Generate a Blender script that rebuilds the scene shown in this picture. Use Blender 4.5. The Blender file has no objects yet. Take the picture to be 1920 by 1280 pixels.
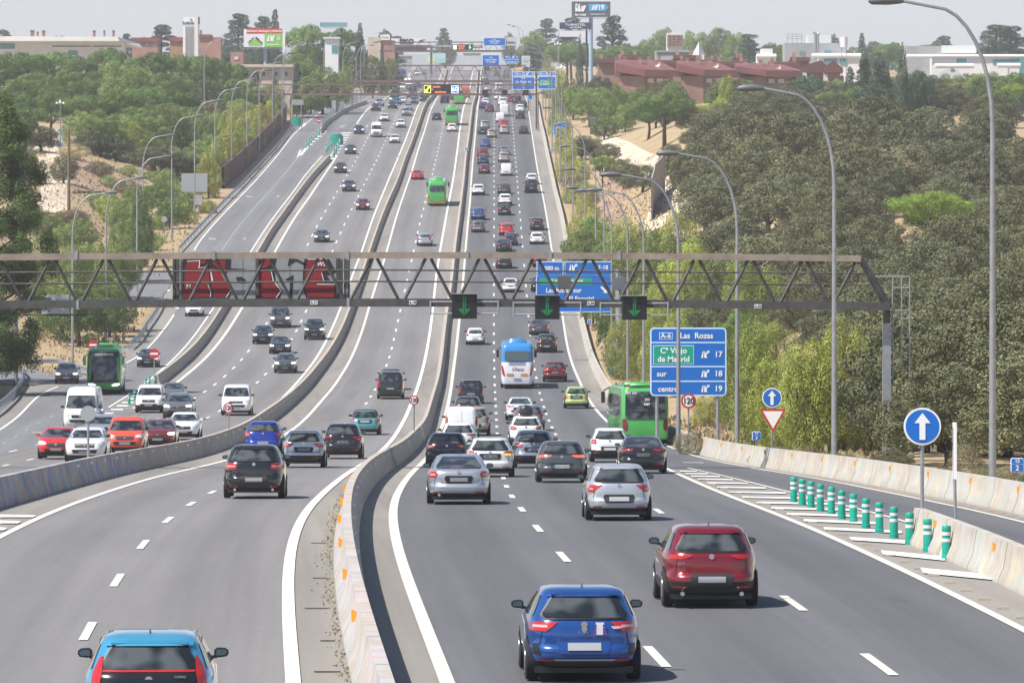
import bpy, bmesh, math, random
import numpy as np
from mathutils import Vector, Matrix
random.seed(11); rng = np.random.default_rng(11)
SC = bpy.context.scene; COL = SC.collection
R = math.radians; PI = math.pi
# ------------------------------------------------------------------ camera, sky, sun, exposure
F = 11000.0; CXP = 960.0; YH = 380.0          # focal length in photo pixels, optical axis, true horizon
cd = bpy.data.cameras.new("camera"); cam = bpy.data.objects.new("camera", cd); COL.objects.link(cam)
cd.sensor_width = 36; cd.lens = F / 1920 * 36; cd.shift_y = (YH - 640) / 1920
cd.clip_start = 1; cd.clip_end = 40000
cam.rotation_euler = (R(90), 0, 0); SC.camera = cam
SUN_EL = R(54); SUN_AZ = R(32)                 # sun to the left, a little behind the camera
sv = Vector((-math.cos(SUN_AZ) * math.cos(SUN_EL), -math.sin(SUN_AZ) * math.cos(SUN_EL), math.sin(SUN_EL)))
W = bpy.data.worlds.new("World"); SC.world = W; W.use_nodes = True
nt = W.node_tree; bg = nt.nodes["Background"]; sky = nt.nodes.new("ShaderNodeTexSky")
sky.sky_type = 'NISHITA'; sky.sun_disc = False; sky.sun_elevation = SUN_EL
sky.sun_rotation = math.atan2(sv.x, sv.y); sky.altitude = 650; sky.air_density = 1.0; sky.dust_density = 1.2; sky.ozone_density = 1.5
bg.inputs[1].default_value = 0.09
# bright milky band low over the horizon, added to the clear-sky model
wc = nt.nodes.new("ShaderNodeTexCoord"); ws = nt.nodes.new("ShaderNodeSeparateXYZ"); nt.links.new(wc.outputs["Generated"], ws.inputs[0])
wr = nt.nodes.new("ShaderNodeMapRange"); wr.interpolation_type = 'SMOOTHSTEP'; wr.inputs[1].default_value = -.02; wr.inputs[2].default_value = .30; wr.inputs[3].default_value = 1; wr.inputs[4].default_value = 0; nt.links.new(ws.outputs[2], wr.inputs[0])
wm = nt.nodes.new("ShaderNodeMixRGB"); wm.blend_type = 'ADD'; wm.inputs[2].default_value = (1.0, .9, 1.2, 1); nt.links.new(wr.outputs[0], wm.inputs[0]); nt.links.new(sky.outputs[0], wm.inputs[1])
nt.links.new(wm.outputs[0], bg.inputs[0])
sl = bpy.data.lights.new("sun", 'SUN'); sl.energy = 5.0; sl.angle = R(0.55); sl.color = (1, .955, .88)
so = bpy.data.objects.new("sun", sl); COL.objects.link(so); so.rotation_euler = sv.to_track_quat('Z', 'Y').to_euler()
SC.view_settings.view_transform = 'Standard'; SC.view_settings.look = 'None'
SC.view_settings.exposure = 0.54; SC.view_settings.gamma = 1
SC.render.engine = 'CYCLES'
SC.cycles.max_bounces = 5; SC.cycles.diffuse_bounces = 2; SC.cycles.glossy_bounces = 2; SC.cycles.volume_bounces = 0
SC.cycles.use_denoising = True
try: SC.cycles.denoiser = 'OPENIMAGEDENOISE'
except Exception: pass

# ------------------------------------------------------------------ ground profile (photo row, pixels per metre)
TAB = [(1540,160),(1420,140),(1275,119.5),(1138,99),(1045,84),(992,74.8),(958,67.5),(934,61),(912,55),(895,50.3),(877,44.7),
 (857,39.4),(818,33.3),(778,28.6),(728,24.3),(670,21.3),(610,19.0),(550,17.45),(500,16.3),(450,15.3),(400,14.3),(350,13.0),
 (300,11.75),(270,10.9),(235,10.0),(200,9.15),(182,8.2),(165,7.3),(150,6.35),(141,5.8),(133,5.3),(125,4.6)]
td = np.array([F/s for y, s in TAB]); tz = np.array([(YH-y)/s for y, s in TAB])
td = np.concatenate([[0, 40], td, [3200, 5000, 9000, 16000]]); tz = np.concatenate([[-8.2, -7.6], tz, [64, 72, 90, 110]])
g1 = np.arange(0, 16000, 2.0); z1 = np.interp(g1, td, tz)
def gsm(z, sg):
    k = np.exp(-0.5 * (np.arange(-3*sg, 3*sg+1) / sg) ** 2); k /= k.sum()
    return np.convolve(np.pad(z, 3*sg, mode='edge'), k, mode='valid')
za, zb = gsm(z1, 6), gsm(z1, 22)
w_ = np.clip((g1-350)/250, 0, 1); Z1 = za*(1-w_) + zb*w_
DS = np.concatenate([np.arange(48, 300, 3), np.arange(300, 1000, 6), np.arange(1000, 2700, 14)])
ZS = np.interp(DS, g1, Z1)
DT = np.concatenate([[0, 25], DS, np.array([2800, 3000, 3400, 4000, 5000, 7000, 10000, 15500])]); ZT = np.interp(DT, g1, Z1)
def zr(d): return np.interp(d, DT, ZT)
dg = np.arange(60, 2700, 0.5)
def dofy(y, h=0.0):
    yy = YH - F * (zr(dg) + h) / dg
    yy = np.minimum.accumulate(yy)
    return float(np.interp(-y, -yy, dg))
def yofd(d): return YH - F * zr(d) / d
class Line:
    """a longitudinal line of the road traced in the photo, as lateral position over distance"""
    def __init__(s, pts, h=0.0, off=0.0, sm=5):
        p = sorted(((dofy(y, h), x) for x, y in pts))
        d = np.array([a for a, b in p]); X = np.array([(b-CXP)*a/F for a, b in p]) + off
        s.d0, s.d1 = d[0], d[-1]
        u = np.arange(d[0], d[-1]+4, 4.0); v = np.interp(u, d, X)
        n = len(u); m = min(sm, max(1, n//6))
        e0 = v[0] - (v[min(m*2, n-1)]-v[0]) / max(1, min(m*2, n-1)) * np.arange(3*m, 0, -1)
        e1 = v[-1] + (v[-1]-v[max(0, n-1-2*m)]) / max(1, min(m*2, n-1)) * np.arange(1, 3*m+1)
        k = np.exp(-0.5 * (np.arange(-3*m, 3*m+1) / m) ** 2); k /= k.sum()
        v = np.convolve(np.concatenate([e0, v, e1]), k, mode='valid')
        s.u, s.v = u, v
        s.s0 = (v[min(4, n-1)]-v[0]) / (4*min(4, n-1)); s.s1 = (v[-1]-v[max(0, n-6)]) / (4*min(5, n-1))
    def __call__(s, d):
        d = np.asarray(d, float); r = np.interp(d, s.u, s.v)
        r = np.where(d < s.u[0], s.v[0] + (d-s.u[0])*s.s0, r)
        return np.where(d > s.u[-1], s.v[-1] + (d-s.u[-1])*s.s1, r)
# --- right carriageway
G_L = Line([(839,1280),(804,1190),(775,1128),(751,1069.6),(735,1015),(729.4,971),(736.7,938),(753,909),(771,887),(780,878),(792.5,866.6),
 (803.4,857),(825.3,812),(834.7,782),(843.3,743),(850,693),(856.7,643),(861.7,593),(868.3,527),(875,443),(881.7,377),(884,333),
 (887.8,289),(891.7,245.6),(895.6,203),(898.5,185),(900,160),(902,135),(903,127)])
R12 = Line([(1247,1247),(1133,1133),(1048.4,1045),(1001.4,992),(974,958),(958.4,934.7),(946.7,912.8),(942.7,896.8),(932.3,816.6),
 (931,790),(929.7,764.5),(928,733),(926.7,693),(926,637),(926,550),(926,460),(926.7,393),(926,330),(926.4,277),(926.5,227),(927,200),(926,160),(921,135)])
R23 = Line([(1660,1254),(1480,1132),(1360,1045),(1265,985),(1200,940),(1110,880),(1041.7,817),(1030.5,792),(1020.6,765),(1015.5,751),(1008.4,721.7),
 (1003,694),(995,640),(991,596.7),(987.5,551),(982.7,493),(979,455),(975,402),(972,368),(967.5,311),(962.8,256.6),(959.7,219),(957,195),(949,160),(941,135)])
G_R = Line([(1920,1182),(1857,1148),(1744,1094),(1654,1055.6),(1607,1033),(1560,1008),(1518,991),(1404,951),(1350,924),(1290,900),(1262,884.7),
 (1150,800),(1108.4,758.4),(1091,722.5),(1077,694),(1067.8,669),(1061.6,638),(1056,602),(1053,575.6),(1037.8,489.7),(1033,460),(1028.4,428.8),
 (1023.8,399),(1017.5,366),(1011,336),(1005,302),(998.8,261),(994,230),(990,200),(985,180),(972,155),(962,135)])
RB = Line([(1150,762),(1130,732),(1113,700.6),(1105,685),(1096,650.6),(1089.7,622.5),(1083.4,596),(1080.3,574),(1059.7,469),(1053.4,427),
 (1045.6,391),(1037.8,364.7),(1033,336),(1025,298.8),(1017.5,258),(1009.7,223.8),(1005,194),(1000,180),(985,155),(972,135)], off=.3)
# --- exit slip road
XB = Line([(2080,1010),(1914.4,964.7),(1822.5,944),(1747.5,930),(1702.5,922.5),(1635,907.5),(1560,896),(1518.8,889.4),(1481,885.6),(1425,877),
 (1387.5,870.6),(1350,861),(1305,852.8),(1275,840.6),(1244,830),(1205,800),(1150,762)], off=.3)
X_R = Line([(2080,1024),(1920,979.7),(1860,966.6),(1785,951.6),(1710,935.6),(1635,916.9),(1560,901.5),(1481,889.5),(1387.5,874.5),(1331,863),(1273,847),(1225,825),(1165,785)])
X_L = Line([(1860,1030),(1698.8,979.7),(1653.8,967.5),(1608.8,956),(1565.6,946),(1481,925),(1434,911.9),(1387.5,899.7),(1340.6,889.4),(1305,880),(1262,873)])
GB = Line([(2150,1130),(1920,1021.9),(1878.8,1006.9),(1832,990),(1785,969),(1734,955),(1708,949)], h=.85)
# --- reversible middle carriageway
B3 = Line([(732,1280),(712,1240),(697,1200),(676,1150),(660,1095),(653,1040),(648,1000),(641,960),(650,918),(661,895),(681,868.4),(718.7,844.5),
 (756,826),(772,810),(798,788.7),(803.4,763),(811,740),(823,700),(829,660),(833,620),(838,580),(848,520),(853,460),(861,407),(866,364.7),
 (869.8,336),(873.8,289),(880,250),(883,219),(887,192.5),(892,178),(894,160),(895.6,137.5)], h=.8)
H_R = Line([(552,1280),(541.7,1213),(535.4,1151),(532.5,1088),(533,1046.7),(541.7,1005),(558,976),(583,946.7),(612.5,917.5),(645.8,892.5),
 (665.6,876.4),(726.7,836.5),(753,796.7),(776.7,742),(793.3,690),(806.7,620),(816.7,526.7),(823,480),(833,426.7),(843,372),(850,336),
 (856.6,289),(861,252),(865,225),(870.6,197),(877,185),(881,170),(884.4,145),(888,130)])
H_D = Line([(110,1290),(161,1194.6),(211.7,1088.8),(260,1020),(308,976.7),(355,947),(395.4,923),(470,890),(560,845),(640,797),(677.6,771.5),(694.3,745),
 (702.8,730.6),(728.8,677),(734.7,652),(744,610.7),(749,588),(759,544),(763.3,522.7),(772.3,487),(785.7,424),(795.7,386.7),
 (801,365),(812.8,318),(821,284.7),(827.3,254),(833,227),(841,197),(849,182),(857,165),(863,147.5),(866,133)])
H_L = Line([(-150,1090),(0,1011),(54,980),(125,950.8),(187.5,925.8),(250,907),(312.5,888),(417,867),(500,832),(548.7,808.7),(586,770),(620.5,730),
 (647,693),(665.6,656),(676,629),(687,594.7),(694.7,563),(702.5,541.6),(716.7,500),(726.7,466.7),(740,416.7),(754,373.8),(763.8,345.6),
 (773,320.6),(782.5,286),(790,262.8),(799.7,234.7),(803.8,217.5),(813,196),(822,179),(836,160),(843.5,147),(847,133)])
B2 = Line([(-120,925),(0,898),(67.7,880.5),(135.5,865.6),(203,852),(271,840),(338.7,829),(406.5,815.5),(460.7,793.8),(487.8,774.9),(520,753),
 (552.5,730),(572.8,707),(596,682),(616.6,655),(630.6,632),(644.7,605),(655.6,574),(666.6,545),(693,467),(713,410),(729,372),(745,338),
 (759,296),(771.6,265),(784,230),(792,207),(799.7,190),(812,177),(830,160),(836,135)], h=.8)
# --- oncoming carriageway
O_R = Line([(-150,958),(0,925),(135,892),(271,868),(390,845),(501,775),(536.9,737),(555.6,718),(574.4,696),(590,677.5),(602.5,655.6),(613,637),
 (624,612),(633.8,588),(641.6,571),(650,547.5),(664,503.8),(675,483),(697,414.7),(713.8,373.8),(729,336),(745,300),(757.5,269),
 (768.4,241),(777.8,214),(785,197),(798,180),(822,155),(830,132)])
O23 = Line([(-60,925),(0,905),(130,865),(260,833),(384.8,787),(407.8,773.5),(481,717),(497.8,702.5),(511.9,687.7),(527.5,667),(551,629.5),(562.7,606.7),
 (572.8,583.8),(625,466),(639,436),(651.6,408),(664,384),(674.5,362.8),(684,343),(693.8,325),(702.5,307.8),(710.6,291),(721.6,266.7),
 (734.8,238.6),(745.5,213),(751,202.7),(775,180),(803,158),(812,132)])
O12 = Line([(-60,892),(8,870),(60,861.6),(170,828),(288.6,789),(362.6,748.6),(384,733.6),(405,719),(422.8,705),(440,689.5),(455.6,671),(471,652.5),
 (498.6,607),(572,468),(587.5,437),(602,409.7),(616.9,385),(630,363.8),(647,334.7),(657.5,317.5),(667.7,300),(676.7,284),(685,267.5),
 (692.7,252.7),(706.7,226),(713.8,213),(721.6,200),(753,180),(783,160),(793,133)])
O_L = Line([(-80,868),(0,851),(76,833),(160,808),(200.5,788.4),(254.7,764),(329.7,718),(356,697.8),(381,676),(401.6,654),(418.8,632),(432.8,610),
 (445,591.6),(456,572),(517,469),(532.8,441),(548.4,414.7),(564,391),(579.7,372.5),(593.4,348.8),(609,327),(623,306.6),(635.6,286),
 (649.7,267.5),(660.6,250),(668.4,233),(677.8,219),(688.8,205),(715,190),(758,162),(771,133)])
B1 = Line([(293.8,702.5),(332.8,674),(364,646),(387.5,618),(403,594.7),(414,573.6),(484,469),(500,441),(504.7,428.8),(525,406.9),(540.6,383),
 (557.8,360),(582.5,327),(607.5,301),(616.9,291)], h=.8)
# --- far left collector road
C_R = Line([(40,870),(130,805),(200,765),(287.5,705.6),(309,688),(334,665),(356,640),(375,615),(387.5,594.7),(401.6,573.6),(471.9,469),(493.8,435),(512.5,408),(532.8,382),
 (550,361.6),(559,345.6),(582.5,316),(604,292.5)])
C_M = Line([(-60,865),(58,798),(120,768.8),(170,735),(255,680),(300,638),(335,598),(414,470),(446.9,425.6),(478,388),(506,360),(520,342.5),(552.8,303),(571.6,278)])
C_L = Line([(-90,850),(14,798),(39,776.6),(62.5,750),(83,723),(150,710),(237.5,687.7),(256,672.8),(278,654),(301.6,624),(321.9,597.8),(339,573.6),(358,470),(400,421.7),
 (423.4,397.5),(459,360),(473,346.7),(516.7,296.7),(550,251.7),(575,231),(613,203)])
LB = Line([(-140,830),(-60,795),(0,762),(39,728),(60,712),(100,705),(160,702),(233,656),(251.6,640),(267,615),(284,591.6),(293.8,573),(333,470),(400,399),(443,356.7),
 (483,313),(520,273),(545,240),(560,222),(600,203)])
UB = Line([(600,243),(612,225),(632,212),(655,199),(687,188)], h=.8, sm=3)
XLb = lambda d: np.where(np.asarray(d) < 1190, LB(np.minimum(d, 1190)), LB(1190) + (np.asarray(d)-1190)*0.005)
def XRb(d):
    d = np.asarray(d, float)
    return np.where(d < dofy(762), XB(np.maximum(d, 60)), RB(d)) + .35
# hillsides beside the road
HR = ([0,150,250,350,450,600,720,850,1000,1200,1300,20000],[0,0,1,3,5.5,9.3,10,8.5,5.5,1,0,0])
HL = ([0,300,400,500,650,880,1100,1300,20000],[0,0,1,2.5,4,5,3,0,0])
def sstep(t): t = np.clip(t, 0, 1); return t*t*(3-2*t)
def gz(X, d):
    X = np.asarray(X, float); d = np.asarray(d, float)
    e1 = X - XRb(d); e2 = XLb(d) - X
    z = zr(d) + np.interp(d, *HR)*sstep((e1-2)/24) + np.interp(d, *HL)*sstep((e2-3)/20)
    far = np.clip((d-2600)/1500, 0, 1)
    e = np.maximum(np.maximum(e1, e2), 0)
    z = z + .35*np.sin(X*.21+d*.043)*sstep(e/15) + .25*np.sin(X*.6-d*.11)*sstep(e/10)
    return z
dq = np.concatenate([np.arange(60, 1400, 1.0), np.arange(1400, 4200, 4.0)])
def pt(x, y, h=0.0):
    """world point of the ground seen at photo pixel (x, y)"""
    X = (x-CXP)*dq/F; yy = YH - F*(gz(X, dq)+h)/dq
    i = np.argmax(yy <= y)
    if i == 0: i = len(dq)-1 if yy[0] > y else 0
    d = dq[i]
    if i > 0 and yy[i] <= y < yy[i-1]: d = dq[i-1] + (dq[i]-dq[i-1])*(yy[i-1]-y)/(yy[i-1]-yy[i])
    X = (x-CXP)*d/F
    return float(X), float(d), float(gz(X, d))
# ------------------------------------------------------------------ object helpers
def tag(o, label=None, cat=None, group=None, kind=None):
    if label: o["label"] = label
    if cat: o["category"] = cat
    if group: o["group"] = group
    if kind: o["kind"] = kind
    return o
def thing(name, label, cat, loc=(0,0,0), rz=0.0, group=None, rx=0.0):
    o = bpy.data.objects.new(name, None); COL.objects.link(o); o.location = loc; o.rotation_euler = (rx, 0, rz)
    o.empty_display_size = .2
    return tag(o, label, cat, group)
def link(name, me, parent=None, mat=None):
    o = bpy.data.objects.new(name, me); COL.objects.link(o)
    if parent is not None: o.parent = parent
    if mat is not None:
        if not me.materials: me.materials.append(mat)
        if me.materials[0] != mat:
            o.material_slots[0].link = 'OBJECT'; o.material_slots[0].material = mat
    return o
def smooth(me, ang=None):
    me.polygons.foreach_set('use_smooth', [True]*len(me.polygons))
    if ang: me.set_sharp_from_angle(angle=R(ang))
    return me
def pmesh(name, vs, fs, mat=None, sm=None):
    me = bpy.data.meshes.new(name); me.from_pydata([tuple(map(float, v)) for v in vs], [], fs); me.update()
    if mat: me.materials.append(mat)
    if sm: smooth(me, sm)
    return me
class MB:
    def __init__(s): s.v = []; s.f = []
    def add(s, vs, fs): n = len(s.v); s.v += [tuple(v) for v in vs]; s.f += [tuple(i+n for i in f) for f in fs]
    def box(s, c, d, rz=0.0, rx=0.0, ry=0.0):
        M = Matrix.Translation(c) @ Matrix.Rotation(rz, 4, 'Z') @ Matrix.Rotation(ry, 4, 'Y') @ Matrix.Rotation(rx, 4, 'X')
        h = [x/2 for x in d]
        s.add([M @ Vector((a*h[0], b*h[1], e*h[2])) for a in (-1,1) for b in (-1,1) for e in (-1,1)],
              [(0,1,3,2),(4,6,7,5),(0,4,5,1),(2,3,7,6),(0,2,6,4),(1,5,7,3)])
    def tube(s, pts, r, n=8, cap=True):
        pts = [Vector(p) for p in pts]; rs = r if isinstance(r, (list, tuple)) else [r]*len(pts); rings = []
        up = None
        for i, p in enumerate(pts):
            t = (pts[min(i+1, len(pts)-1)] - pts[max(i-1, 0)]).normalized()
            if up is None: up = Vector((0,0,1)) if abs(t.z) < .9 else Vector((1,0,0))
            a = t.cross(up)
            if a.length < 1e-4: a = t.cross(Vector((0,1,0)))
            a.normalize(); b = a.cross(t).normalized(); up = b
            rings.append([p + (a*math.cos(k*2*PI/n) + b*math.sin(k*2*PI/n))*rs[i] for k in range(n)])
        vs = [v for rg in rings for v in rg]; fs = []
        for i in range(len(pts)-1):
            for k in range(n):
                fs.append((i*n+k, i*n+(k+1)%n, (i+1)*n+(k+1)%n, (i+1)*n+k))
        if cap: fs.append(tuple(range(n))[::-1]); fs.append(tuple(range((len(pts)-1)*n, len(pts)*n)))
        s.add(vs, fs)
    def bar(s, a, b, w, h=None):
        """square bar between two points"""
        s.tube([a, b], (w if h is None else (w+h)/2)*.7071, 4)
    def poly(s, pts, thick, y0=0.0):
        """polygon in the XZ plane, front face at y0, thickness going back"""
        n = len(pts)
        a = sum(pts[i][0]*pts[(i+1) % n][1]-pts[(i+1) % n][0]*pts[i][1] for i in range(n))
        if a < 0: pts = pts[::-1]
        vs = [(p[0], y0, p[1]) for p in pts] + [(p[0], y0+thick, p[1]) for p in pts]
        fs = [tuple(range(n)), tuple(range(n, 2*n))[::-1]] + [(i, i+n, (i+1) % n+n, (i+1) % n) for i in range(n)]
        s.add(vs, fs)
    def mesh(s, name, mat=None, sm=None): return pmesh(name, s.v, s.f, mat, sm)
    def obj(s, name, mat=None, parent=None, sm=None): return link(name, s.mesh(name, mat, sm), parent)
def dup(o, loc=None, rz=None, parent=None, label=None, scale=None):
    c = o.copy(); COL.objects.link(c)
    if parent is not None: c.parent = parent
    if loc is not None: c.location = loc
    if rz is not None: c.rotation_euler[2] = rz
    if scale is not None: c.scale = scale
    if label: c["label"] = label
    for ch in list(o.children): dup(ch, parent=c)
    return c
# ------------------------------------------------------------------ materials
MC = {}
def hexc(h):
    h = h.lstrip('#'); c = [int(h[i:i+2], 16)/255 for i in (0,2,4)]
    return tuple(x/12.92 if x <= .04045 else ((x+.055)/1.055)**2.4 for x in c)
def mat(name, col, rough=.6, metal=0.0, coat=0.0, emit=None, es=1.0, noise=None, spec=None):
    if name in MC: return MC[name]
    if isinstance(col, str): col = hexc(col)
    m = bpy.data.materials.new(name); m.use_nodes = True; b = m.node_tree.nodes["Principled BSDF"]
    b.inputs["Base Color"].default_value = (*col, 1); b.inputs["Roughness"].default_value = rough; b.inputs["Metallic"].default_value = metal
    if coat: b.inputs["Coat Weight"].default_value = coat; b.inputs["Coat Roughness"].default_value = .04
    if spec is not None: b.inputs["Specular IOR Level"].default_value = spec
    if emit: b.inputs["Emission Color"].default_value = (*emit, 1); b.inputs["Emission Strength"].default_value = es
    if noise:
        t = m.node_tree; sc_, amt = noise
        tc = t.nodes.new("ShaderNodeTexCoord"); n = t.nodes.new("ShaderNodeTexNoise"); n.inputs["Scale"].default_value = sc_
        n.inputs["Detail"].default_value = 5; n.inputs["Roughness"].default_value = .65
        t.links.new(tc.outputs["Object"], n.inputs["Vector"])
        mx = t.nodes.new("ShaderNodeMixRGB"); mx.blend_type = 'MIX'
        mx.inputs[1].default_value = (*[c*(1-amt) for c in col], 1); mx.inputs[2].default_value = (*[min(1, c*(1+amt)) for c in col], 1)
        rp = t.nodes.new("ShaderNodeMapRange"); rp.inputs[1].default_value = .35; rp.inputs[2].default_value = .65
        t.links.new(n.outputs[0], rp.inputs[0]); t.links.new(rp.outputs[0], mx.inputs[0]); t.links.new(mx.outputs[0], b.inputs["Base Color"])
    MC[name] = m; return m
class NT:
    """tiny node-graph helper"""
    def __init__(s, name, rough=.8):
        s.m = bpy.data.materials.new(name); s.m.use_nodes = True; s.t = s.m.node_tree; s.b = s.t.nodes["Principled BSDF"]; s.b.inputs["Roughness"].default_value = rough
        MC[name] = s.m
    def n(s, typ, **kw):
        x = s.t.nodes.new("ShaderNode"+typ)
        for k, v in kw.items(): setattr(x, k, v)
        return x
    def l(s, a, b): s.t.links.new(a, b)
    def coord(s, out="Object", scale=(1,1,1), loc=(0,0,0)):
        tc = s.n("TexCoord"); mp = s.n("Mapping"); mp.inputs["Scale"].default_value = scale; mp.inputs["Location"].default_value = loc
        s.l(tc.outputs[out], mp.inputs[0]); return mp.outputs[0]
    def noise(s, vec, scale, detail=4, rough=.6, lo=.35, hi=.65, a=0.0, b=1.0):
        x = s.n("TexNoise"); x.inputs["Scale"].default_value = scale; x.inputs["Detail"].default_value = detail; x.inputs["Roughness"].default_value = rough
        s.l(vec, x.inputs["Vector"]); r = s.n("MapRange"); r.inputs[1].default_value = lo; r.inputs[2].default_value = hi; r.inputs[3].default_value = a; r.inputs[4].default_value = b
        s.l(x.outputs[0], r.inputs[0]); return r.outputs[0]
    def mix(s, f, a, b, mode='MIX'):
        x = s.n("MixRGB"); x.blend_type = mode
        for i, v in ((0, f), (1, a), (2, b)):
            if isinstance(v, (int, float)): x.inputs[i].default_value = v if i == 0 else (v, v, v, 1)
            elif isinstance(v, (tuple, list)): x.inputs[i].default_value = (*v[:3], 1)
            else: s.l(v, x.inputs[i])
        return x.outputs[0]
    def math(s, op, a, b=0.0, c=None):
        x = s.n("Math"); x.operation = op
        for i, v in enumerate((a, b, c)):
            if v is None: continue
            if isinstance(v, (int, float)): x.inputs[i].default_value = v
            else: s.l(v, x.inputs[i])
        return x.outputs[0]
    def out(s, col, rough=None):
        s.l(col, s.b.inputs["Base Color"]); return s.m
def asphalt(name, base, wear, lane0, lanew=3.5, patch=.12, tint=None):
    """asphalt with speckle, long streaks and darker wheel tracks / oil band in the lanes (uv: u metres across, v metres along)"""
    g = NT(name, .85); c = base
    uv = g.coord("UV"); sep = g.n("SeparateXYZ"); g.l(uv, sep.inputs[0])
    sp = g.noise(g.coord("Object", (1,1,1)), 9, 3, .8, .3, .7, .86, 1.14)
    st = g.noise(g.coord("UV", (1, .012, 1)), 1.6, 4, .6, .3, .7, 1-patch, 1+patch)
    bl = g.noise(g.coord("UV", (.12, .03, 1)), 1.0, 4, .6, .35, .7, 1-patch*.7, 1+patch*.5)
    ph = g.math('MULTIPLY', g.math('SUBTRACT', sep.outputs[0], lane0), 2*PI/lanew)
    cs = g.math('COSINE', ph, 0)                        # +1 on the lane lines, -1 mid lane
    wob = g.noise(g.coord("UV", (.05, .02, 1)), 1.0, 3, .5, .3, .7, .3, 1)
    k = g.math('ADD', g.math('MULTIPLY', g.math('MULTIPLY', cs, wear), wob), 1.0)
    f = g.math('MULTIPLY', g.math('MULTIPLY', sp, st), g.math('MULTIPLY', k, bl))
    tar = g.n("TexVoronoi"); tar.feature = 'F1'; tar.inputs["Scale"].default_value = 1.0; g.l(g.coord("UV", (.35, .05, 1), (3, 7, 0)), tar.inputs["Vector"])
    blot = g.math('MULTIPLY', g.math('LESS_THAN', tar.outputs["Distance"], .07), .12)
    f = g.math('MULTIPLY', f, g.math('SUBTRACT', 1.0, blot))
    col = g.mix(1.0, c, f, 'MULTIPLY')
    if tint: col = g.mix(g.noise(g.coord("UV", (.3, .01, 1)), 1.0, 3, .5, .45, .7, 0, .6), col, tint)
    return g.out(col)
M_right = asphalt("asphalt_dark", (.106,.106,.114), .17, 0.0)
M_left = asphalt("asphalt_grey", (.178,.170,.168), .14, 0.0)
M_coll = asphalt("asphalt_collector", (.165,.165,.172), .09, 0.0)
M_should = asphalt("asphalt_shoulder", (.225,.208,.19), .02, 0.0, patch=.16, tint=(.3,.27,.235))
def marking(name, c, worn):
    g = NT(name, .7)
    n = g.noise(g.coord("Object"), 3.5, 5, .75, .3, .62, 0, 1)
    return g.out(g.mix(n, tuple(x*(1-worn) for x in c), c))
M_white = marking("white_marking", (.78,.77,.74), .18)
M_cream = marking("worn_cream_marking", (.66,.63,.56), .2)
M_old = marking("faded_marking", (.37,.365,.35), .25)
def concrete(name, base, dirt, graf, gmin=0.0, gmax=200.0, gcol=None, jlen=6.0):
    """new jersey barrier: joints along uv.v, dirt streaks running down, sprayed colour fields on part of its length"""
    g = NT(name, .85); uv = g.coord("UV"); sep = g.n("SeparateXYZ"); g.l(uv, sep.inputs[0]); u, v = sep.outputs[0], sep.outputs[1]
    st = g.noise(g.coord("UV", (.55, 1.5, 1)), 1.0, 6, .75, .45, .72, 0, 1)
    b1 = g.noise(g.coord("UV", (2, .5, 1)), 1.0, 5, .6, .3, .7, 0, 1)
    col = g.mix(b1, base, tuple(x*.78 for x in base))
    col = g.mix(g.math('MULTIPLY', st, dirt), col, tuple(x*.42 for x in base))
    if graf > 0:
        hue = g.n("TexNoise"); hue.inputs["Scale"].default_value = 1.0; g.l(g.coord("UV", (.5, .45, 1)), hue.inputs["Vector"])
        cr = g.n("ValToRGB"); e = cr.color_ramp.elements; gc = gcol or [(.10,.30,.52),(.34,.10,.28),(.12,.42,.45),(.55,.5,.62),(.6,.52,.3)]
        e[0].position = .28; e[0].color = (*gc[0], 1); e[1].position = .72; e[1].color = (*gc[-1], 1)
        for i, c in enumerate(gc[1:-1]): el = e.new(.28+.44*(i+1)/(len(gc)-1)); el.color = (*c, 1)
        g.l(hue.outputs[0], cr.inputs[0])
        msk = g.noise(g.coord("UV", (.8, .35, 1), (3, 1, 0)), 1.0, 3, .55, .44, .54, 0, 1)
        inr = g.math('MULTIPLY', g.math('GREATER_THAN', v, gmin), g.math('LESS_THAN', v, gmax))
        col = g.mix(g.math('MULTIPLY', g.math('MULTIPLY', msk, inr), graf), col, cr.outputs[0])
    jt = g.math('LESS_THAN', g.math('FRACT', g.math('DIVIDE', v, jlen)), .016)
    col = g.mix(g.math('MULTIPLY', jt, .8), col, (.03,.03,.03))
    return g.out(col)
M_bar = concrete("barrier_concrete", (.50,.445,.375), .55, 0)
M_barR = concrete("barrier_concrete_pale", (.52,.46,.39), .6, .3, 0, 2000, [(.36,.50,.58),(.48,.45,.58),(.38,.54,.50),(.62,.56,.34),(.48,.33,.32)])
M_barN = concrete("barrier_concrete_painted", (.50,.445,.38), .6, .38, 0, 140, [(.30,.45,.60),(.50,.34,.48),(.35,.50,.55),(.55,.38,.46),(.50,.46,.38)])
M_barL = concrete("barrier_concrete_tagged", (.52,.45,.37), .6, .62, 0, 235, [(.08,.2,.36),(.16,.38,.52),(.25,.14,.3),(.4,.42,.5),(.42,.3,.3)])
M_galv = mat("galvanised_steel", (.34,.355,.37), .45, .55, noise=(3, .12))
M_steel = mat("painted_grey_steel", (.078,.075,.072), .5, .25, noise=(2, .25))
M_steelt = mat("tan_top_chord", (.27,.22,.18), .55, .1, noise=(1.2, .2))  # paler and browner than the other gantry members
M_brown = mat("brown_steel", (.17,.115,.105), .6, .1)
M_black = mat("black_plastic", (.018,.018,.02), .45)
M_rubber = mat("rubber", (.022,.022,.023), .85)
def glass_mat():
    g = NT("car_glass", .07); g.b.inputs["Coat Weight"].default_value = .5
    return g.out(g.mix(g.noise(g.coord("Object"), 2.6, 1, .3, .45, .62, 0, 1), (.012,.015,.018), (.075,.085,.09)))  # paler blotches painted into the glass stand in for reflections and seats
M_glass = glass_mat()
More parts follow.
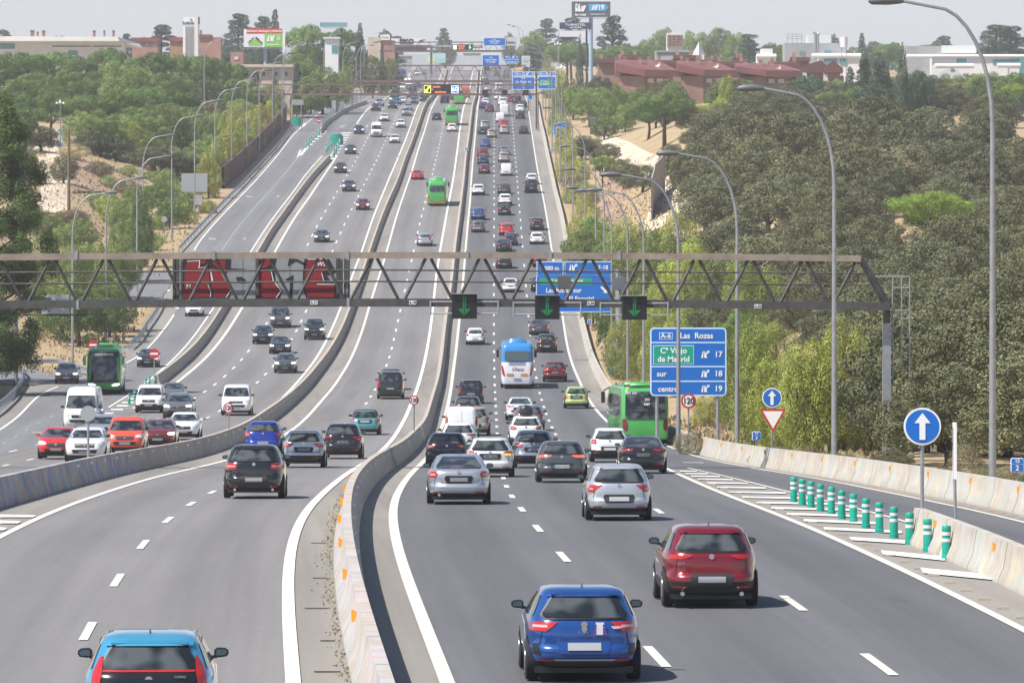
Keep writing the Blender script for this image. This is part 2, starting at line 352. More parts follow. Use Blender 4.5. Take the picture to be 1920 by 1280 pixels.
M_mirror = mat("mirror_glass", (.10,.15,.18), .12, .6)
M_rim = mat("alloy_rim", (.32,.33,.34), .35, .8)
M_chrome = mat("chrome", (.6,.6,.62), .2, .9)
M_tail = mat("tail_light_red", (.42,.02,.02), .2, 0, .5)
M_tailp = mat("tail_light_clear", (.55,.35,.35), .2, 0, .5)
M_brake = mat("brake_light_on", (.6,.02,.01), .2, 0, .5, (1,.10,.04), 1.6)
M_amber = mat("indicator_amber", (.7,.3,.02), .3, 0, .5, (1,.5,.05), .8)
M_head = mat("headlight_glass", (.62,.64,.66), .12, .2, .6)
M_heado = mat("headlight_on", (.8,.8,.8), .12, 0, .6, (1,.97,.9), 1.8)
M_plate = mat("number_plate", (.27,.28,.30), .5)
M_eub = mat("plate_blue_band", (.02,.10,.42), .5)
M_dk = mat("dark_lettering", (.03,.03,.03), .6)
M_wht = mat("white_sign_face", (.80,.80,.80), .45)
M_blue = mat("blue_sign_face", (.004,.135,.52), .45)
M_sgreen = mat("green_sign_face", (.0,.33,.21), .45)
M_sred = mat("red_sign_face", (.50,.03,.035), .45)
M_spale = mat("pale_blue_border", (.60,.75,.92), .45)
M_org = mat("orange_reflector", (.80,.33,.02), .4, emit=(.8,.3,0), es=.0)
M_teal = mat("green_bollard_plastic", (.0,.30,.215), .45, 0, .2)
M_refl = mat("reflective_band", (.62,.63,.64), .4)
M_sback = mat("sign_back_grey", (.40,.41,.42), .5, .4)
M_trunk = mat("bark", (.10,.075,.055), .9, noise=(4, .35))
# ------------------------------------------------------------------ terrain and paved surfaces
def uvset(me, uvs):
    l = me.uv_layers.new(name="UVMap"); vi = np.empty(len(me.loops), dtype=np.int32); me.loops.foreach_get('vertex_index', vi)
    l.data.foreach_set('uv', np.asarray(uvs, dtype=np.float32)[vi].ravel())
def ground_mat():
    g = NT("dry_grass_ground", .95); o = g.coord("Object")
    a = g.noise(o, .05, 5, .6, .38, .62, 0, 1); b = g.noise(o, .9, 5, .75, .35, .7, 0, 1); c = g.noise(o, .22, 4, .7, .5, .68, 0, 1)
    col = g.mix(b, (.44,.33,.19), (.30,.225,.13)); col = g.mix(g.math('MULTIPLY', a, .5), col, (.36,.235,.14))
    return g.out(g.mix(g.math('MULTIPLY', c, .5), col, (.17,.16,.075)))
M_ground = ground_mat()
M_path = mat("pale_sandy_path", (.56,.47,.36), .95, noise=(.5, .14))
M_dirt = mat("brown_bare_earth", (.34,.225,.15), .95, noise=(.35, .28))
off = np.array([0,1,2,4,6,8,11,14,18,22,27,33,40,50,60,75,95,120,160,220,320,500,800,1300,2200,4000])
gx, gy, gzv = [], [], []
for d in DT:
    xl, xr = float(XLb(d)), float(XRb(d))
    xs = np.concatenate([(xl-off[::-1]), np.linspace(xl+.3, xr-.3, 5), xr+off])
    z = gz(xs, np.full(len(xs), d)); n = len(off)
    z[n:n+5] -= .35; z[n-1] -= .05; z[n+5] -= .05
    gx.append(xs); gy.append(np.full(len(xs), d)); gzv.append(z)
nc = len(gx[0]); nr = len(DT)
V = np.stack([np.concatenate(gx), np.concatenate(gy), np.concatenate(gzv)], 1)
Fc = [(r*nc+c, r*nc+c+1, (r+1)*nc+c+1, (r+1)*nc+c) for r in range(nr-1) for c in range(nc-1)]
me = bpy.data.meshes.new("ground"); me.from_pydata(V.tolist(), [], Fc); me.update(); smooth(me); me.materials.append(M_ground)
tag(link("ground", me), kind="structure", label="dry straw coloured ground and hillsides beside the motorway")
def stations(d0, d1): 
    d0, d1 = max(d0, 48), min(d1, 2680); s = DS[(DS > d0+.4) & (DS < d1-.4)]
    return np.concatenate([[d0], s, [d1]])
def strip(name, fa, fb, d0, d1, zo, m, uref=None, ncol=2, kind="structure", build=True, bulk=None):
    ds = stations(d0, d1); A, B = fa(ds), fb(ds); U = (uref or fa)(ds); vs, uv, fs = [], [], []
    for i, d in enumerate(ds):
        for j in range(ncol):
            x = A[i]+(B[i]-A[i])*j/(ncol-1); vs.append((x, d, float(zr(d))+zo)); uv.append((x-U[i], d))
    fs = [(i*ncol+j, i*ncol+j+1, (i+1)*ncol+j+1, (i+1)*ncol+j) for i in range(len(ds)-1) for j in range(ncol-1)]
    if bulk is not None:
        n = len(bulk[0]); bulk[0].extend(vs); bulk[1].extend([tuple(k+n for k in f) for f in fs]); bulk[2].extend(uv); return
    me = pmesh(name, vs, fs, m); uvset(me, uv); o = link(name, me); tag(o, kind=kind); return o
class Bulk(list):
    def __init__(s): super().__init__([[], [], []])
    def done(s, name, m, kind="structure"):
        me = pmesh(name, s[0], s[1], m); uvset(me, s[2]); return tag(link(name, me), kind=kind)
D = dofy
dN = 50; dF = 2500
strip("shoulder_asphalt", XLb, XRb, dN, dF, 0.0, M_should, ncol=3)
strip("motorway_right_carriageway", lambda d: G_L(d)-.1, lambda d: G_R(d)+.1, dN, dF, .012, M_right, R12)
strip("motorway_middle_carriageway", lambda d: H_L(d)-.1, lambda d: H_R(d)+.1, dN, dF, .012, M_left, H_D)
strip("motorway_oncoming_carriageway", lambda d: O_L(d)-.1, lambda d: O_R(d)+.1, dN, dF, .012, M_left, O23)
strip("slip_road", lambda d: np.where(d < D(880), X_L(d), G_R(d)+.1), X_R, dN, D(770), .014, M_right, X_R)
strip("collector_road", C_L, lambda d: np.where(d < D(764), O_L(d)-.1, C_R(d)), 180, D(292), .014, M_coll, C_M)
strip("slip_road_merge", lambda d: XLb(d)+.5, lambda d: O_L(d)-.1, D(292), D(203), .014, M_coll, C_M)
wb, cb, ob = Bulk(), Bulk(), Bulk()
def edge(f, w, d0, d1, bulk, zo=.028): strip("", lambda d: f(d)-w/2, lambda d: f(d)+w/2, d0, d1, zo, None, bulk=bulk)
def dashes(f, w, d0, d1, start, per=17.0, ln=5.0, bulk=None, zo=.028):
    s = start-ln/2
    while s > d0: s -= per
    while s < d1:
        if s+ln > d0: strip("", lambda d: f(d)-w/2, lambda d: f(d)+w/2, max(s, d0), min(s+ln, d1), zo, None, bulk=bulk)
        s += per
edge(G_L, .24, dN, dF, cb); edge(G_R, .20, dN, dF, cb); dashes(R12, .17, dN, 1500, D(1045), bulk=cb); dashes(R23, .17, dN, 1500, D(1132), bulk=cb)
edge(H_R, .24, dN, dF, wb); edge(H_L, .20, dN, dF, wb); dashes(H_D, .16, dN, 1700, D(1088.8), bulk=wb)
edge(O_R, .20, dN, dF, wb); edge(O_L, .24, D(766), D(292), wb); edge(O_L, .24, D(233), dF, wb); dashes(O23, .16, dN, 1600, D(583.8), bulk=wb); dashes(O12, .16, dN, 1600, D(607), bulk=wb)
dashes(O_L, .16, 190, D(790), D(833), bulk=wb)
edge(X_R, .14, dN, D(800), cb); edge(X_L, .14, 130, D(878), cb)
edge(C_R, .16, D(764), D(292), wb); edge(C_L, .16, 190, D(725), wb); edge(C_L, .16, D(690), D(590), wb); edge(C_L, .16, D(470), D(203), wb)
edge(C_M, .12, D(470), D(278), ob); dashes(C_M, .12, 250, D(700), D(768), bulk=ob)
edge(lambda d: (O_L(d)*.55+C_R(D(292))*.45), .14, D(292), D(262), wb)
def px_quads(quads, bulk, zo=.03):
    """flat painted shapes given as photo-pixel quads on the road"""
    for q in quads:
        n = len(bulk[0]); P = []
        for x, y in q:
            d = dofy(y); P.append(((x-CXP)*d/F, d))
        m = 3; (a, b, c, e) = P        # a-b far edge, e-c near edge ; subdivide along depth
        for i in range(m+1):
            t = i/m; l = (a[0]+(e[0]-a[0])*t, a[1]+(e[1]-a[1])*t); r = (b[0]+(c[0]-b[0])*t, b[1]+(c[1]-b[1])*t)
            for p in (l, r): bulk[0].append((p[0], p[1], float(zr(p[1]))+zo)); bulk[2].append(p)
        bulk[1].extend([(n+2*i, n+2*i+1, n+2*i+3, n+2*i+2) for i in range(m)])
gore = []
for y in (884,888.6,893.6,899.3,906,914.3,923.4,933,943,953.4,964.5,976.6,992,1011,1037,1071):
    d = dofy(y); s = F/d; gx0 = CXP + float(G_R(d))*s + .30*s + (4 if y > 1000 else 0)
    k = np.interp(y, [884,900,930,965,1015,1040,1075],[.4,1,2.2,4.5,9,12,13])
    dr = dofy(y+k); sr = F/dr
    lim = float(X_L(dr)) - .25 if y < 955 else float(X_L(dofy(957))) - .4 + (y-955)*.001
    if y >= 992: lim = (1735-CXP)/F*dofy(1024) if y < 1020 else ((1772-CXP)/sr*1.0 if y < 1060 else (1862-CXP)/sr)
    gx1 = CXP + lim*sr; th = .28*s*.085*1.0; th = np.interp(y, [884,930,992,1040,1075],[1.6,2.6,4.6,8,10])/2
    gore.append([(gx0, y-th), (gx1, y+k-th), (gx1, y+k+th), (gx0+th*1.2, y+th)])
px_quads(gore, wb)
left_g = [[(x0+2, y-1), (x1, y-1), (x1-3, y+1.2), (x0, y+1.2)] for y, x0, x1 in ((736,258,282),(742,248,275),(748,240,262),(755,228,252),(761,218,242),(768,207,232),(775,196,214))]
px_quads(left_g, wb)
px_quads([[(0,966),(68,967.5),(62,971),(0,971)],[(0,977),(40,978.5),(34,982.5),(0,982.5)],[(-20,989),(14,991),(8,995.5),(-20,995.5)]], wb)
up_g = [[(a, y-.7), (b, y-.7), (b-1, y+.8), (a, y+.8)] for y, a, b in ((250,640,659),(254,636,656),(258.5,633,654),(263,638,651),(268,636,648),(274,632,644),(280,628,641),(286,624,637),(292,618,633),(298,616,628))]
up_g += [[(a, y-.7), (b, y-.7), (b-1, y+.8), (a, y+.8)] for y, a, b in ((247,601,612),(251,598,609),(256,594,604),(261,589,598),(266,584,592),(271,580,587))]
up_g += [[(561,283),(566,280),(560,292),(556,298)], [(575,275),(579,276),(566,292),(560,292)], [(566,234),(576,230),(572,236),(560,244)]]
px_quads(up_g, wb)
# direction arrows on the collector and the merge
px_quads([[(640,236),(650,234.4),(649,236),(640,238)],[(637,237),(643,235),(643,240.5),(637,239)],[(688,234),(691,233.6),(689,240),(684,240)],
          [(462,367.5),(475,368.5),(472,371),(461,370.5)],[(521,367),(524,366.5),(523,370),(518,370)],[(392,446),(407,447.5),(404,450),(391,449.5)],[(456,446.5),(463,446),(460,450),(456,450)],
          [(95,740),(120,741),(119,743),(95,743)],[(60,811),(78,810),(78,812.5),(60,812.5)],[(1282,867),(1320,867.6),(1320,869.2),(1280,868.6)]], ob)
px_quads([[(215,547.5),(318,531),(318,534),(215,551)],[(248,556),(318,543),(318,546),(248,558)],[(296,560),(336,576),(334,580),(296,563)]], wb)
wb.done("white_road_markings", M_white); cb.done("worn_road_markings", M_cream); ob.done("faded_road_markings", M_old)
# raised studs of the rumble edge, beside the slip road
sb = MB()
def studs(f, offx, d0, d1, st):
    d = d0
    while d < d1:
        x = float(f(d))+offx; sb.box((x, d, float(zr(d))+.03), (.24, .10, .03)); d += st
studs(G_R, .42, 84, 215, 3.0); studs(X_R, .45, 92, 225, 2.4); studs(O_L, 1.0, 200, 420, 3)
tag(sb.obj("edge_studs", mat("stud_pale_orange", (.45,.36,.28), .7)), kind="structure")
def px_area(name, rows, m, zo=.05, kind="structure"):
    vs, fs = [], []; ys = [r[0] for r in rows]; nn = 0; yy = np.arange(ys[0], ys[-1]+.01, (ys[-1]-ys[0])/max(6, int((ys[-1]-ys[0])/4)))
    K = 7
    for y in yy:
        x0 = np.interp(y, ys, [r[1] for r in rows]); x1 = np.interp(y, ys, [r[2] for r in rows])
        for j in range(K):
            X, d, z = pt(x0+(x1-x0)*j/(K-1), y); vs.append((X, d, z+zo))
    for i in range(len(yy)-1):
        for j in range(K-1): fs.append((i*K+j, i*K+j+1, (i+1)*K+j+1, (i+1)*K+j))
    return tag(link(name, pmesh(name, vs, fs, m)), kind=kind)
px_area("side_road", [(692,-90,30),(697,-90,100),(704,-90,160),(712,-90,110),(722,-90,70)], M_coll, .06)
px_area("side_ramp", [(508,250,331),(520,190,329),(545,185,314),(556,215,304),(568,270,298)], M_coll, .06)
px_area("dirt_path", [(256,1122,1150),(268,1124,1182),(285,1140,1212),(300,1165,1250),(318,1190,1275),(345,1215,1282),(365,1232,1292)], M_path, .08)
px_area("sandy_clearing", [(372,1232,1300),(400,1215,1300),(430,1205,1290),(448,1215,1280)], M_path, .08)
px_area("bare_slope", [(335,1135,1165),(360,1132,1180),(390,1128,1175),(415,1122,1160)], M_dirt, .08)
px_area("dirt_track", [(272,62,104),(285,70,112),(310,74,122),(340,78,128),(375,74,130),(400,60,128)], M_path, .08)
px_area("brown_bank", [(280,108,130),(300,122,160),(330,130,190),(360,135,200)], M_dirt, .08)
# ------------------------------------------------------------------ concrete barriers
PROF = [(-.30,0),(-.30,.08),(-.185,.33),(-.10,.84),(.10,.84),(.185,.33),(.30,.08),(.30,0)]
def barrier(name, f, d0, d1, m, label, zo=0.0, prof=PROF, sc=1.0, group=None, cat="concrete barrier", step=None):
    ds = stations(d0, d1); X = f(ds); n = len(prof); vs, uv = [], []
    dX = np.gradient(X, ds) if len(ds) > 1 else X*0
    for i, d in enumerate(ds):
        L = math.hypot(1, dX[i]); ax, ay = 1/L, -dX[i]/L; acc = 0
        for k, (a, h) in enumerate(prof):
            if k: acc += math.hypot(a-prof[k-1][0], h-prof[k-1][1])
            vs.append((X[i]+a*sc*ax, d+a*sc*ay, float(zr(d))+zo+h*sc)); uv.append((acc, d))
    fs = [(i*n+k, (i+1)*n+k, (i+1)*n+k+1, i*n+k+1) for i in range(len(ds)-1) for k in range(n-1)]
    fs += [tuple(range(n)), tuple(range((len(ds)-1)*n, len(ds)*n))[::-1]]
    me = pmesh(name, vs, fs, m, 35); uvset(me, uv); o = link(name, me)
    return tag(o, label, cat, group)
def reflectors(par, f, side, d0, d1, st, m, h=.66, sz=.11, face=-1):
    d = d0; proto = None
    while d < d1:
        x = float(f(d)) + side*.135; z = float(zr(d))+h
        if proto is None:
            b = MB(); b.add([(-sz*.7,0,-sz),(-sz*.7,0,sz),(sz,0,-sz*.5),(sz,0,sz*.3),(0,.05,0)], [(0,2,3,1),(1,3,4),(3,2,4),(2,0,4),(0,1,4)])
            proto = b.obj("reflector", m, par); proto.location = (x, d, z)
        else: dup(proto, (x, d, z))
        d += st
b3 = barrier("median_barrier", B3, dN, D(132), M_barN, "pale concrete barrier with pink and blue graffiti winding up between the two outbound carriageways")
reflectors(b3, B3, -1, 98, 200, 13, M_org); reflectors(b3, B3, 1, 120, 330, 9, M_wht, sz=.07)
b2 = barrier("median_barrier", B2, 120, D(132), M_barL, "grey concrete barrier tagged in dark blue and purple beside the oncoming lanes")
reflectors(b2, B2, 1, 203, 420, 7.5, M_wht, sz=.09)
barrier("median_barrier", B1, D(722), D(300), M_bar, "short grey concrete barrier between the slip road and the oncoming lanes")
br = barrier("edge_barrier", RB, D(752), D(190), M_barR, "cream concrete barrier along the far right hard shoulder")
xb = barrier("edge_barrier", lambda d: XB(d), 70, D(757), M_barR, "cream concrete barrier with faint pastel graffiti behind the slip road")
reflectors(xb, XB, -1, 150, 290, 12, M_org, sz=.10)
gb = barrier("gore_barrier", GB, 70, D(1018), M_barR, "cream concrete barrier starting behind the row of green bollards", sc=1.0)
reflectors(gb, GB, -1, 122, 137, 12, M_org, sz=.10)
barrier("ramp_barrier", UB, UB.d0, UB.d1, M_bar, "curved dark concrete barrier beside the far upper slip road")
# ------------------------------------------------------------------ guard rails, walls, fences given as photo-pixel paths
def path3(px, step=2.0, zo=0.0, off=0.0):
    P = [pt(x, y) for x, y in px]; out = []
    for a, b in zip(P[:-1], P[1:]):
        n = max(1, int(math.hypot(b[0]-a[0], b[1]-a[1])/step))
        for i in range(n):
            t = i/n; x, d = a[0]+(b[0]-a[0])*t, a[1]+(b[1]-a[1])*t; out.append((x+off, d, float(gz(x+off, d))+zo))
    out.append((P[-1][0]+off, P[-1][1], P[-1][2]+zo)); return out
def guard_rail(px, label, off=0.0, post_step=4.0, double=False):
    P = path3(px, 2.0, 0, off); t = thing("guard_rail", label, "guard rail", P[0]); o0 = Vector(P[0]); b = MB()
    sec = [(0,.42),(.06,.47),(.0,.55),(.06,.60),(0,.65),(.06,.70),(.0,.78),(-.03,.78),(-.03,.42)]; n = len(sec); vs = []
    for i, p in enumerate(P):
        q = P[min(i+1, len(P)-1)]; r = P[max(i-1, 0)]; tx, ty = q[0]-r[0], q[1]-r[1]; L = math.hypot(tx, ty) or 1; ax, ay = ty/L, -tx/L
        vs += [(p[0]+a*ax-o0.x, p[1]+a*ay-o0.y, p[2]+h-o0.z) for a, h in sec]
    fs = [(i*n+k, i*n+(k+1) % n, (i+1)*n+(k+1) % n, (i+1)*n+k) for i in range(len(P)-1) for k in range(n)]
    b.add(vs, fs); b.obj("rail", M_galv, t)
    pm = None; acc = 0; last = None; cnt = 0
    for p in P:
        if last is None or math.hypot(p[0]-last[0], p[1]-last[1]) >= post_step:
            if cnt < 95:
                if pm is None: c = MB(); c.box((0,0,.38), (.10,.14,.76)); pm = c.obj("post", M_galv, t); pm.location = Vector(p)-o0
                else: dup(pm, Vector(p)-o0)
            last = p; cnt += 1
    return t
guard_rail([(233,656),(251.6,640),(267,615),(284,591.6),(293.8,573),(298,560)], "galvanised guard rail between the dry bank and the slip road, below the gantry", off=.5)
guard_rail([(331,474),(400,401),(443,358),(483,315),(520,275),(546,240)], "long galvanised guard rail running in front of the weathered sound wall", off=.3, post_step=6)
guard_rail([(-30,792),(0,773),(25,750),(42,725),(46,709),(38,700),(20,695)], "curved guard rail at the corner by the leaning warning signs", off=0, post_step=2.5)
guard_rail([(22,692),(60,690),(110,690),(135,698),(165,706)], "low guard rail above the parked verge, left of the green coach", post_step=5)
guard_rail([(546,232),(565,216),(590,208),(620,204)], "pale guard rail curving away at the far upper slip road", post_step=5)
def wall_along(name, px, h, th, m, label, cat, off=0.0, cap=None, hl=None):
    P = path3(px, 3.0, 0, off); vs = []; uv = []; acc = 0
    for i, p in enumerate(P):
        if i: acc += math.dist(p[:2], P[i-1][:2])
        hh = h if hl is None else float(np.interp(i/(len(P)-1), *hl))
        for a, z in ((-th/2, -.4), (-th/2, hh), (th/2, hh), (th/2, -.4)): vs.append((p[0]+a, p[1], p[2]+z)); uv.append((z, acc))
    fs = [(i*4+k, i*4+k+1, i*4+5+k, i*4+4+k) for i in range(len(P)-1) for k in range(3)]
    fs += [(0,1,2,3), tuple(len(vs)-4+k for k in (3,2,1,0))]
    me = pmesh(name, vs, fs, m, 30); uvset(me, uv)
    return tag(link(name, me), label, cat)
M_swall = concrete("sound_wall_weathered", (.13,.115,.125), .8, .5, 0, 4000, [(.11,.04,.05),(.10,.10,.15),(.2,.17,.18),(.14,.06,.06),(.1,.11,.15)], 4.0)
sw = wall_along("sound_wall", [(431,354),(470,318),(505,280),(530,250),(545,228)], 3.0, .3, M_swall, "dark weathered sound wall with rusty top edge beside the slip road", "sound wall", off=-1.0)
wall_along("wall_coping", [(431,354),(470,318),(505,280),(530,250),(545,228)], 3.18, .42, mat("rusty_coping", (.10,.035,.035), .8, noise=(1, .4)), None, None, off=-1.0, hl=([0,1],[3.2,3.2])).parent = sw
wall_along("retaining_wall", [(-60,770),(-20,752),(4,735),(20,712)], 4.2, .4, mat("pale_wall_render", (.42,.40,.37), .9, noise=(.6, .2)), "pale retaining wall at the left edge behind the curved guard rail", "wall", off=-1.2)  # pale render, mottled at random
# corrugated metal screen on the sandy clearing
wall_along("metal_screen", [(1222,415),(1228,385),(1240,372),(1246,362)], 5.2, .15, concrete("corrugated_sheet", (.42,.40,.38), .9, 0, jlen=.9), "leaning corrugated metal screen beside the sandy path", "metal screen")
wall_along("metal_screen", [(1107,252),(1113,250),(1119,249)], 2.8, .15, MC["corrugated_sheet"], "small grey metal panel at the top end of the dirt path", "metal screen")
# railing fence beside the upper slip road
def rail_fence(px, h, label, st=3.0):
    P = path3(px, st); t = thing("railing", label, "railing", P[0]); o0 = Vector(P[0]); b = MB()
    for hh in (h, h*.55, h*.2): b.tube([Vector(p)-o0+Vector((0,0,hh)) for p in P], .05, 4)
    b.obj("rails", M_galv, t); pm = None
    for p in P[:60]:
        if pm is None: c = MB(); c.tube([(0,0,0),(0,0,h+.1)], .05, 5); pm = c.obj("post", M_galv, t); pm.location = Vector(p)-o0
        else: dup(pm, Vector(p)-o0)
rail_fence([(604,246),(620,226),(640,206),(660,197),(680,190)], 1.9, "tall grey railing above the curved ramp barrier")
# bollards
def make_bollard():
    t = thing("bollard", "", "bollard", (0,0,0)); b = MB(); rs = [(0,.115),(.10,.115),(.11,.10),(.38,.10),(.40,.095),(.62,.095),(.63,.102),(.74,.102),(.76,.085),(.765,0.02)]
    b.tube([(0,0,h) for h, r in rs], [r for h, r in rs], 18); b.obj("post", M_teal, t, 40)
    for h0 in (.40, .545):
        c = MB(); c.tube([(0,0,h0),(0,0,h0+.075)], .1045, 18); c.obj("reflective_band", M_refl, t, 40)
    return t
bol = make_bollard(); ords = ["first","second","third","fourth","fifth","sixth","seventh","eighth","ninth","tenth","eleventh","twelfth","thirteenth","fourteenth","fifteenth",
 "sixteenth","seventeenth","eighteenth","nineteenth","twentieth"] + ["twenty-"+x for x in ("first","second","third","fourth","fifth","sixth","seventh","eighth","ninth")] + ["thirtieth"] + ["thirty-"+x for x in ("first","second","third","fourth","fifth","sixth","seventh","eighth","ninth")]
BX = [(1268,772),(1190,740),(1116,710),(1051,683),(991,662),(935,642),(883,620),(835,604),(792,586),(747,572),(708,558),(672,547),(636,536)]
first = True
for i, (a, b) in enumerate(BX):
    X, d, z = pt(1200+a/2.207, 700+b/2.207-1); o = bol if first else dup(bol)
    first = False; o.location = (X, d, z); o["label"] = f"green bollard with two silver bands, {ords[i]} from the near end of the slip road row"; o["group"] = "green bollards on the slip road gore"
for i, (x, y) in enumerate([(242,758),(253,751),(273,728),(280,724),(290,722)]):
    X, d, z = pt(x, y); o = dup(bol, (X, d, z)); o["label"] = f"green bollard, {ords[i]} from the left on the gore beside the green coach"; o["group"] = "green bollards beside the coach"
for i, (x, y) in enumerate([(598,253),(593,259),(588,264),(583,269),(579,273),(574,278)]):
    X, d, z = pt(x, y); o = dup(bol, (X, d, z), scale=(1.3,1.3,1.5)); o["label"] = f"small dark green bollard, {ords[i]} down from the far no-entry sign"; o["group"] = "bollards below the far no-entry sign"
for i, (x, y) in enumerate([(612,286),(616,281),(621,276),(625,271),(626,294),(630,287),(634,280),(637,273)]):
    X, d, z = pt(x, y); o = dup(bol, (X, d, z), scale=(1.6,1.6,1.7)); o["label"] = f"green bollard in the {'left' if i < 4 else 'right'} row of the far gore, {ords[i % 4]} from below"; o["group"] = "bollards in front of the green nose panel"
for x, y, l in ((631,272,"half round green nose panel between the merging far lanes"), (556,238,"half round green nose panel at the end of the sound wall guard rail")):
    X, d, z = pt(x, y); b = MB(); n = 12; w, h = 1.15, 1.5
    ring = [(w*math.cos(PI+PI*i/n), w*.9*math.sin(PI+PI*i/n)) for i in range(n+1)]
    vs = [(a, c, .15) for a, c in ring]+[(a, c, h+.35*math.sin(PI*i/n)) for i, (a, c) in enumerate(ring)]+[(a*.93, c*.9, .15) for a, c in ring]+[(a*.93, c*.9, h+.35*math.sin(PI*i/n)) for i, (a, c) in enumerate(ring)]
    m_ = n+1; fs = [(i, i+1, i+1+m_, i+m_) for i in range(n)]+[(2*m_+i, 3*m_+i, 3*m_+i+1, 2*m_+i+1) for i in range(n)]+[(m_+i, m_+i+1, 3*m_+i+1, 3*m_+i) for i in range(n)]
    b.add(vs, fs); o = b.obj("nose_panel", M_teal, sm=60); o.location = (X, d, z); tag(o, l, "nose panel")
# ------------------------------------------------------------------ vehicles
# a body is a stack of horizontal outlines (z, rear y, front y, half width); y runs from the rear bumper (0) to the front
BODY = {
 'hatch': dict(L=4.05, n=5.2, ra=.72, fa=3.25, wr=.315, lv=[(.21,.22,3.80,.76),(.25,.10,3.96,.83),(.36,.02,4.03,.875),(.50,.0,4.05,.893),(.55,.03,4.05,.896),(.59,.085,4.05,.898),(.70,.085,4.02,.90),(.82,.085,3.88,.895),(.92,.13,3.55,.88),(.985,.17,3.02,.855),(1.05,.22,2.88,.815),(1.18,.32,2.64,.755),(1.30,.41,2.40,.695),(1.37,.46,2.2,.655),(1.415,.56,1.98,.60),(1.44,.80,1.7,.49),(1.45,1.1,1.45,.3)]),
 'suv': dict(L=4.4, n=5.2, ra=.78, fa=3.5, wr=.35, lv=[(.24,.22,4.15,.78),(.29,.10,4.30,.86),(.42,.02,4.38,.905),(.58,.0,4.40,.918),(.64,.04,4.40,.92),(.69,.10,4.39,.922),(.80,.10,4.36,.925),(.93,.105,4.20,.92),(1.03,.13,3.75,.90),(1.09,.18,3.30,.87),(1.16,.24,3.14,.83),(1.30,.35,2.88,.775),(1.42,.45,2.62,.72),(1.50,.52,2.4,.675),(1.55,.62,2.15,.62),(1.585,.85,1.85,.50),(1.595,1.15,1.55,.3)]),
 'saloon': dict(L=4.7, n=5.0, ra=.95, fa=3.85, wr=.325, lv=[(.20,.22,4.45,.79),(.25,.10,4.60,.86),(.36,.02,4.67,.895),(.50,.0,4.70,.912),(.56,.03,4.70,.915),(.60,.07,4.69,.917),(.70,.06,4.66,.92),(.82,.055,4.50,.915),(.92,.07,4.05,.90),(.985,.13,3.55,.875),(1.03,.48,3.32,.82),(1.10,.72,3.15,.785),(1.20,.98,2.95,.735),(1.30,1.28,2.70,.685),(1.38,1.62,2.45,.63),(1.43,2.0,2.25,.50),(1.44,2.05,2.15,.3)]),
 'estate': dict(L=4.65, n=5.2, ra=.92, fa=3.75, wr=.325, lv=[(.20,.22,4.40,.79),(.25,.10,4.55,.86),(.36,.02,4.62,.895),(.50,.0,4.65,.91),(.55,.03,4.65,.91),(.59,.08,4.64,.912),(.70,.08,4.61,.915),(.82,.085,4.45,.91),(.92,.11,4.00,.895),(.985,.17,3.50,.87),(1.05,.24,3.34,.82),(1.18,.38,3.08,.76),(1.30,.50,2.82,.70),(1.38,.58,2.6,.66),(1.43,.70,2.35,.60),(1.455,.95,2.0,.49),(1.465,1.3,1.7,.3)]),
 'mini': dict(L=3.85, n=5.0, ra=.65, fa=3.15, wr=.31, lv=[(.21,.20,3.62,.74),(.26,.08,3.76,.81),(.38,.02,3.83,.85),(.55,.0,3.85,.865),(.70,.02,3.82,.865),(.82,.06,3.7,.855),(.90,.12,3.4,.835),(.96,.22,2.98,.80),(1.02,.34,2.86,.745),(1.15,.46,2.66,.70),(1.27,.58,2.45,.65),(1.34,.68,2.25,.60),(1.385,.85,2.0,.52),(1.41,1.1,1.7,.40),(1.42,1.3,1.5,.25)]),
 'smallvan': dict(L=4.38, n=7, ra=.82, fa=3.5, wr=.32, lv=[(.22,.12,4.15,.80),(.27,.05,4.30,.87),(.42,.0,4.36,.905),(.62,.0,4.38,.915),(.80,.01,4.34,.915),(.95,.02,4.15,.91),(1.08,.04,3.75,.90),(1.16,.05,3.50,.885),(1.30,.08,3.30,.86),(1.50,.12,3.02,.825),(1.66,.15,2.80,.79),(1.76,.19,2.6,.74),(1.81,.30,2.35,.65),(1.83,.6,2.0,.4)]),
 'van': dict(L=5.0, n=8, ra=.95, fa=4.05, wr=.335, lv=[(.24,.12,4.78,.86),(.30,.05,4.92,.93),(.45,.0,4.98,.965),(.70,.0,5.0,.975),(.95,.01,4.92,.975),(1.08,.02,4.66,.97),(1.18,.03,4.35,.96),(1.28,.04,4.15,.945),(1.50,.07,3.85,.90),(1.70,.10,3.6,.86),(1.84,.13,3.38,.825),(1.92,.18,3.15,.77),(1.96,.32,2.85,.66),(1.975,.6,2.5,.4)]),
 'bigvan': dict(L=5.95, n=9, ra=1.1, fa=4.95, wr=.35, lv=[(.28,.10,5.7,.88),(.36,.03,5.86,.96),(.60,.0,5.93,.995),(.90,.0,5.95,1.0),(1.12,.0,5.88,1.0),(1.25,.0,5.62,.995),(1.36,.01,5.30,.985),(1.50,.02,5.12,.965),(1.80,.03,4.85,.94),(2.10,.05,4.62,.91),(2.30,.07,4.45,.885),(2.48,.10,4.2,.83),(2.58,.2,3.8,.74),(2.62,.5,3.4,.5)]),
 'coach': dict(L=12.2, n=13, ra=2.9, fa=9.5, wr=.49, lv=[(.30,.20,11.9,1.15),(.38,.06,12.1,1.24),(.70,.0,12.2,1.27),(1.2,.0,12.2,1.275),(1.6,.02,12.18,1.275),(1.95,.05,12.12,1.275),(2.4,.12,12.0,1.27),(2.8,.19,11.85,1.25),(3.1,.26,11.7,1.22),(3.25,.34,11.55,1.16),(3.34,.5,11.3,1.05),(3.38,1.0,11.0,.8)]),
}
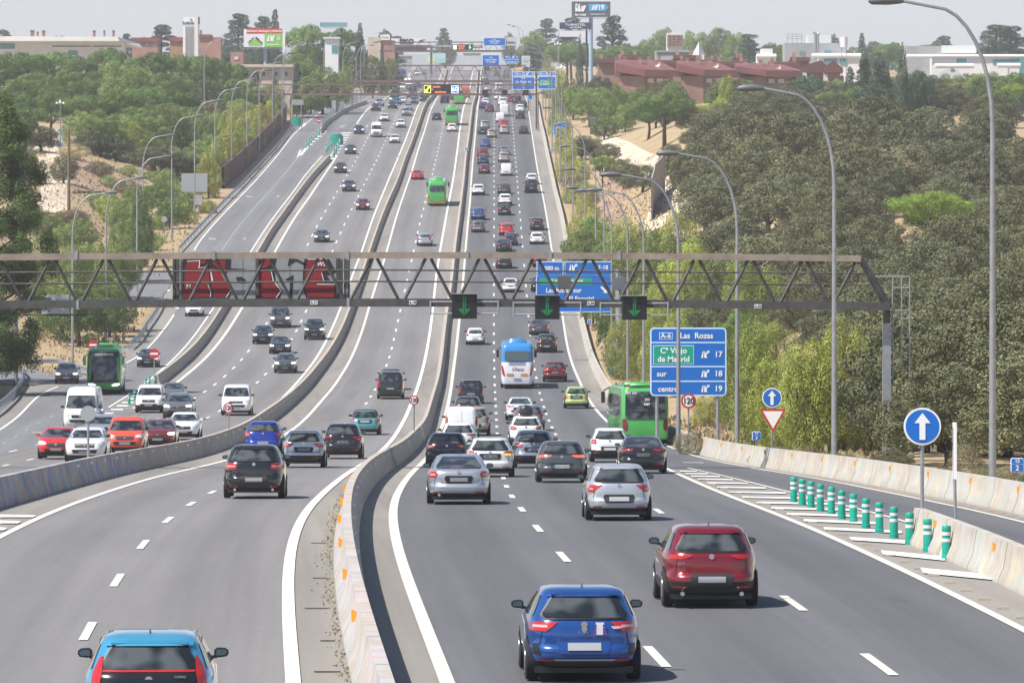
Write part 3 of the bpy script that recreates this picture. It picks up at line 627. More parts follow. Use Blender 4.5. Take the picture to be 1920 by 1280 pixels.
class Shape:
    def __init__(s, b, sx=1.0, sy=1.0, sz=1.0):
        d = BODY[b]; s.n = d['n']; s.lv = [(z*sz, a*sy, c*sy, w*sx) for z, a, c, w in d['lv']]; s.L = d['L']*sy
        s.ra, s.fa, s.wr = d['ra']*sy, d['fa']*sy, d['wr']; s.W = max(l[3] for l in s.lv); s.H = s.lv[-1][0]
        s.zz = [l[0] for l in s.lv]
    def at(s, z): return [float(np.interp(z, s.zz, [l[k] for l in s.lv])) for k in (1,2,3)]
    def end(s, x, z, front=False):
        a, c, w = s.at(z); u = min(abs(x)/w, .995); q = (1-u**s.n)**(1/s.n); yc, h = (a+c)/2, (c-a)/2
        return yc + h*q if front else yc - h*q
    def side(s, y, z):
        a, c, w = s.at(z); yc, h = (a+c)/2, (c-a)/2; u = min(abs((y-yc)/h), .995)
        return w*(1-u**s.n)**(1/s.n)
    def body(s, name, m, z0=None, z1=None, N=44, grow=0.0):
        zs = [z for z in s.zz if (z0 is None or z > z0) and (z1 is None or z < z1)]
        if z0 is not None: zs = [z0]+zs
        if z1 is not None: zs = zs+[z1]
        vs, fs = [], []
        for z in zs:
            a, c, w = s.at(z); yc, h = (a+c)/2, (c-a)/2; w += grow; h += grow
            for k in range(N):
                t = 2*PI*(k+.5)/N; co, si = math.cos(t), math.sin(t); e = 2/s.n
                vs.append((w*math.copysign(abs(co)**e, co), yc+h*math.copysign(abs(si)**e, si), z))
        for i in range(len(zs)-1):
            for k in range(N): fs.append((i*N+k, i*N+(k+1) % N, (i+1)*N+(k+1) % N, (i+1)*N+k))
        fs += [tuple(range(N))[::-1], tuple(range((len(zs)-1)*N, len(zs)*N))]
        return pmesh(name, vs, fs, m, 48)
    def patch(s, where, rows, off=.012, nc=8, b=None, nr=2):
        """shell that follows the body; rows = (z, c0, c1): x range for 'rear'/'front', y range for 'left'/'right'"""
        b = b or MB(); rr = []
        for p, q in zip(rows[:-1], rows[1:]):
            m = max(1, nr)
            for i in range(m): t = i/m; rr.append([p[k]+(q[k]-p[k])*t for k in range(3)])
        rr.append(rows[-1]); vs = []
        for z, c0, c1 in rr:
            for j in range(nc+1):
                c = c0+(c1-c0)*j/nc
                if where == 'rear': vs.append((c, s.end(c, z)-off, z))
                elif where == 'front': vs.append((c, s.end(c, z, True)+off, z))
                elif where == 'right': vs.append((s.side(c, z)+off, c, z))
                else: vs.append((-s.side(c, z)-off, c, z))
        k = nc+1; up = rows[-1][0] > rows[0][0]; flip = (where in ('rear', 'right')) == up
        fs = []
        for i in range(len(rr)-1):
            for j in range(nc):
                f = (i*k+j, i*k+j+1, (i+1)*k+j+1, (i+1)*k+j); fs.append(f if flip else f[::-1])
        b.add(vs, fs); return b
def mir(rows): return [(z, -b, -a) for z, a, b in rows]
def rrect(z0, z1, x0, x1, r=.05):
    return [(z0, x0+r, x1-r), (z0+r*.3, x0+r*.3, x1-r*.3), (z0+r, x0, x1), (z1-r, x0, x1), (z1-r*.3, x0+r*.3, x1-r*.3), (z1, x0+r, x1-r)]
TL = {  # right-hand tail lights, rows of (fraction of height, inner, outer) in fractions of half width
 'arrow': [(.545,.66,.93),(.58,.58,.95),(.62,.50,.95),(.645,.46,.94)],
 'slim': [(.60,.60,.94),(.63,.42,.95),(.655,.40,.94)],
 'block': [(.54,.72,.95),(.58,.68,.96),(.64,.68,.955),(.67,.74,.94)],
 'tall': [(.42,.84,.96),(.5,.80,.965),(.66,.82,.95),(.72,.86,.93)],
 'oval': [(.52,.72,.86),(.55,.67,.92),(.62,.67,.92),(.66,.72,.87)],
 'hook': [(.50,.78,.90),(.54,.72,.95),(.60,.58,.96),(.63,.50,.94)],
 'bmw': [(.545,.60,.93),(.58,.55,.955),(.63,.56,.95),(.66,.70,.94)],
}
MESHC = {}
def wheel(parent, S, y, side, lod):
    key = ('w', round(S.wr, 3)); r = S.wr
    if key not in MESHC:
        b = MB(); w = .21; b.tube([(0,0,0),(.02,0,0),(w-.02,0,0),(w,0,0)], [r-.035, r, r, r-.035], 22)
        rim = MB(); rim.tube([(w-.012,0,0),(w+.006,0,0)], [r*.66, r*.64], 20)
        hb = MB()
        MESHC[key] = (b.mesh("tyre", M_rubber, 40), rim.mesh("rim", M_rim, 40))
    a, c = MESHC[key]; w = link("wheel", a, parent); x = S.W-.205
    w.location = (side*x, y, r); w.rotation_euler = (0, 0, 0 if side > 0 else PI)
    if lod > 0: link("rim", c, w)
def car_key(*a): return a
def make_vehicle(name, label, cat, body, paint, X, y0, hd, facing, slope, sc=(1,1,1), lod=2, tl='arrow', opt=(), plate='', group=None):
    """facing 'A' = seen from behind, 'T' = coming towards the camera; (X, y0) is the contact point of the nearer axle"""
    S = Shape(body, *sc); key = (body, sc, tl, lod, tuple(opt), facing)
    rz = -math.atan(hd) + (PI if facing == 'T' else 0); ref = S.ra if facing == 'A' else S.fa
    fx, fy = -math.sin(rz), math.cos(rz)
    ox, oy = X - fx*ref, y0 - fy*ref
    t = thing(name, label, cat, (ox, oy, float(zr(oy))+.03), rz, group, rx=math.atan(slope)*(1 if facing == 'A' else -1))
    t.rotation_mode = 'XYZ'
    W_, H = S.W, S.H; P = mat(*paint) if isinstance(paint, tuple) else paint
    fresh = key not in MESHC
    if fresh: MESHC[key] = []
    rec = MESHC[key]; idx = [0]
    def part(nm, build, m, parent=t, sm=50):
        if fresh:
            me = build() ; me = me.mesh(nm, m, sm) if isinstance(me, MB) else me; rec.append(me)
        me = rec[idx[0]]; idx[0] += 1
        return link(nm, me, parent, m)
    big = body in ('coach',); vanish = body in ('smallvan', 'van', 'bigvan')
    dark_low = 'clad' in opt
    zc = S.zz[0]
    bo = part("body", lambda: S.body("body", P), P)
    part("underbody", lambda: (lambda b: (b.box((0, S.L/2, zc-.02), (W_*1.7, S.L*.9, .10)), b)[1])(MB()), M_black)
    zlow = .50*sc[2] if dark_low else .30*sc[2]
    if not big: part("lower_bumper", lambda: S.body("lower_bumper", M_black, zc-.005, zlow+.02, grow=.008), M_black)
    frontv = facing == 'T'
    # belt and roof heights
    zb = {'hatch':.985,'suv':1.10,'saloon':1.0,'estate':.99,'mini':.96,'smallvan':1.14,'van':1.22,'bigvan':1.38,'coach':1.75}[body]*sc[2]
    zt = {'hatch':1.33,'suv':1.46,'saloon':1.34,'estate':1.36,'mini':1.32,'smallvan':1.62,'van':1.78,'bigvan':2.12,'coach':2.9}[body]*sc[2]
    wb_ = S.at(zb)[2]; wt_ = S.at(zt)[2]
    def rearwin():
        a, c = (zb+.015, zt-.02)
        if body == 'saloon': a = 1.045*sc[2]; c = 1.36*sc[2]
        k = .775 if not vanish else .76
        x0, x1 = S.at(a)[2]*k, S.at(c)[2]*(k-.02)
        return S.patch('rear', [(a, -x0*.90, x0*.90), (a+.03, -x0*.98, x0*.98), (a+.07, -x0, x0), (c-.05, -x1, x1), (c, -x1*.93, x1*.93)], off=.032, nr=4)
    def frontwin():
        a, c = zb+.01, zt+.0
        if body == 'coach': a, c = 1.05, 2.95
        x0, x1 = S.at(a)[2]*(.88 if not big else .95), S.at(c)[2]*(.84 if not big else .93)
        return S.patch('front', [(a, -x0*.93, x0*.93), (a+.04, -x0, x0), (c-.05, -x1, x1), (c, -x1*.92, x1*.92)], off=.05 if big else .03, nr=5)
    if body == 'coach':
        pass
    elif 'panelvan' in opt and not frontv:
        pass
    else:
        if lod > 1 and not frontv and body not in ('coach',):
            def gask():
                a, c = (zb-.01, zt+.005)
                if body == 'saloon': a, c = 1.03*sc[2], 1.375*sc[2]
                x0, x1 = S.at(a)[2]*(.80 if not vanish else .79), S.at(c)[2]*(.785 if not vanish else .77)
                return S.patch('rear', [(a, -x0*.90, x0*.90), (a+.03, -x0*.98, x0*.98), (a+.07, -x0, x0), (c-.05, -x1, x1), (c, -x1*.94, x1*.94)], off=.022, nr=4)
            part("window_seal", gask, M_black)
        part("rear_window", rearwin, M_glass)
    if body != 'coach' or frontv: part("windscreen", frontwin, M_glass)
    def sidewin(sd):
        b = MB()
        if big:
            n = 6; y0_, y1_ = .9, S.L-.9
            for i in range(n):
                a = y0_+(y1_-y0_)*i/n+.03; c = y0_+(y1_-y0_)*(i+1)/n-.03
                S.patch(sd, [(1.5, a, c), (2.85, a, c)], b=b, nc=3, nr=3)
            return b
        ya, yf, w = S.at(zb+.04); ya2, yf2, w2 = S.at(zt)
        if 'panelvan' in opt: spl = [(.66, .97)]
        elif vanish: spl = [(.08,.36),(.38,.68),(.70,.96)]
        else: spl = [(.10,.48),(.505,.93)]
        for a, c in spl:
            lo0, lo1 = ya+(yf-ya)*a, ya+(yf-ya)*c; hi0, hi1 = ya2+(yf2-ya2)*(a+.02), ya2+(yf2-ya2)*min(c, .92)
            S.patch(sd, [(zb+.03, lo0, lo1), (zt, hi0, hi1)], b=b, nc=6, nr=3)
        return b
    for sd in ('left', 'right'): part("side_window", lambda: sidewin(sd), M_glass)
    # lights
    if not big:
        tlm = {'brake': M_brake}.get('brake' if 'brake' in opt else '', M_tail)
        rows = [(f*H if body != 'bigvan' else f*H*.9, i*W_, o*W_) for f, i, o in TL[tl]]
        if 'kona' in opt: rows = [(.38,.70,.88),(.46,.70,.88)]
        if not frontv or lod > 1:
            part("tail_light", lambda: S.patch('rear', rows, .014, 6), tlm)
            part("tail_light", lambda: S.patch('rear', mir(rows), .014, 6), tlm)
            if lod > 1 and tl in ('arrow', 'bmw', 'block', 'hook', 'oval') and not frontv:
                zr0 = rows[1][0]; r2 = [(zr0+.01, rows[1][1]+.05, rows[1][2]-.05), (zr0+.05, rows[1][1]+.06, rows[1][2]-.06)]
                part("reversing_light", lambda: S.patch('rear', r2, .02, 4), M_tailp); part("reversing_light", lambda: S.patch('rear', mir(r2), .02, 4), M_tailp)
        if frontv or lod > 1:
            hz = {'hatch':.66,'suv':.78,'saloon':.66,'estate':.66,'mini':.66,'smallvan':.80,'van':.90,'bigvan':.95}[body]*sc[2]
            hr = [(hz, .66*W_, .90*W_), (hz+.05, .55*W_, .93*W_), (hz+.11, .56*W_, .935*W_), (hz+.15, .74*W_, .92*W_)]
            hm = M_heado if 'lights' in opt else M_head
            part("headlight", lambda: S.patch('front', hr, .014, 6), hm); part("headlight", lambda: S.patch('front', mir(hr), .014, 6), hm)
            part("grille", lambda: (lambda b: (S.patch('front', [(hz-.10, -.46*W_, .46*W_), (hz+.07, -.5*W_, .5*W_)], .016, 6, b), S.patch('front', [(hz-.36, -.55*W_, .55*W_), (hz-.2, -.62*W_, .62*W_)], .016, 6, b))[1])(MB()), M_black)
            if frontv and lod > 0:
                part("emblem", lambda: (lambda b: (b.tube([(0, S.end(0, hz, True)+.02, hz), (0, S.end(0, hz, True)+.03, hz)], .055, 12), b)[1])(MB()), M_chrome)
    if not big:
        pz = {'saloon':.66,'bigvan':.55,'smallvan':.62,'van':.66}.get(body, .50 if 'lowplate' not in opt else .42)*sc[2]
        if 'highplate' in opt: pz = .70*sc[2]
        if frontv: pz = .38*sc[2] if not vanish else .45
        wh = 'front' if frontv else 'rear'
        part("number_plate", lambda: S.patch(wh, [(pz, -.26, .26), (pz+.115, -.26, .26)], .024, 2), M_plate)
        if lod > 1 and not frontv:
            part("plate_recess_shade", lambda: S.patch('rear', [(pz-.05, -.36, .36), (pz+.10, -.42, .42), (pz+.17, -.38, .38)], .016, 4), P if 'norecess' in opt else M_black)  # flat patch round the plate; its black stands in for the shade of a recess
    if plate:
        mm = text_mesh(plate, .10, M_dk); o = link("plate_lettering", mm, t); o.location = (.02, S.end(0, pz+.05)-.032, pz+.06); 
        part("plate_band", lambda: S.patch('rear', [(pz+.004, -.256, -.215), (pz+.111, -.256, -.215)], .028, 1), M_eub)
    # mirrors
    if not big and lod > 0:
        ym = S.at(zb+.06)[1]-.32; xm = S.side(ym, zb+.03)
        for sd in (-1, 1):
            mo = part("wing_mirror", lambda: (lambda b: (b.poly([(sd*(xm+.045), zb+.035), (sd*(xm+.05), zb+.125), (sd*(xm+.09), zb+.155), (sd*(xm+.20), zb+.15), (sd*(xm+.245), zb+.12), (sd*(xm+.25), zb+.075), (sd*(xm+.22), zb+.035), (sd*(xm+.12), zb+.022)], .11, ym-.05), b.box((sd*(xm+.03), ym, zb+.03), (.12, .05, .04)), b)[2])(MB()), M_black if 'bodymirror' not in opt else P)
            if lod > 1 and not frontv:
                part("mirror_glass", lambda: (lambda b: (b.poly([(sd*(xm+.075), zb+.05), (sd*(xm+.085), zb+.135), (sd*(xm+.20), zb+.132), (sd*(xm+.225), zb+.10), (sd*(xm+.21), zb+.055)], .012, ym-.058), b)[1])(MB()), M_mirror, mo)
    # extras seen from behind
    if lod > 1 and not big:
        if not frontv and not vanish:
            if body != 'saloon':
                part("spoiler", lambda: (lambda b: (S.patch('rear', [(zt-.01, -wt_*.86, wt_*.86), (zt+.05, -wt_*.88, wt_*.88)], .06, 8, b), S.patch('rear', [(zt+.05, -wt_*.88, wt_*.88), (zt+.06, -wt_*.85, wt_*.85)], .01, 8, b), b.box((0, S.end(0, zt+.02)-.02, zt+.02), (wt_*1.5, .08, .03)))[1] or b)(MB()), P)
                part("wiper", lambda: S.patch('rear', [(zb+.05, -.05, .20), (zb+.068, -.05, .36), (zb+.08, -.02, .2)], .03, 3), M_black)
            part("third_brake_light", lambda: S.patch('rear', [(zt-.045, -.16, .16), (zt-.02, -.16, .16)], .03, 3) if body != 'saloon' else S.patch('rear', [(1.02, -.15, .15), (1.035, -.15, .15)], .03, 3), tlm if 'brake' in opt else M_tail)
            part("bumper_reflector", lambda: S.patch('rear', [(.33*sc[2]+(.06 if dark_low else 0), .52*W_, .80*W_), (.365*sc[2]+(.06 if dark_low else 0), .52*W_, .80*W_)], .02, 3), M_tail)
            part("bumper_reflector", lambda: S.patch('rear', [(.33*sc[2]+(.06 if dark_low else 0), -.80*W_, -.52*W_), (.365*sc[2]+(.06 if dark_low else 0), -.80*W_, -.52*W_)], .02, 3), M_tail)
            ez = zb-.09 if body != 'saloon' else .93
            part("emblem", lambda: (lambda b: (b.tube([(0, S.end(0, ez)-.012, ez), (0, S.end(0, ez)-.03, ez)], .052, 14), b)[1])(MB()), M_chrome)
            # seams of the tailgate as thin black lines
            part("tailgate_seam", lambda: (lambda b: (S.patch('rear', [(.47*sc[2], -.80*W_, .80*W_), (.478*sc[2], -.80*W_, .80*W_)], .010, 8, b), S.patch('rear', [(.47*sc[2], .79*W_, .80*W_), (zb-.02, .70*W_, .712*W_)], .009, 1, b, 4), S.patch('rear', [(.47*sc[2], -.80*W_, -.79*W_), (zb-.02, -.712*W_, -.70*W_)], .009, 1, b, 4))[0] or b)(MB()), M_black)
        part("antenna", lambda: (lambda b: (b.add([(-.02,S.at(H-.06)[0]+.45,H-.02),(.02,S.at(H-.06)[0]+.45,H-.02),(0,S.at(H-.06)[0]+.30,H+.07),(0,S.at(H-.06)[0]+.62,H-.02),(0,S.at(H-.06)[0]+.28,H-.02)], [(0,4,2),(4,1,2),(1,3,2),(3,0,2)]), b)[1])(MB()), M_black)
        if 'exhaust' in opt:
            for sd in ((-1,1) if 'exhaust2' in opt else (-1,)):
                part("exhaust_pipe", lambda: (lambda b: (b.tube([(sd*.62*W_, -.01, .27), (sd*.62*W_, .25, .27)], .042, 10), b)[1])(MB()), M_chrome)
    if 'rails' in opt and lod > 0:
        for sd in (-1, 1):
            part("roof_rail", lambda: (lambda b: (b.tube([(sd*(wt_-.06), S.at(zt)[0]+.22, H-.13), (sd*(wt_-.08), S.at(zt)[0]+.40, H-.065), (sd*(wt_-.09), S.L*.45, H-.045), (sd*(wt_-.08), S.L*.56, H-.09)], .022, 6), b)[1])(MB()), M_galv)
    # wheel arches and wheels
    ax = [S.ra, S.fa] + ([S.ra+1.35] if big else [])
    for sd, nm in ((-1, 'left'), (1, 'right')):
        if lod > 0:
            part("wheel_arch", lambda: (lambda b: ([S.patch(nm, [(S.zz[0]+.02, a-S.wr-.07, a+S.wr+.07), (S.wr, a-S.wr-.07, a+S.wr+.07), (S.wr*1.55, a-S.wr*.86, a+S.wr*.86), (S.wr*2+.06, a-S.wr*.25, a+S.wr*.25)], .006, 6, b) for a in ax], b)[1])(MB()), M_black)
        for a in ax: wheel(t, S, a, sd, lod)
    if body == 'coach': coach_parts(t, S, P, part, frontv, opt, lod)
    if 'soft' in opt:
        part("fabric_top", lambda: S.body("fabric_top", mat("black_fabric", (.035,.032,.034), .9), 1.0*sc[2], S.H, grow=.012), mat("black_fabric", (.035,.032,.034), .9))
        part("rear_pane", lambda: S.patch('rear', [(1.04, -.3, .3), (1.09, -.42, .42), (1.22, -.38, .38)], .03), M_glass)
    if 'roofbox' in opt:
        part("roof_box", lambda: (lambda b: (b.tube([(0,.6,H+.20),(0,.7,H+.20),(0,2.3,H+.20),(0,2.7,H+.17)], [.25,.36,.36,.12], 12), b)[1])(MB()), mat("roof_box_black", (.03,.03,.035), .3, coat=.4))
    if 'kona' in opt:
        part("black_tailgate", lambda: S.patch('rear', [(.50, -.60, .60), (.72, -.70, .70), (.93, -.70, .70), (1.13, -.64, .64)], .036, 10, nr=4), mat("gloss_black_panel", (.012,.012,.014), .12, coat=.6))
        part("light_bar", lambda: S.patch('rear', [(1.105, -.62, .62), (1.13, -.62, .62)], .045, 10), M_tail)
        for sd in (1, -1):
            rw = [(.60,.66,.78),(.85,.67,.80),(1.10,.63,.755),(1.22,.62,.70),(1.31,.625,.645)]
            part("corner_light", lambda: S.patch('rear', rw if sd > 0 else mir(rw), .042, 4, nr=3), M_tail)
    if 'chrome_line' in opt:
        part("bumper_trim", lambda: S.patch('rear', [(.335, -.50*W_, .50*W_), (.362, -.54*W_, .54*W_)], .022, 6), M_chrome)
        part("air_vent", lambda: S.patch('rear', [(.42, .76*W_, .88*W_), (.60, .80*W_, .90*W_)], .014, 3), M_black)
        part("air_vent", lambda: S.patch('rear', [(.42, -.88*W_, -.76*W_), (.60, -.90*W_, -.80*W_)], .014, 3), M_black)
        part("lower_light", lambda: S.patch('rear', [(.83, .50*W_, .62*W_), (.87, .46*W_, .90*W_)], .02, 6), M_tailp)
    if 'whitelid' in opt:
        part("loading_door", lambda: S.patch('rear', [(.62*sc[2]+.2, -.68*W_, .68*W_), (zt, -.64*W_, .64*W_)], .012, 6), P)
        part("door_seam", lambda: S.patch('rear', [(.5, -.006, .006), (zt, -.006, .006)], .02, 1, None, 6), M_black)
    return t
TXT = {}
def text_mesh(s, size, m, align='CENTER', ext=.004, bold=0.0, italic=0.0, space=1.0):
    k = (s, round(size, 4), m.name, align, round(bold, 4), italic, space)
    if k in TXT: return TXT[k]
    cu = bpy.data.curves.new("t", 'FONT'); cu.body = s; cu.size = size; cu.align_x = align; cu.align_y = 'CENTER'; cu.extrude = ext; cu.offset = bold; cu.shear = italic; cu.space_character = space
    cu.resolution_u = 3
    o = bpy.data.objects.new("t", cu); COL.objects.link(o); o.rotation_euler = (R(90), 0, 0)
    dg_ = bpy.context.evaluated_depsgraph_get(); me = bpy.data.meshes.new_from_object(o.evaluated_get(dg_)); me.transform(Matrix.Rotation(R(90), 4, 'X'))
    bpy.data.objects.remove(o); me.name = "lettering"; me.materials.clear(); me.materials.append(m); TXT[k] = me; return me
def coach_parts(t, S, P, part, frontv, opt, lod):
    def add_text(s_, size, x, z, m, it=0.0, bold=0.0):
        o = link("lettering", text_mesh(s_, size, m, italic=it, bold=bold), t); o.location = (x, S.end(x, z)-(.075 if 'cityrear' in opt else .04), z); return o
    if frontv:
        part("front_mask", lambda: S.patch('front', [(.86, -1.05, 1.05), (1.06, -1.12, 1.12)], .05), M_black)
        part("windscreen_frame", lambda: S.patch('front', [(2.70, -1.15, 1.15), (3.12, -1.08, 1.08)], .06), M_black)
        for sd in (1, -1):
            rw = [(.60,.62,.90),(.68,.58,1.12),(.80,.80,1.18)]
            part("headlight", lambda: S.patch('front', rw if sd > 0 else mir(rw), .03, 5), M_heado)
            part("wing_mirror", lambda: (lambda b: (b.box((sd*1.42, 12.15, 2.45), (.22, .16, .62)), b.tube([(sd*1.15, 11.8, 3.0), (sd*1.42, 12.15, 2.8)], .04, 6), b)[2])(MB()), P)
        o = link("destination_lettering", text_mesh("LAS ROZAS 625", .20, M_wht, bold=.006), t); o.location = (0, S.end(0, 2.92, True)+.08, 2.92); o.rotation_euler = (0,0,PI)
        part("number_plate", lambda: S.patch('front', [(.45, -.26, .26), (.56, -.26, .26)], .03, 2), M_plate)
    elif 'cityrear' in opt:
        part("rear_window", lambda: S.patch('rear', [(1.38, -.95, .95), (1.46, -1.06, 1.06), (3.0, -1.02, 1.02), (3.08, -.98, .98)], .05, 20, nr=5), M_glass)
        part("engine_grille", lambda: S.patch('rear', [(1.72, -.72, .72), (1.77, -.78, .78)], .07), M_black)
        for sd in (1, -1):
            rw = [(.75,.98,1.12),(.95,.92,1.19),(1.25,.96,1.2),(1.38,1.02,1.15)]
            part("tail_light", lambda: S.patch('rear', rw if sd > 0 else mir(rw), .025, 4), mat("dark_tail_light", (.16,.02,.025), .3, coat=.4))
        add_text("EMT REY", .16, -.72, 2.70, M_wht, bold=.004); add_text("Avanza", .11, .05, 2.74, mat("green_lettering", (.1,.5,.25), .5)); add_text("353", .18, .1, 2.36, M_wht, bold=.004); add_text("N67", .17, .08, 2.12, M_wht, bold=.008)
        part("red_panel", lambda: S.patch('rear', [(2.55, .72, 1.02), (2.75, .72, 1.0)], .07, 2), mat("red_decal", (.55,.10,.10), .5))
        part("amber_lamp", lambda: S.patch('rear', [(2.93, -.98, -.84), (2.99, -.98, -.84)], .07, 2), M_amber)
    elif 'chaos' in opt:
        part("roof_paint", lambda: S.body("roof_paint", mat("coach_blue", (.03,.22,.55), .3, coat=.6), 2.02, S.H, grow=.006), mat("coach_blue", (.03,.22,.55), .3, coat=.6))
        part("rear_window", lambda: S.patch('rear', [(2.12, -.72, .72), (2.16, -.9, .9), (2.3, -.96, .96), (2.78, -.94, .94), (2.86, -.84, .84)], .045, 14, nr=4), mat("coach_rear_glass", (.07,.10,.10), .08, 0, .5))
        for z in (1.98, 1.88, 1.78): part("vent_slot", lambda: S.patch('rear', [(z, -.62, .62), (z+.035, -.66, .66)], .02), M_black)
        for sd in (1, -1):
            rw = [(.98,.92,1.03),(1.1,.96,1.13),(1.5,1.03,1.2),(1.78,1.1,1.2)]
            part("tail_light", lambda: S.patch('rear', rw if sd > 0 else mir(rw), .03, 4), M_tail)
            part("orange_panel", lambda: S.patch('rear', [(.98, .26 if sd > 0 else -.80, .80 if sd > 0 else -.26), (1.16, .26 if sd > 0 else -.80, .80 if sd > 0 else -.26)], .03, 3), mat("orange_panel", (.62,.24,.05), .5))
        part("number_plate", lambda: S.patch('rear', [(.68, -.3, .3), (.80, -.3, .3)], .03, 2), M_plate)
        add_text("Chaos", .36, .02, 1.50, mat("crimson_lettering", (.22,.02,.08), .5), .35, .004)
    else:
        part("rear_window", lambda: S.patch('rear', [(1.95, -.75, .75), (2.05, -.98, .98), (2.6, -.98, .98), (2.78, -.9, .9)], .045, 14, nr=4), M_glass)
        part("rear_panel", lambda: S.patch('rear', [(.42, -1.0, 1.0), (.60, -1.08, 1.08)], .03), mat("orange_panel", (.62,.24,.05), .5))
        for sd in (1, -1):
            rw = [(.75,1.0,1.16),(1.2,1.06,1.2),(1.5,1.1,1.2)]
            part("tail_light", lambda: S.patch('rear', rw if sd > 0 else mir(rw), .03, 4), M_tail)
        part("number_plate", lambda: S.patch('rear', [(.66, -.26, .26), (.77, -.26, .26)], .03, 2), M_plate)
    rp = mat("coach_blue", (.03,.22,.55), .3, coat=.6) if 'chaos' in opt else P
    for y, w, l in ((1.6, 1.5, 1.8), (7.6, 1.3, 2.2)):
        part("roof_unit", lambda: (lambda b: (b.tube([(-w/2,y,S.H+.02),(-w/2+.08,y,S.H+.02),(w/2-.08,y,S.H+.02),(w/2,y,S.H+.02)], [.06,.16,.16,.06], 10), b.box((0, y+l/2, S.H+.04), (w*.9, l, .16)), b)[2])(MB()), rp)
    if not frontv:
        for sd in (1, -1):
            part("wing_mirror", lambda: (lambda b: (b.box((sd*1.47, 11.7, 2.35), (.20, .14, .6)), b.tube([(sd*1.1, 11.5, 2.9), (sd*1.45, 11.7, 2.7)], .035, 6), b)[2])(MB()), M_black)
# ---- paints
PAINT = dict(
 clioblue=("paint_royal_blue", (.014,.075,.29), .25, .35, 1.0), red=("paint_crimson", (.20,.008,.016), .28, .3, 1.0), silver=("paint_silver", (.46,.48,.52), .3, .6, 1.0),
 silver2=("paint_cool_silver", (.50,.52,.55), .3, .5, 1.0), leadgrey=("paint_lead_grey", (.085,.09,.105), .3, .4, 1.0), white=("paint_white", (.74,.75,.76), .3, 0.0, 1.0),
 black=("paint_black", (.012,.012,.014), .2, .1, 1.0), navy=("paint_navy_black", (.015,.02,.035), .25, .3, 1.0), darkblue=("paint_dark_blue", (.018,.035,.10), .25, .3, 1.0),
 icegrey=("paint_ice_grey", (.24,.27,.33), .3, .3, 1.0), konablue=("paint_surf_blue", (.055,.32,.52), .28, .3, 1.0), electric=("paint_electric_blue", (.015,.045,.33), .25, .3, 1.0),
 aqua=("paint_aqua", (.08,.34,.36), .3, .2, 1.0), lime=("paint_pale_lime", (.42,.55,.20), .3, .2, 1.0), brightred=("paint_bright_red", (.52,.02,.015), .3, 0.0, 1.0),
 orange=("paint_orange_red", (.62,.075,.03), .3, 0.0, 1.0), beige=("paint_champagne", (.42,.39,.34), .3, .4, 1.0), green=("paint_bus_green", (.06,.36,.075), .35, 0.0, .7),
 greenroof=("paint_bus_green", (.06,.36,.075), .35, 0.0, .7), brown=("paint_dark_brown", (.06,.035,.03), .3, .3, 1.0), grey=("paint_mid_grey", (.18,.185,.20), .3, .5, 1.0),
 pearl=("paint_pearl_white", (.66,.66,.64), .3, .1, 1.0), tealblk=("paint_dark_teal", (.02,.045,.05), .25, .3, 1.0), whitecoach=("paint_coach_white", (.72,.74,.80), .35, 0.0, .6), plum=("paint_plum", (.14,.02,.06), .3, .3, 1.0),
 blue2=("paint_mid_blue", (.03,.11,.34), .28, .3, 1.0))
def road_z(d): return float(zr(d))
LANE = {'RL': lambda d: (G_L(d)+R12(d))/2, 'RM': lambda d: (R12(d)+R23(d))/2, 'RR': lambda d: (R23(d)+G_R(d))/2, 'HL': lambda d: (H_L(d)+H_D(d))/2, 'HR': lambda d: (H_D(d)+H_R(d))/2,
 'OL': lambda d: (O_L(d)+O12(d))/2, 'OM': lambda d: (O12(d)+O23(d))/2, 'OR': lambda d: (O23(d)+O_R(d))/2, 'CL': lambda d: (C_L(d)+C_M(d))/2, 'CR': lambda d: (C_M(d)+C_R(d))/2}
LNAME = {'RL':"left lane of the right carriageway",'RM':"middle lane of the right carriageway",'RR':"right lane of the right carriageway",'HL':"left lane of the centre carriageway",'HR':"right lane of the centre carriageway",
 'OL':"left oncoming lane",'OM':"middle oncoming lane",'OR':"right oncoming lane",'CL':"far left slip road",'CR':"far left slip road"}
NOUN = {'hatch':'hatchback','suv':'suv','saloon':'saloon car','estate':'estate car','mini':'small car','smallvan':'small van','van':'minivan','bigvan':'tall van','coach':'coach'}
CATN = {'hatch':'car','suv':'car','saloon':'car','estate':'car','mini':'car','smallvan':'van','van':'van','bigvan':'van','coach':'bus'}
VN = {'hatch':'hatchback_car','suv':'suv_car','saloon':'saloon_car','estate':'estate_car','mini':'small_car','smallvan':'small_van','van':'minivan','bigvan':'panel_van','coach':'coach'}
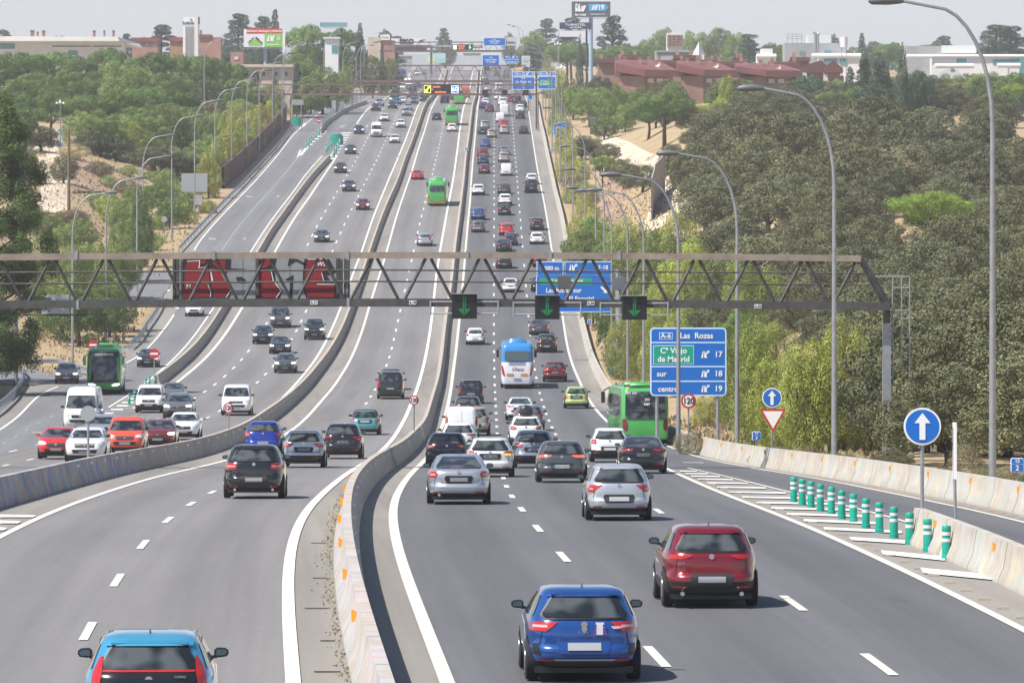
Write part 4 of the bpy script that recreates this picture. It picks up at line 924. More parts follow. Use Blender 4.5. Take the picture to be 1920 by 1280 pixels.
# lane, x, y (photo px where the nearer tyres meet the road), body, paint, scale, tail lights, options, adjective, plate, own label or None
V = [
 ('RM',1092,1276,'hatch','clioblue',(1.0,1,1.0),'arrow',('chrome_line','norecess','brake0'),'royal blue','',"royal blue hatchback in the foreground with a purple sheep sticker on its tailgate"),
 ('RR',1330,1138,'suv','red',(.975,1,.96),'slim',('clad','exhaust','exhaust2'),'crimson','',"crimson compact suv with twin exhausts and black lower cladding, near right"),
 ('RR',1159,976,'hatch','silver2',(.965,1,1.02),'hook',(),'silver','',"silver hatchback with large red lights ahead of the crimson suv"),
 ('RL',860,945.5,'saloon','silver',(1.01,1,1.0),'block',('exhaust',),'silver','',"silver saloon with a rounded boot at the front of the left lane queue"),
 ('RM',1053,905,'hatch','leadgrey',(1.0,1.05,1.01),'slim',('brake',),'lead grey','0443 MNN',"lead grey hatchback with lit brake lights in the middle of the queue"),
 ('RM',919,894.5,'estate','pearl',(.99,1,1.0),'bmw',('amber','highplate','rails'),'white','5981 MKZ',"pearl white estate car with an amber indicator blinking on its right"),
 ('RM',1001,877.5,'suv','icegrey',(.965,1,.98),'bmw',('clad','rails','highplate'),'ice grey','1122 MLL',"ice grey suv with a black lower bumper behind the lead grey hatchback"),
 ('RL',838,876.5,'hatch','navy',(.985,1,1.0),'arrow',('lowplate',),'dark blue','',"dark navy hatchback left of the pearl white estate"),
 ('RR',1205,888,'saloon','black',(1.01,1,1.0),'slim',('lowplate',),'black','1974 MDD',"black coupe saloon with slim red lights behind the green city bus"),
 ('RR',1143,867,'hatch','white',(.97,1,1.05),'block',('clad',),'white','',"white hatchback with black lower bumper just left of the black coupe"),
 ('XX',1203,833,'coach','green',(1,1,.90),'arrow',('cityrear',),'green','',"green city bus with black glass rear taking the exit slip road"),
 ('RL',860,853,'suv','white',(.97,1,.97),'slim',('clad',),'white','',"white suv with dark tailgate half hidden behind the navy hatchback"),
 ('RL',866,826,'smallvan','white',(1,1,1),'tall',('panelvan','whitelid'),'white','',"white windowless small van in the left lane queue"),
 ('RL',889,817,'suv','beige',(.98,1,1.02),'tall',('rails',),'champagne','',"champagne suv with tall red lights beside the white windowless van"),
 ('RL',877,790,'suv','tealblk',(.97,1,.97),'slim',('rails',),'dark teal','',None),
 ('RL',883,757,'smallvan','black',(.98,.95,.90),'tall',('highplate',),'black','',"black people carrier with tall red lights near the white coupe"),
 ('RM',975,788,'saloon','white',(1,1,.98),'slim',('lowplate',),'white','',"white coupe saloon with a black rear diffuser in the middle lane"),
 ('RM',992,808,'hatch','grey',(1,1,1.02),'slim',(),'silver grey','',None),
 ('RM',986,836,'suv','white',(.97,1,.97),'bmw',('roofbox',),'white','',"white suv carrying a black roof box in the middle lane queue"),
 ('RM',969.5,727,'coach','whitecoach',(.98,1,1.02),'arrow',('chaos',),'white and blue','',"white touring coach with a blue roof and crimson script on the back"),
 ('RR',1040.5,716,'suv','red',(1.02,1,.99),'bmw',('clad','highplate'),'crimson','',"crimson suv just right of the white and blue coach"),
 ('RR',1080.5,766,'hatch','lime',(.93,.95,1.02),'tall',('highplate',),'pale lime green','',"pale lime green hatchback in the right lane"),
 ('RR',1025,661,'suv','black',(.98,1,1.0),'bmw',('rails','clad'),'black','',None),
 ('RR',1010.5,628,'saloon','leadgrey',(1.01,1,1.0),'slim',(),'dark grey','',None),
 ('RL',891,646.5,'hatch','white',(.96,1,1.05),'block',(),'white','',"white hatchback alone in the left lane below the lane signal"),
 ('RM',957,548,'saloon','white',(1,1,1.0),'arrow',(),'white','',None),
 ('RR',1011,547,'suv','black',(.97,1,1),'bmw',(),'black','',None),
 ('RM',945,504,'suv','black',(1,1,1.0),'tall',('rails',),'black','',None),
 ('RR',1013,500.5,'hatch','plum',(1,1,1),'bmw',(),'plum','',None),
 ('RM',944.5,472,'saloon','navy',(1.02,1,.98),'slim',(),'navy','',None),
 ('RM',957,460.5,'hatch','darkblue',(1,1,1.02),'bmw',(),'dark blue','',None),
 ('RM',949.5,442,'suv','brightred',(1,1,.98),'bmw',(),'bright red','',None),
 ('RR',1007,458,'hatch','white',(1,1,1),'oval',(),'white','',None),
 ('RR',1007,432,'suv','black',(.95,1,.97),'bmw',(),'black','',None),
 ('RL',896.5,436,'hatch','grey',(.96,1,1.02),'bmw',(),'dark grey','',None),
 ('RL',896.5,413,'suv','blue2',(1,1,1),'slim',('clad',),'blue','',None),
 ('RM',946,404,'hatch','navy',(.97,1,1),'bmw',(),'dark','',None),
 ('RM',947,385.5,'suv','white',(1,1,.98),'oval',('clad',),'white','',None),
 ('RM',945,364,'suv','leadgrey',(1,1,.97),'bmw',(),'dark grey','',None),
 ('RL',897,366.5,'suv','white',(1,1,.97),'slim',('clad',),'white','',None),
 ('RR',996,362,'van','navy',(.98,1,.98),'tall',(),'dark','',None),
 ('RR',997,346,'suv','white',(.98,1,1),'bmw',(),'white','',None),
 ('RM',949.5,330,'smallvan','white',(1,1,1),'tall',('panelvan',),'white','',None),
 ('RL',908,326,'hatch','plum',(.98,1,1),'bmw',(),'dark red','',None),
 ('RL',906,309,'suv','darkblue',(.98,1,1),'bmw',(),'dark blue','',None),
 ('RL',905.5,295,'suv','red',(1,1,1),'bmw',(),'crimson','',None),
 ('RL',910.5,277.5,'suv','blue2',(1,1,1),'bmw',(),'blue','',None),
 ('RM',944.8,304.5,'suv','beige',(1,1,.98),'bmw',(),'champagne','',None),
 ('RM',946.6,291.5,'saloon','icegrey',(1,1,1),'bmw',(),'grey','',None),
 ('RR',982,251.5,'saloon','black',(1,1,1),'bmw',(),'black','',None),
 ('RM',945.6,252,'suv','silver',(1,1,1),'bmw',(),'silver','',None),
 ('RL',922,259,'suv','beige',(1,1,1),'bmw',(),'grey brown','',None),
 ('RL',905,252.7,'hatch','navy',(1,1,1),'bmw',(),'black','',None),
 ('RL',908.5,242.5,'suv','silver',(.98,1,1.02),'bmw',(),'pale grey','',None),
 ('RM',944,240,'suv','brightred',(1,1,1),'bmw',(),'bright red','',None),
 ('RM',938,229.7,'smallvan','white',(1,1,1),'tall',('panelvan',),'white','',None),
 ('RM',945.5,218.5,'bigvan','white',(.98,1,.92),'tall',('panelvan',),'white','',None),
 ('RR',976,223.8,'suv','black',(1,1,1),'bmw',(),'black','',None),
 ('RR',975,211,'suv','white',(1,1,1),'bmw',(),'white','',None),
 ('RR',981,202,'saloon','darkblue',(1,1,1),'bmw',(),'dark blue','',None),
 ('RL',918,210.8,'suv','plum',(1,1,1),'bmw',(),'plum red','',None),
 ('RL',906.6,204.7,'saloon','darkblue',(1,1,1),'bmw',(),'dark blue','',None),
 ('RL',911,197,'hatch','white',(1,1,1),'bmw',(),'white','',None),
 ('RM',943,199.5,'suv','white',(1.1,1,1.15),'bmw',(),'white','',None),
 ('RR',970,195,'suv','black',(1.05,1,1.05),'bmw',(),'black','',None),
 ('RM',958,192.5,'hatch','red',(1,1,1),'bmw',(),'dark red','',None),
 ('RM',934,188,'suv','white',(1,1,1),'bmw',(),'white','',None),
 ('RL',911,190,'suv','navy',(1,1,1),'bmw',(),'dark','',None),
 ('RL',913,171,'hatch','white',(1.1,1,1),'bmw',(),'white','',None),
 ('RM',935,171,'van','white',(1.05,1,1),'tall',(),'white','',None),
 ('RM',937,178,'saloon','grey',(1,1,1),'bmw',(),'grey','',None),
 ('RR',957,183.5,'suv','white',(1,1,1),'bmw',(),'white','',None),
 ('RL',908,142,'saloon','leadgrey',(1,1,1),'bmw',(),'dark grey','',None),
 ('RL',909,150.5,'suv','silver',(1,1,1),'bmw',(),'silver','',None),
 ('RL',911,161,'suv','grey',(1,1,1),'bmw',(),'grey','',None),
 ('RM',932,143,'suv','plum',(1,1,1),'bmw',(),'dark red','',None),
 ('RR',949.5,147.5,'bigvan','grey',(1.15,1,1.1),'tall',('panelvan',),'grey','',None),
 ('RL',912.5,134,'bigvan','navy',(1.1,1,1.1),'tall',('panelvan',),'dark','',None),
 ('RM',934,130.5,'suv','leadgrey',(1.05,1,1),'bmw',(),'dark grey','',None),
 # centre carriageway, driving away
 ('HR0',281,1420,'suv','konablue',(.98,1,.99),'slim',('kona','clad','rails','norecess'),'surf blue','',"surf blue suv cut off by the bottom edge with grey roof rails"),
 ('HR0',477,935,'suv','black',(1.005,1.05,1.03),'bmw',('exhaust','exhaust2'),'black','',"black suv with clear tail lights leading the centre carriageway"),
 ('HR',570,877,'suv','silver2',(.965,.98,.98),'arrow',('clad','highplate'),'white','6122 MKK',"white crossover with boomerang lights beside the black suv"),
 ('HL',494,852,'suv','electric',(.99,1,1.0),'block',('norecess',),'electric blue','',"electric blue suv half hidden behind the black suv"),
 ('HR',643,860.5,'suv','black',(.98,1,1.02),'hook',('highplate','rails','clad'),'black','1702 MXP',"black suv with red L shaped lights right of the white crossover"),
 ('HR',684.5,815.5,'mini','aqua',(1.0,1,1.0),'oval',('soft','highplate'),'aqua','',"aqua convertible with a black fabric roof"),
 ('HR',732,748,'van','black',(.98,1.02,.99),'tall',('highplate',),'black','',"black minivan with chrome trim on the centre carriageway"),
 ('HR',732.5,731,'suv','leadgrey',(1,1,1),'bmw',(),'dark grey','',"dark grey car just ahead of the black minivan on the centre carriageway"),
 ('HR',796,461.5,'suv','silver',(1,1,.98),'bmw',(),'silver','',"silver suv alone on the centre carriageway above the gantry"),
 ('HR',819.8,385,'coach','green',(1,1,1),'arrow',('greenrear',),'green','',"green coach seen from behind below the red coupe on the centre carriageway"),
 ('HL',782.5,337,'saloon','brightred',(1,.95,.95),'bmw',(),'red','',"bright red coupe in the left lane of the centre carriageway"),
 ('HR',847.5,247.5,'hatch','white',(1.02,1,1.05),'bmw',(),'white','',"white hatchback right behind the far green coach"),
 ('HR',847,235,'coach','green',(1,1,.98),'arrow',('greenrear',),'green','',"far green coach followed closely by a white hatchback"),
 ('HL',818.6,225.8,'hatch','navy',(1,1,1),'bmw',(),'black','',"small black hatchback left of the far green coach"),
 ('HR',861.6,195.5,'coach','green',(.95,1,.75),'arrow',('greenrear',),'green','',"green bus partly behind the dark electronic message sign"),
 ('HL',834,194.5,'van','navy',(1,1,.9),'tall',(),'dark','',"dark minivan under the electronic message sign"),
 ('HR',846,188.5,'saloon','leadgrey',(1,1,1),'bmw',(),'dark grey','',"dark grey car between the minivan and the bus at the message sign"),
 ('HR',873,185,'bigvan','orange',(1,1,1),'tall',('panelvan',),'orange','',"orange van beyond the message sign on the centre carriageway"),
 # oncoming
 ('OX',107,861,'hatch','brightred',(.97,1,1.02),'arrow',('lights','bodymirror'),'red','',"bright red hatchback, leftmost oncoming car behind the tagged barrier"),
 ('OX',161,867,'suv','white',(1,1,.97),'arrow',(),'white','',"white suv with a black nose between the two red cars"),
 ('OX',236,851,'smallvan','orange',(.99,1,.98),'arrow',(),'orange red','',"orange red small van behind the tagged barrier"),
 ('OX',297,840,'hatch','red',(1,1,1),'arrow',('lights',),'crimson','',"crimson hatchback right of the orange red van"),
 ('OX',187,834,'suv','silver',(1,1,.98),'arrow',(),'silver','',"silver car behind the white suv on the oncoming side"),
 ('OX',152,811,'bigvan','white',(1,1,1),'arrow',('panelvan',),'white','',"white tall panel van with a black grille on the oncoming side"),
 ('OX',344,825,'hatch','white',(.98,.98,1.03),'arrow',('bodymirror',),'white','',"white hatchback with a black mouth, right of the crimson hatchback"),
 ('OX',334,787,'suv','grey',(1.02,1,1.03),'arrow',('lights','clad'),'grey','',"dark silver suv with bright grille lights beside the white van"),
 ('OX',280,774,'smallvan','white',(1,1,1),'arrow',('clad',),'white','',"white small van with a black front bumper beside the green bollards"),
 ('OX',322,757,'saloon','grey',(1,1,1),'arrow',(),'grey','',"grey saloon half hidden behind the white small van"),
 ('OR',443,779,'van','white',(1,1,1),'arrow',(),'white','',"white minivan above the left speed limit sign"),
 ('OR',535,699.5,'suv','leadgrey',(.98,1,.98),'arrow',('lights',),'lead grey','',None),
 ('OM',524.5,663.5,'saloon','navy',(1.01,1,1.02),'arrow',('lights',),'dark','',None),
 ('OM',493,645,'suv','navy',(1.02,1,1.03),'arrow',('lights',),'dark navy','',None),
 ('OM',525.5,614.5,'van','leadgrey',(.99,1,.99),'arrow',('lights',),'dark grey','',None),
 ('OR',589.5,637,'suv','black',(1.02,1,1.18),'arrow',('lights',),'black','',None),
 ('OM',603,454.5,'hatch','leadgrey',(1,1,1),'arrow',('lights',),'dark grey','',None),
 ('OR',680,394,'hatch','red',(.98,1,1),'arrow',('lights',),'crimson','',None),
 ('OM',654,359.5,'suv','leadgrey',(1,1,1),'arrow',('lights',),'dark grey','',None),
 ('OM',638,325,'suv','brown',(1,1,1),'arrow',('lights',),'dark brown','',None),
 ('OL',657,289.5,'suv','leadgrey',(1,1,.98),'arrow',('lights',),'dark grey','',None),
 ('OL',673,252,'suv','darkblue',(1,1,1),'arrow',('lights',),'dark blue','',None),
 ('OM',705.6,257.5,'bigvan','white',(1,1,1),'arrow',('panelvan',),'white','',None),
 ('OM',720.5,228,'saloon','white',(1,1,1),'arrow',(),'white','',None),
 ('OR',751,240,'hatch','white',(1.02,1,1.05),'arrow',(),'white','',None),
 ('OR',739.7,269,'hatch','white',(1,1,1.02),'arrow',(),'white','',None),
 ('OR',762,218,'suv','silver',(1,1,1),'arrow',(),'silver','',None),
 ('OL',704.5,209,'suv','navy',(1,1,1),'arrow',(),'dark','',None),
 ('OL',711,200,'suv','silver',(1,1,1),'arrow',(),'silver','',None),
 ('OM',736,204.5,'suv','navy',(1,1,1),'arrow',(),'dark navy','',None),
 ('OR',765,207.5,'hatch','silver',(1,1,1),'arrow',(),'silver','',None),
 ('OM',743.8,197,'hatch','blue2',(1,1,1),'arrow',(),'blue','',None),
 ('OM',741,191,'coach','green',(1,1,.8),'arrow',(),'green','',None),
 ('OR',753.5,195,'hatch','white',(1,1,1),'arrow',(),'white','',None),
 ('OR',776,196,'suv','grey',(1,1,1),'arrow',(),'grey','',None),
 ('OR',796,192,'bigvan','tealblk',(1.05,1,.85),'arrow',(),'dark teal','',None),
 ('OR',773,185,'bigvan','leadgrey',(1.2,1,1.2),'arrow',('panelvan',),'dark grey','',None),
 ('OR',765,167,'bigvan','white',(1.1,1,1.05),'arrow',('panelvan',),'white','',None),
 ('OM',752,172,'bigvan','white',(1.05,1,1),'arrow',('panelvan',),'white','',None),
 ('OL',715,180,'suv','leadgrey',(1,1,1),'arrow',(),'dark grey','',None),
 ('OM',750,152,'bigvan','blue2',(1.9,1,1.35),'arrow',('panelvan',),'blue','',"large blue grey lorry in the haze on the oncoming carriageway"),
 ('OR',783,165,'suv','leadgrey',(1,1,1),'arrow',(),'dark grey','',None),
 ('OR',795,140,'saloon','silver',(1,1,1),'arrow',(),'silver','',None),
 ('OM',782,142,'saloon','white',(1,1,1),'arrow',(),'white','',None),
 ('CR',364,593,'hatch','white',(1,1.05,1),'arrow',(),'white','',"white hatchback on the slip road below the graffiti covered panel"),
 ('CR',277,688.5,'hatch','navy',(.99,1,1.02),'arrow',('lights',),'dark navy','',"dark navy hatchback behind the second no-entry sign"),
 ('CX',197,738,'coach','green',(1,1,1),'arrow',(),'green','',"bright green coach coming down the far left slip road"),
 ('CX2',125,719.5,'hatch','leadgrey',(1,1,1.08),'arrow',('lights',),'dark grey','',"dark grey hatchback with angular daytime lights left of the green coach"),
]
CENTR = {}
rows_ = []
for i, v in enumerate(V):
    ln, x, y = v[0], v[1], v[2]
    if y > 1281: d = F/{1420: 139.0}.get(y, 139.0)
    else: d = dofy(y)
    rows_.append((ln, d, i))
cnt = {}
for ln, d, i in sorted(rows_):
    k = {'CL':'C','CR':'C'}.get(ln, ln); cnt[k] = cnt.get(k, 0)+1; CENTR[i] = cnt[k]
VEH = {}
for i, (ln, x, y, body, paint, sc, tl, opt, adj, plate, lab) in enumerate(V):
    d = F/139.0 if y > 1281 else dofy(y); s = F/d; X = (x-CXP)/s
    f = {'XX': lambda q: X_L(q)*.5+X_R(q)*.5, 'HR0': H_D, 'OX': O23, 'CX': C_R, 'CX2': C_R}.get(ln) or LANE[ln]
    hd = float(f(d+9)-f(d-3))/12
    if ln == 'XX': hd = -.048
    if ln == 'OX': hd = .004
    if ln == 'CX': hd = -.035
    if ln == 'CX2': hd = -.055
    slope = float(zr(d+4)-zr(d-2))/6
    lod = 2 if s > 21 else (1 if s > 9.5 else 0)
    fac = 'T' if ln[0] in 'OC' else 'A'
    if lab is None:
        lab = f"{adj} {NOUN[body]}, {ords[CENTR[i]-1]} vehicle up the {LNAME[ln]}"
    g = {'R':"traffic on the right carriageway",'X':"traffic on the right carriageway",'H':"traffic on the centre carriageway",'O':"oncoming traffic",'C':"traffic on the far left slip road"}[ln[0]]
    opt = tuple(o for o in opt if o not in ('brake0',))
    t = make_vehicle(VN[body], lab, CATN[body], body, PAINT[paint], X, d, hd, fac, slope, sc, lod, tl, opt, plate, g)
    VEH[i] = t
# details of single cars
def on_rear(i, z, x=0.0, off=.02):
    v = V[i]; S = Shape(v[3], *v[5]); return (x, S.end(x, z)-off, z)
c0 = VEH[0]; b = MB(); c = on_rear(0, .80, .24, .03)
b.add([(c[0]-.115, c[1], .735), (c[0]+.115, c[1], .735), (c[0]+.045, c[1]-.005, .93), (c[0]-.045, c[1]-.005, .93)], [(0,1,2,3)])
st = b.obj("sticker", mat("purple_sticker", (.16,.07,.30), .5), c0)
b = MB(); b.tube([(c[0], c[1]-.004, .86), (c[0], c[1]-.012, .86)], .052, 12); b.box((c[0], c[1]-.008, .79), (.10, .006, .10)); b.box((c[0], c[1]-.006, .915), (.13, .006, .035)); b.obj("sticker_figure", mat("sticker_white", (.7,.68,.72), .5), st)
o = link("model_lettering", text_mesh("CLIO", .055, M_chrome, space=1.6), c0); o.location = on_rear(0, .775, -.02, .03)
b = MB(); e = on_rear(0, .83, 0, .03); b.poly([(-.05,.83),(0,.91),(.05,.83),(0,.75)], .006, e[1]); b.obj("diamond_emblem", M_chrome, c0)
o = link("model_lettering", text_mesh("CX-30", .055, M_chrome), VEH[1]); o.location = on_rear(1, .83, -.58, .03)
o = link("model_lettering", text_mesh("HYBRID", .045, M_chrome), VEH[79]); o.location = on_rear(79, 1.04, .42, .06)
v = V[5]; S = Shape(v[3], *v[5]); rw = [(.80,.60*S.W,.93*S.W),(.87,.56*S.W,.94*S.W)]; S.patch('rear', rw, .03, 4).obj("indicator_lamp", M_amber, VEH[5])
# ------------------------------------------------------------------ street lamps
def lamp_proto(side, h=14.8, arm=2.9, rr=2.3):
    t = thing("street_lamp", "", "street lamp"); b = MB()
    pts = [(0,0,-.3),(0,0,1),(0,0,4),(0,0,h-rr-1.4)]; rs = [.13,.12,.105,.075]
    for i in range(1, 9):
        a = i/8*PI/2; pts.append((side*(arm*.62)*(1-math.cos(a)), 0, h-rr-1.4+(rr+1.25)*math.sin(a))); rs.append(.072-.003*i)
    pts.append((side*arm, 0, h+.05)); rs.append(.05)
    b.tube(pts, rs, 10); b.obj("pole", M_galv, t, 50)
    c = MB(); c.tube([(side*(arm-.15),0,h+.02),(side*(arm),0,h+.04),(side*(arm+.35),0,h+.06),(side*(arm+.85),0,h+.03),(side*(arm+.95),0,h+.02)], [.05,.10,.15,.11,.03], 8); c.obj("lamp_head", mat("lamp_head_grey", (.12,.125,.13), .5), t, 50)
    return t
lr, ll = lamp_proto(-1), lamp_proto(1); used = {}
def lamp(x, s=None, y=None, top=None, side=-1, label="", h=14.8, group=None):
    proto = lr if side < 0 else ll
    if s is None: X, d, z = pt(x, y); s = F/d
    else: d = F/s; X = (x-CXP)/s; z = float(gz(X, d))
    o = proto if side not in used else dup(proto); used[side] = 1
    o.location = (X, d, z); zt = (YH-top)/s; k = (zt-z)/14.85; o.scale = (1, 1, k) if .6 < k < 1.6 else (1,1,1)
    o["label"] = label; o["group"] = group; return o
gR = "street lamps along the right edge of the motorway"; gL = "street lamps along the left edge of the motorway"
for i, (x, s, top) in enumerate([(1861,60.5,1),(1564,47.5,165),(1382,39.5,287),(1272,38.6,327),(1207,28,356),(1177,25,357),(1147,22.3,352),(1133,19.6,317),(1117,17.2,274),(1097,15.6,234),(1074,14.6,202),(1061,13.8,174),(1050,12.9,150),(1042,12.1,130),(1035,11.3,113),(1029,10.5,99),(1023,9.8,90),(1018,9.2,82)]):
    lamp(x, s, top=top, side=-1, label=f"grey curved arm street lamp, {ords[i]} from the camera along the right edge", group=gR)
for i, (x, y, top) in enumerate([(136,684,361),(199,641,333),(257,548,293),(268,490,253),(322,450,217),(365,407,188),(403,371,166),(434,340,149),(463,313,131),(486,292,118),(511,262,100),(529,246,88),(533,232,76),(607,215,64),(643,205,79),(668,198,85),(676,190,80),(683,184,78)]):
    lamp(x, y=y, top=top, side=1, label=f"grey curved arm street lamp, {ords[i]} from the camera along the left edge", group=gL)
for i, (x, y, top) in enumerate([(383,232,138),(690,160,62),(975,150,47),(982,142,50)]):
    lamp(x, y=y, top=top, side=1 if i < 2 else -1, label=("slender street lamp standing among the pines on the left hill","slender street lamp left of the far overpass graffiti","tall street lamp right of the far blue gantry sign","street lamp just beside the tall lamp right of the far gantry")[i])
def mast(x, y, top, w, label, headw=.5, m=M_galv, heads=True):
    X, d, z = pt(x, y); s = F/d; h = (YH-top)/s - z; t = thing("camera_mast", label, "mast", (X, d, z)); b = MB(); b.tube([(0,0,-.2),(0,0,h)], [w, w*.6], 8); b.obj("pole", m, t)
    if heads:
        c = MB()
        for a in (-1, 0, 1): c.tube([(a*headw,0,h-.1-.1*abs(a)),(a*headw,0,h+.35-.3*abs(a))], [.17,.12], 8)
        c.tube([(-headw,0,h-.1),(headw,0,h-.1)], .06, 6); c.obj("camera_head", M_wht, t)
mast(113, 290, 192, .09, "slim mast with white globe heads above the tall white panel on the dirt track")
mast(1053, 300, 126, .10, "white camera mast beside the blue exit signs, right side")
mast(1046, 240, 82, .09, "distant white camera mast in front of the pines behind the blue signs")
mast(129, 410, 245, .22, "weathered wooden pole leaning beside the dirt track", m=mat("old_wood", (.16,.11,.08), .9), heads=False)
X, d, z = pt(30, 736); s = F/d; b = MB(); b.tube([(0,0,-.2),(0,0,(YH-590)/s-z)], .15, 10); t = thing("lamp_post_base", "grey post at the left edge carrying a white boxed panel on an arm", "post", (X, d, z)); b.obj("pole", M_galv, t)
b = MB(); zz = (YH-590)/s-z; b.tube([(0,0,zz),((165-30)/s,0,zz)], .07, 6); b.obj("arm", M_steel, t); b = MB(); b.box(((104-30)/s,.1,(YH-571)/s-z), (50/s,.25,36/s)); b.obj("panel", mat("panel_white", (.62,.63,.65), .5, noise=(1,.1)), t)
# ------------------------------------------------------------------ signs (px boxes on a plane at distance F/s)
class Sign:
    def __init__(s, name, label, cat, sc, x0, y0, x1, y1, posts=(), back=M_sback, face=M_blue, border=M_spale, rad=.18, bw=.07, group=None, ground=None, rnd=False):
        s.s = sc; s.d = F/sc; s.cx, s.cz = (x0+x1)/2, (y0+y1)/2; X = (s.cx-CXP)/sc; Z = (YH-s.cz)/sc
        gz0 = float(gz(X, s.d)) if ground is None else ground
        s.t = thing(name, label, cat, (X, s.d, gz0), 0, group); s.z0 = Z-gz0; s.zg = gz0
        w, h = (x1-x0)/sc, (y1-y0)/sc
        if rnd:
            b = MB(); b.tube([(0,0,s.z0),(0,.05,s.z0)], w/2, 40); b.obj("sign_disc", border, s.t)
            if face: b = MB(); b.tube([(0,-.008,s.z0),(0,.01,s.z0)], w/2-bw, 40); b.obj("sign_face", face, s.t)
        elif face is not None or back is not None:
            def rr(w, h, r, n=5):
                P = []
                for cx, cz, a0 in ((w/2-r,h/2-r,0),(-w/2+r,h/2-r,90),(-w/2+r,-h/2+r,180),(w/2-r,-h/2+r,270)):
                    for i in range(n+1): a = R(a0+90*i/n); P.append((cx+r*math.cos(a), s.z0+cz+r*math.sin(a)))
                return P
            b = MB(); b.poly(rr(w, h, rad), .07, 0.0); b.obj("panel", border or back, s.t)
            if border and face: b = MB(); b.poly(rr(w-2*bw, h-2*bw, max(.02, rad-bw)), .02, -.008); b.obj("sign_face", face, s.t)
        for px, pw in posts:
            b = MB(); x = (px-s.cx)/sc; zg = float(gz(X+x, s.d))-gz0; b.tube([(x,.14,zg-.3),(x,.14,s.z0+h/2-.1)], pw, 8); b.obj("post", M_galv, s.t)
    def p(s, x, y): return ((x-s.cx)/s.s, s.z0-(y-s.cz)/s.s)
    def rect(s, x0, y0, x1, y1, m, nm="panel_field", off=-.016):
        (a, b_), (c, d_) = s.p(x0, y0), s.p(x1, y1); b = MB(); b.poly([(a,b_),(c,b_),(c,d_),(a,d_)], .008, off); return b.obj(nm, m, s.t)
    def poly(s, pts, m, nm="symbol", off=-.022): b = MB(); b.poly([s.p(*q) for q in pts], .006, off); return b.obj(nm, m, s.t)
    def text(s, txt, x, y, hpx, m=M_wht, bold=.032, al='CENTER', off=-.024, it=0.0, sx=1.0, space=1.0):
        me = text_mesh(txt, hpx/s.s/.70, m, al, .003, bold*hpx/s.s, it, space); o = link("lettering", me, s.t); a, c = s.p(x, y); o.location = (a, off, c); o.scale = (sx, 1, 1); return o
    def exit_sym(s, x, y, h, m=M_wht):
        k = h/20.0; q = lambda P: [(x+a*k, y+b*k) for a, b in P]
        b = MB()
        for P in ([(-12,10),(-7,-10),(-4.5,-10),(-6,10)], [(-3,10),(-2,-10),(0,-10),(1.5,-3),(8,-9.5),(5.5,-9.5),(5.5,-11.5),(13,-11.5),(13,-4),(11,-4),(11,-7),(4,1),(6.5,10)]):
            b.poly([s.p(*t) for t in q(P)], .006, -.022)
        b.obj("exit_symbol", m, s.t)
    def arrow(s, x, y, h, m=M_wht, ang=0.0):
        P = [(-.11,-.5),(-.11,.12),(-.30,.12),(0,.5),(.30,.12),(.11,.12),(.11,-.5)]; c, n = math.cos(ang), math.sin(ang)
        s.poly([(x+h*(a*c-b_*n), y-h*(a*n+b_*c)) for a, b_ in P], m, "arrow")
g = Sign("direction_sign", "large blue four row sign listing Las Rozas exits 17, 18 and 19", "road sign", 36.6, 1219,614,1362,742, posts=((1232,.09),(1346,.09)), rad=.22, bw=.07)
for y in (642, 687, 714.5): g.rect(1221, y-1.1, 1360, y+1.1, M_spale, "divider")
g.rect(1224.5,647,1301,683, M_spale, "green_field_border", -.014); g.rect(1225.6,648.2,1300,681.8, M_sgreen, "green_field", -.019)
g.rect(1236,623,1261,636.5, M_spale, "route_box_border", -.014); g.rect(1237.2,624.2,1259.8,635.3, M_blue, "route_box", -.019)
g.text("A-6", 1248.5, 629.7, 9); g.text("Las  Rozas", 1306, 629.5, 10.5, sx=.98); g.text("Cª Viejo", 1263, 657.5, 10.5); g.text("de Madrid", 1263, 673.5, 10.5, sx=.98)
for y, n in ((664.5,"17"),(700.5,"18"),(728.5,"19")): g.exit_sym(1322, y, 12.5); g.text(n, 1347, y, 10.5)
g.text("sur", 1240.5, 701, 10); g.text("centro", 1253, 729.5, 10)
# cantilever sign over the right lane
g = Sign("cantilever_sign", "big blue overhead sign for exits 17-18 to Las Rozas sur behind the lane signals", "road sign", 21.8, 1005,515,1148,585, posts=(), rad=.22, bw=.07)
g.rect(1006,490,1056.5,514, M_spale, "upper_border"); g.rect(1007.6,491.6,1054.9,515.5, M_blue, "upper_panel", -.02)
g.rect(1058.5,490,1147,514, M_spale, "upper_border"); g.rect(1060,491.6,1145.4,515.5, M_blue, "upper_panel", -.02)
g.text("1000 m", 1032, 503, 7.5); g.exit_sym(1074, 502.5, 13); g.text("17-18", 1128, 501.5, 7.5)
g.rect(1012,521,1110,534, M_sgreen, "green_field", -.014); g.text("Cª Viejo de Madrid", 1061, 527.5, 7, sx=.82); g.text("Las Rozas sur", 1057, 544.5, 8.5); g.text("El Escorial", 1090, 560, 8); g.arrow(1133, 543.5, 17, M_wht, R(-135)); g.text("M-505", 1032, 560, 7, mat("orange_lettering", (.7,.2,.04), .5))
b = MB(); a0 = g.p(1161, 600); b.tube([(a0[0],.2,float(gz((1161-CXP)/21.8, F/21.8))-g.zg-.4),(a0[0],.2,g.p(0,505)[1])], .33, 14); b.obj("column", M_galv, g.t, 50)
b = MB()
for y in (512, 560): z = g.p(0,y)[1]; b.tube([(a0[0],.2,z),(g.p(1010,0)[0],.2,z)], .12, 8)
b.obj("cantilever_arm", M_galv, g.t)
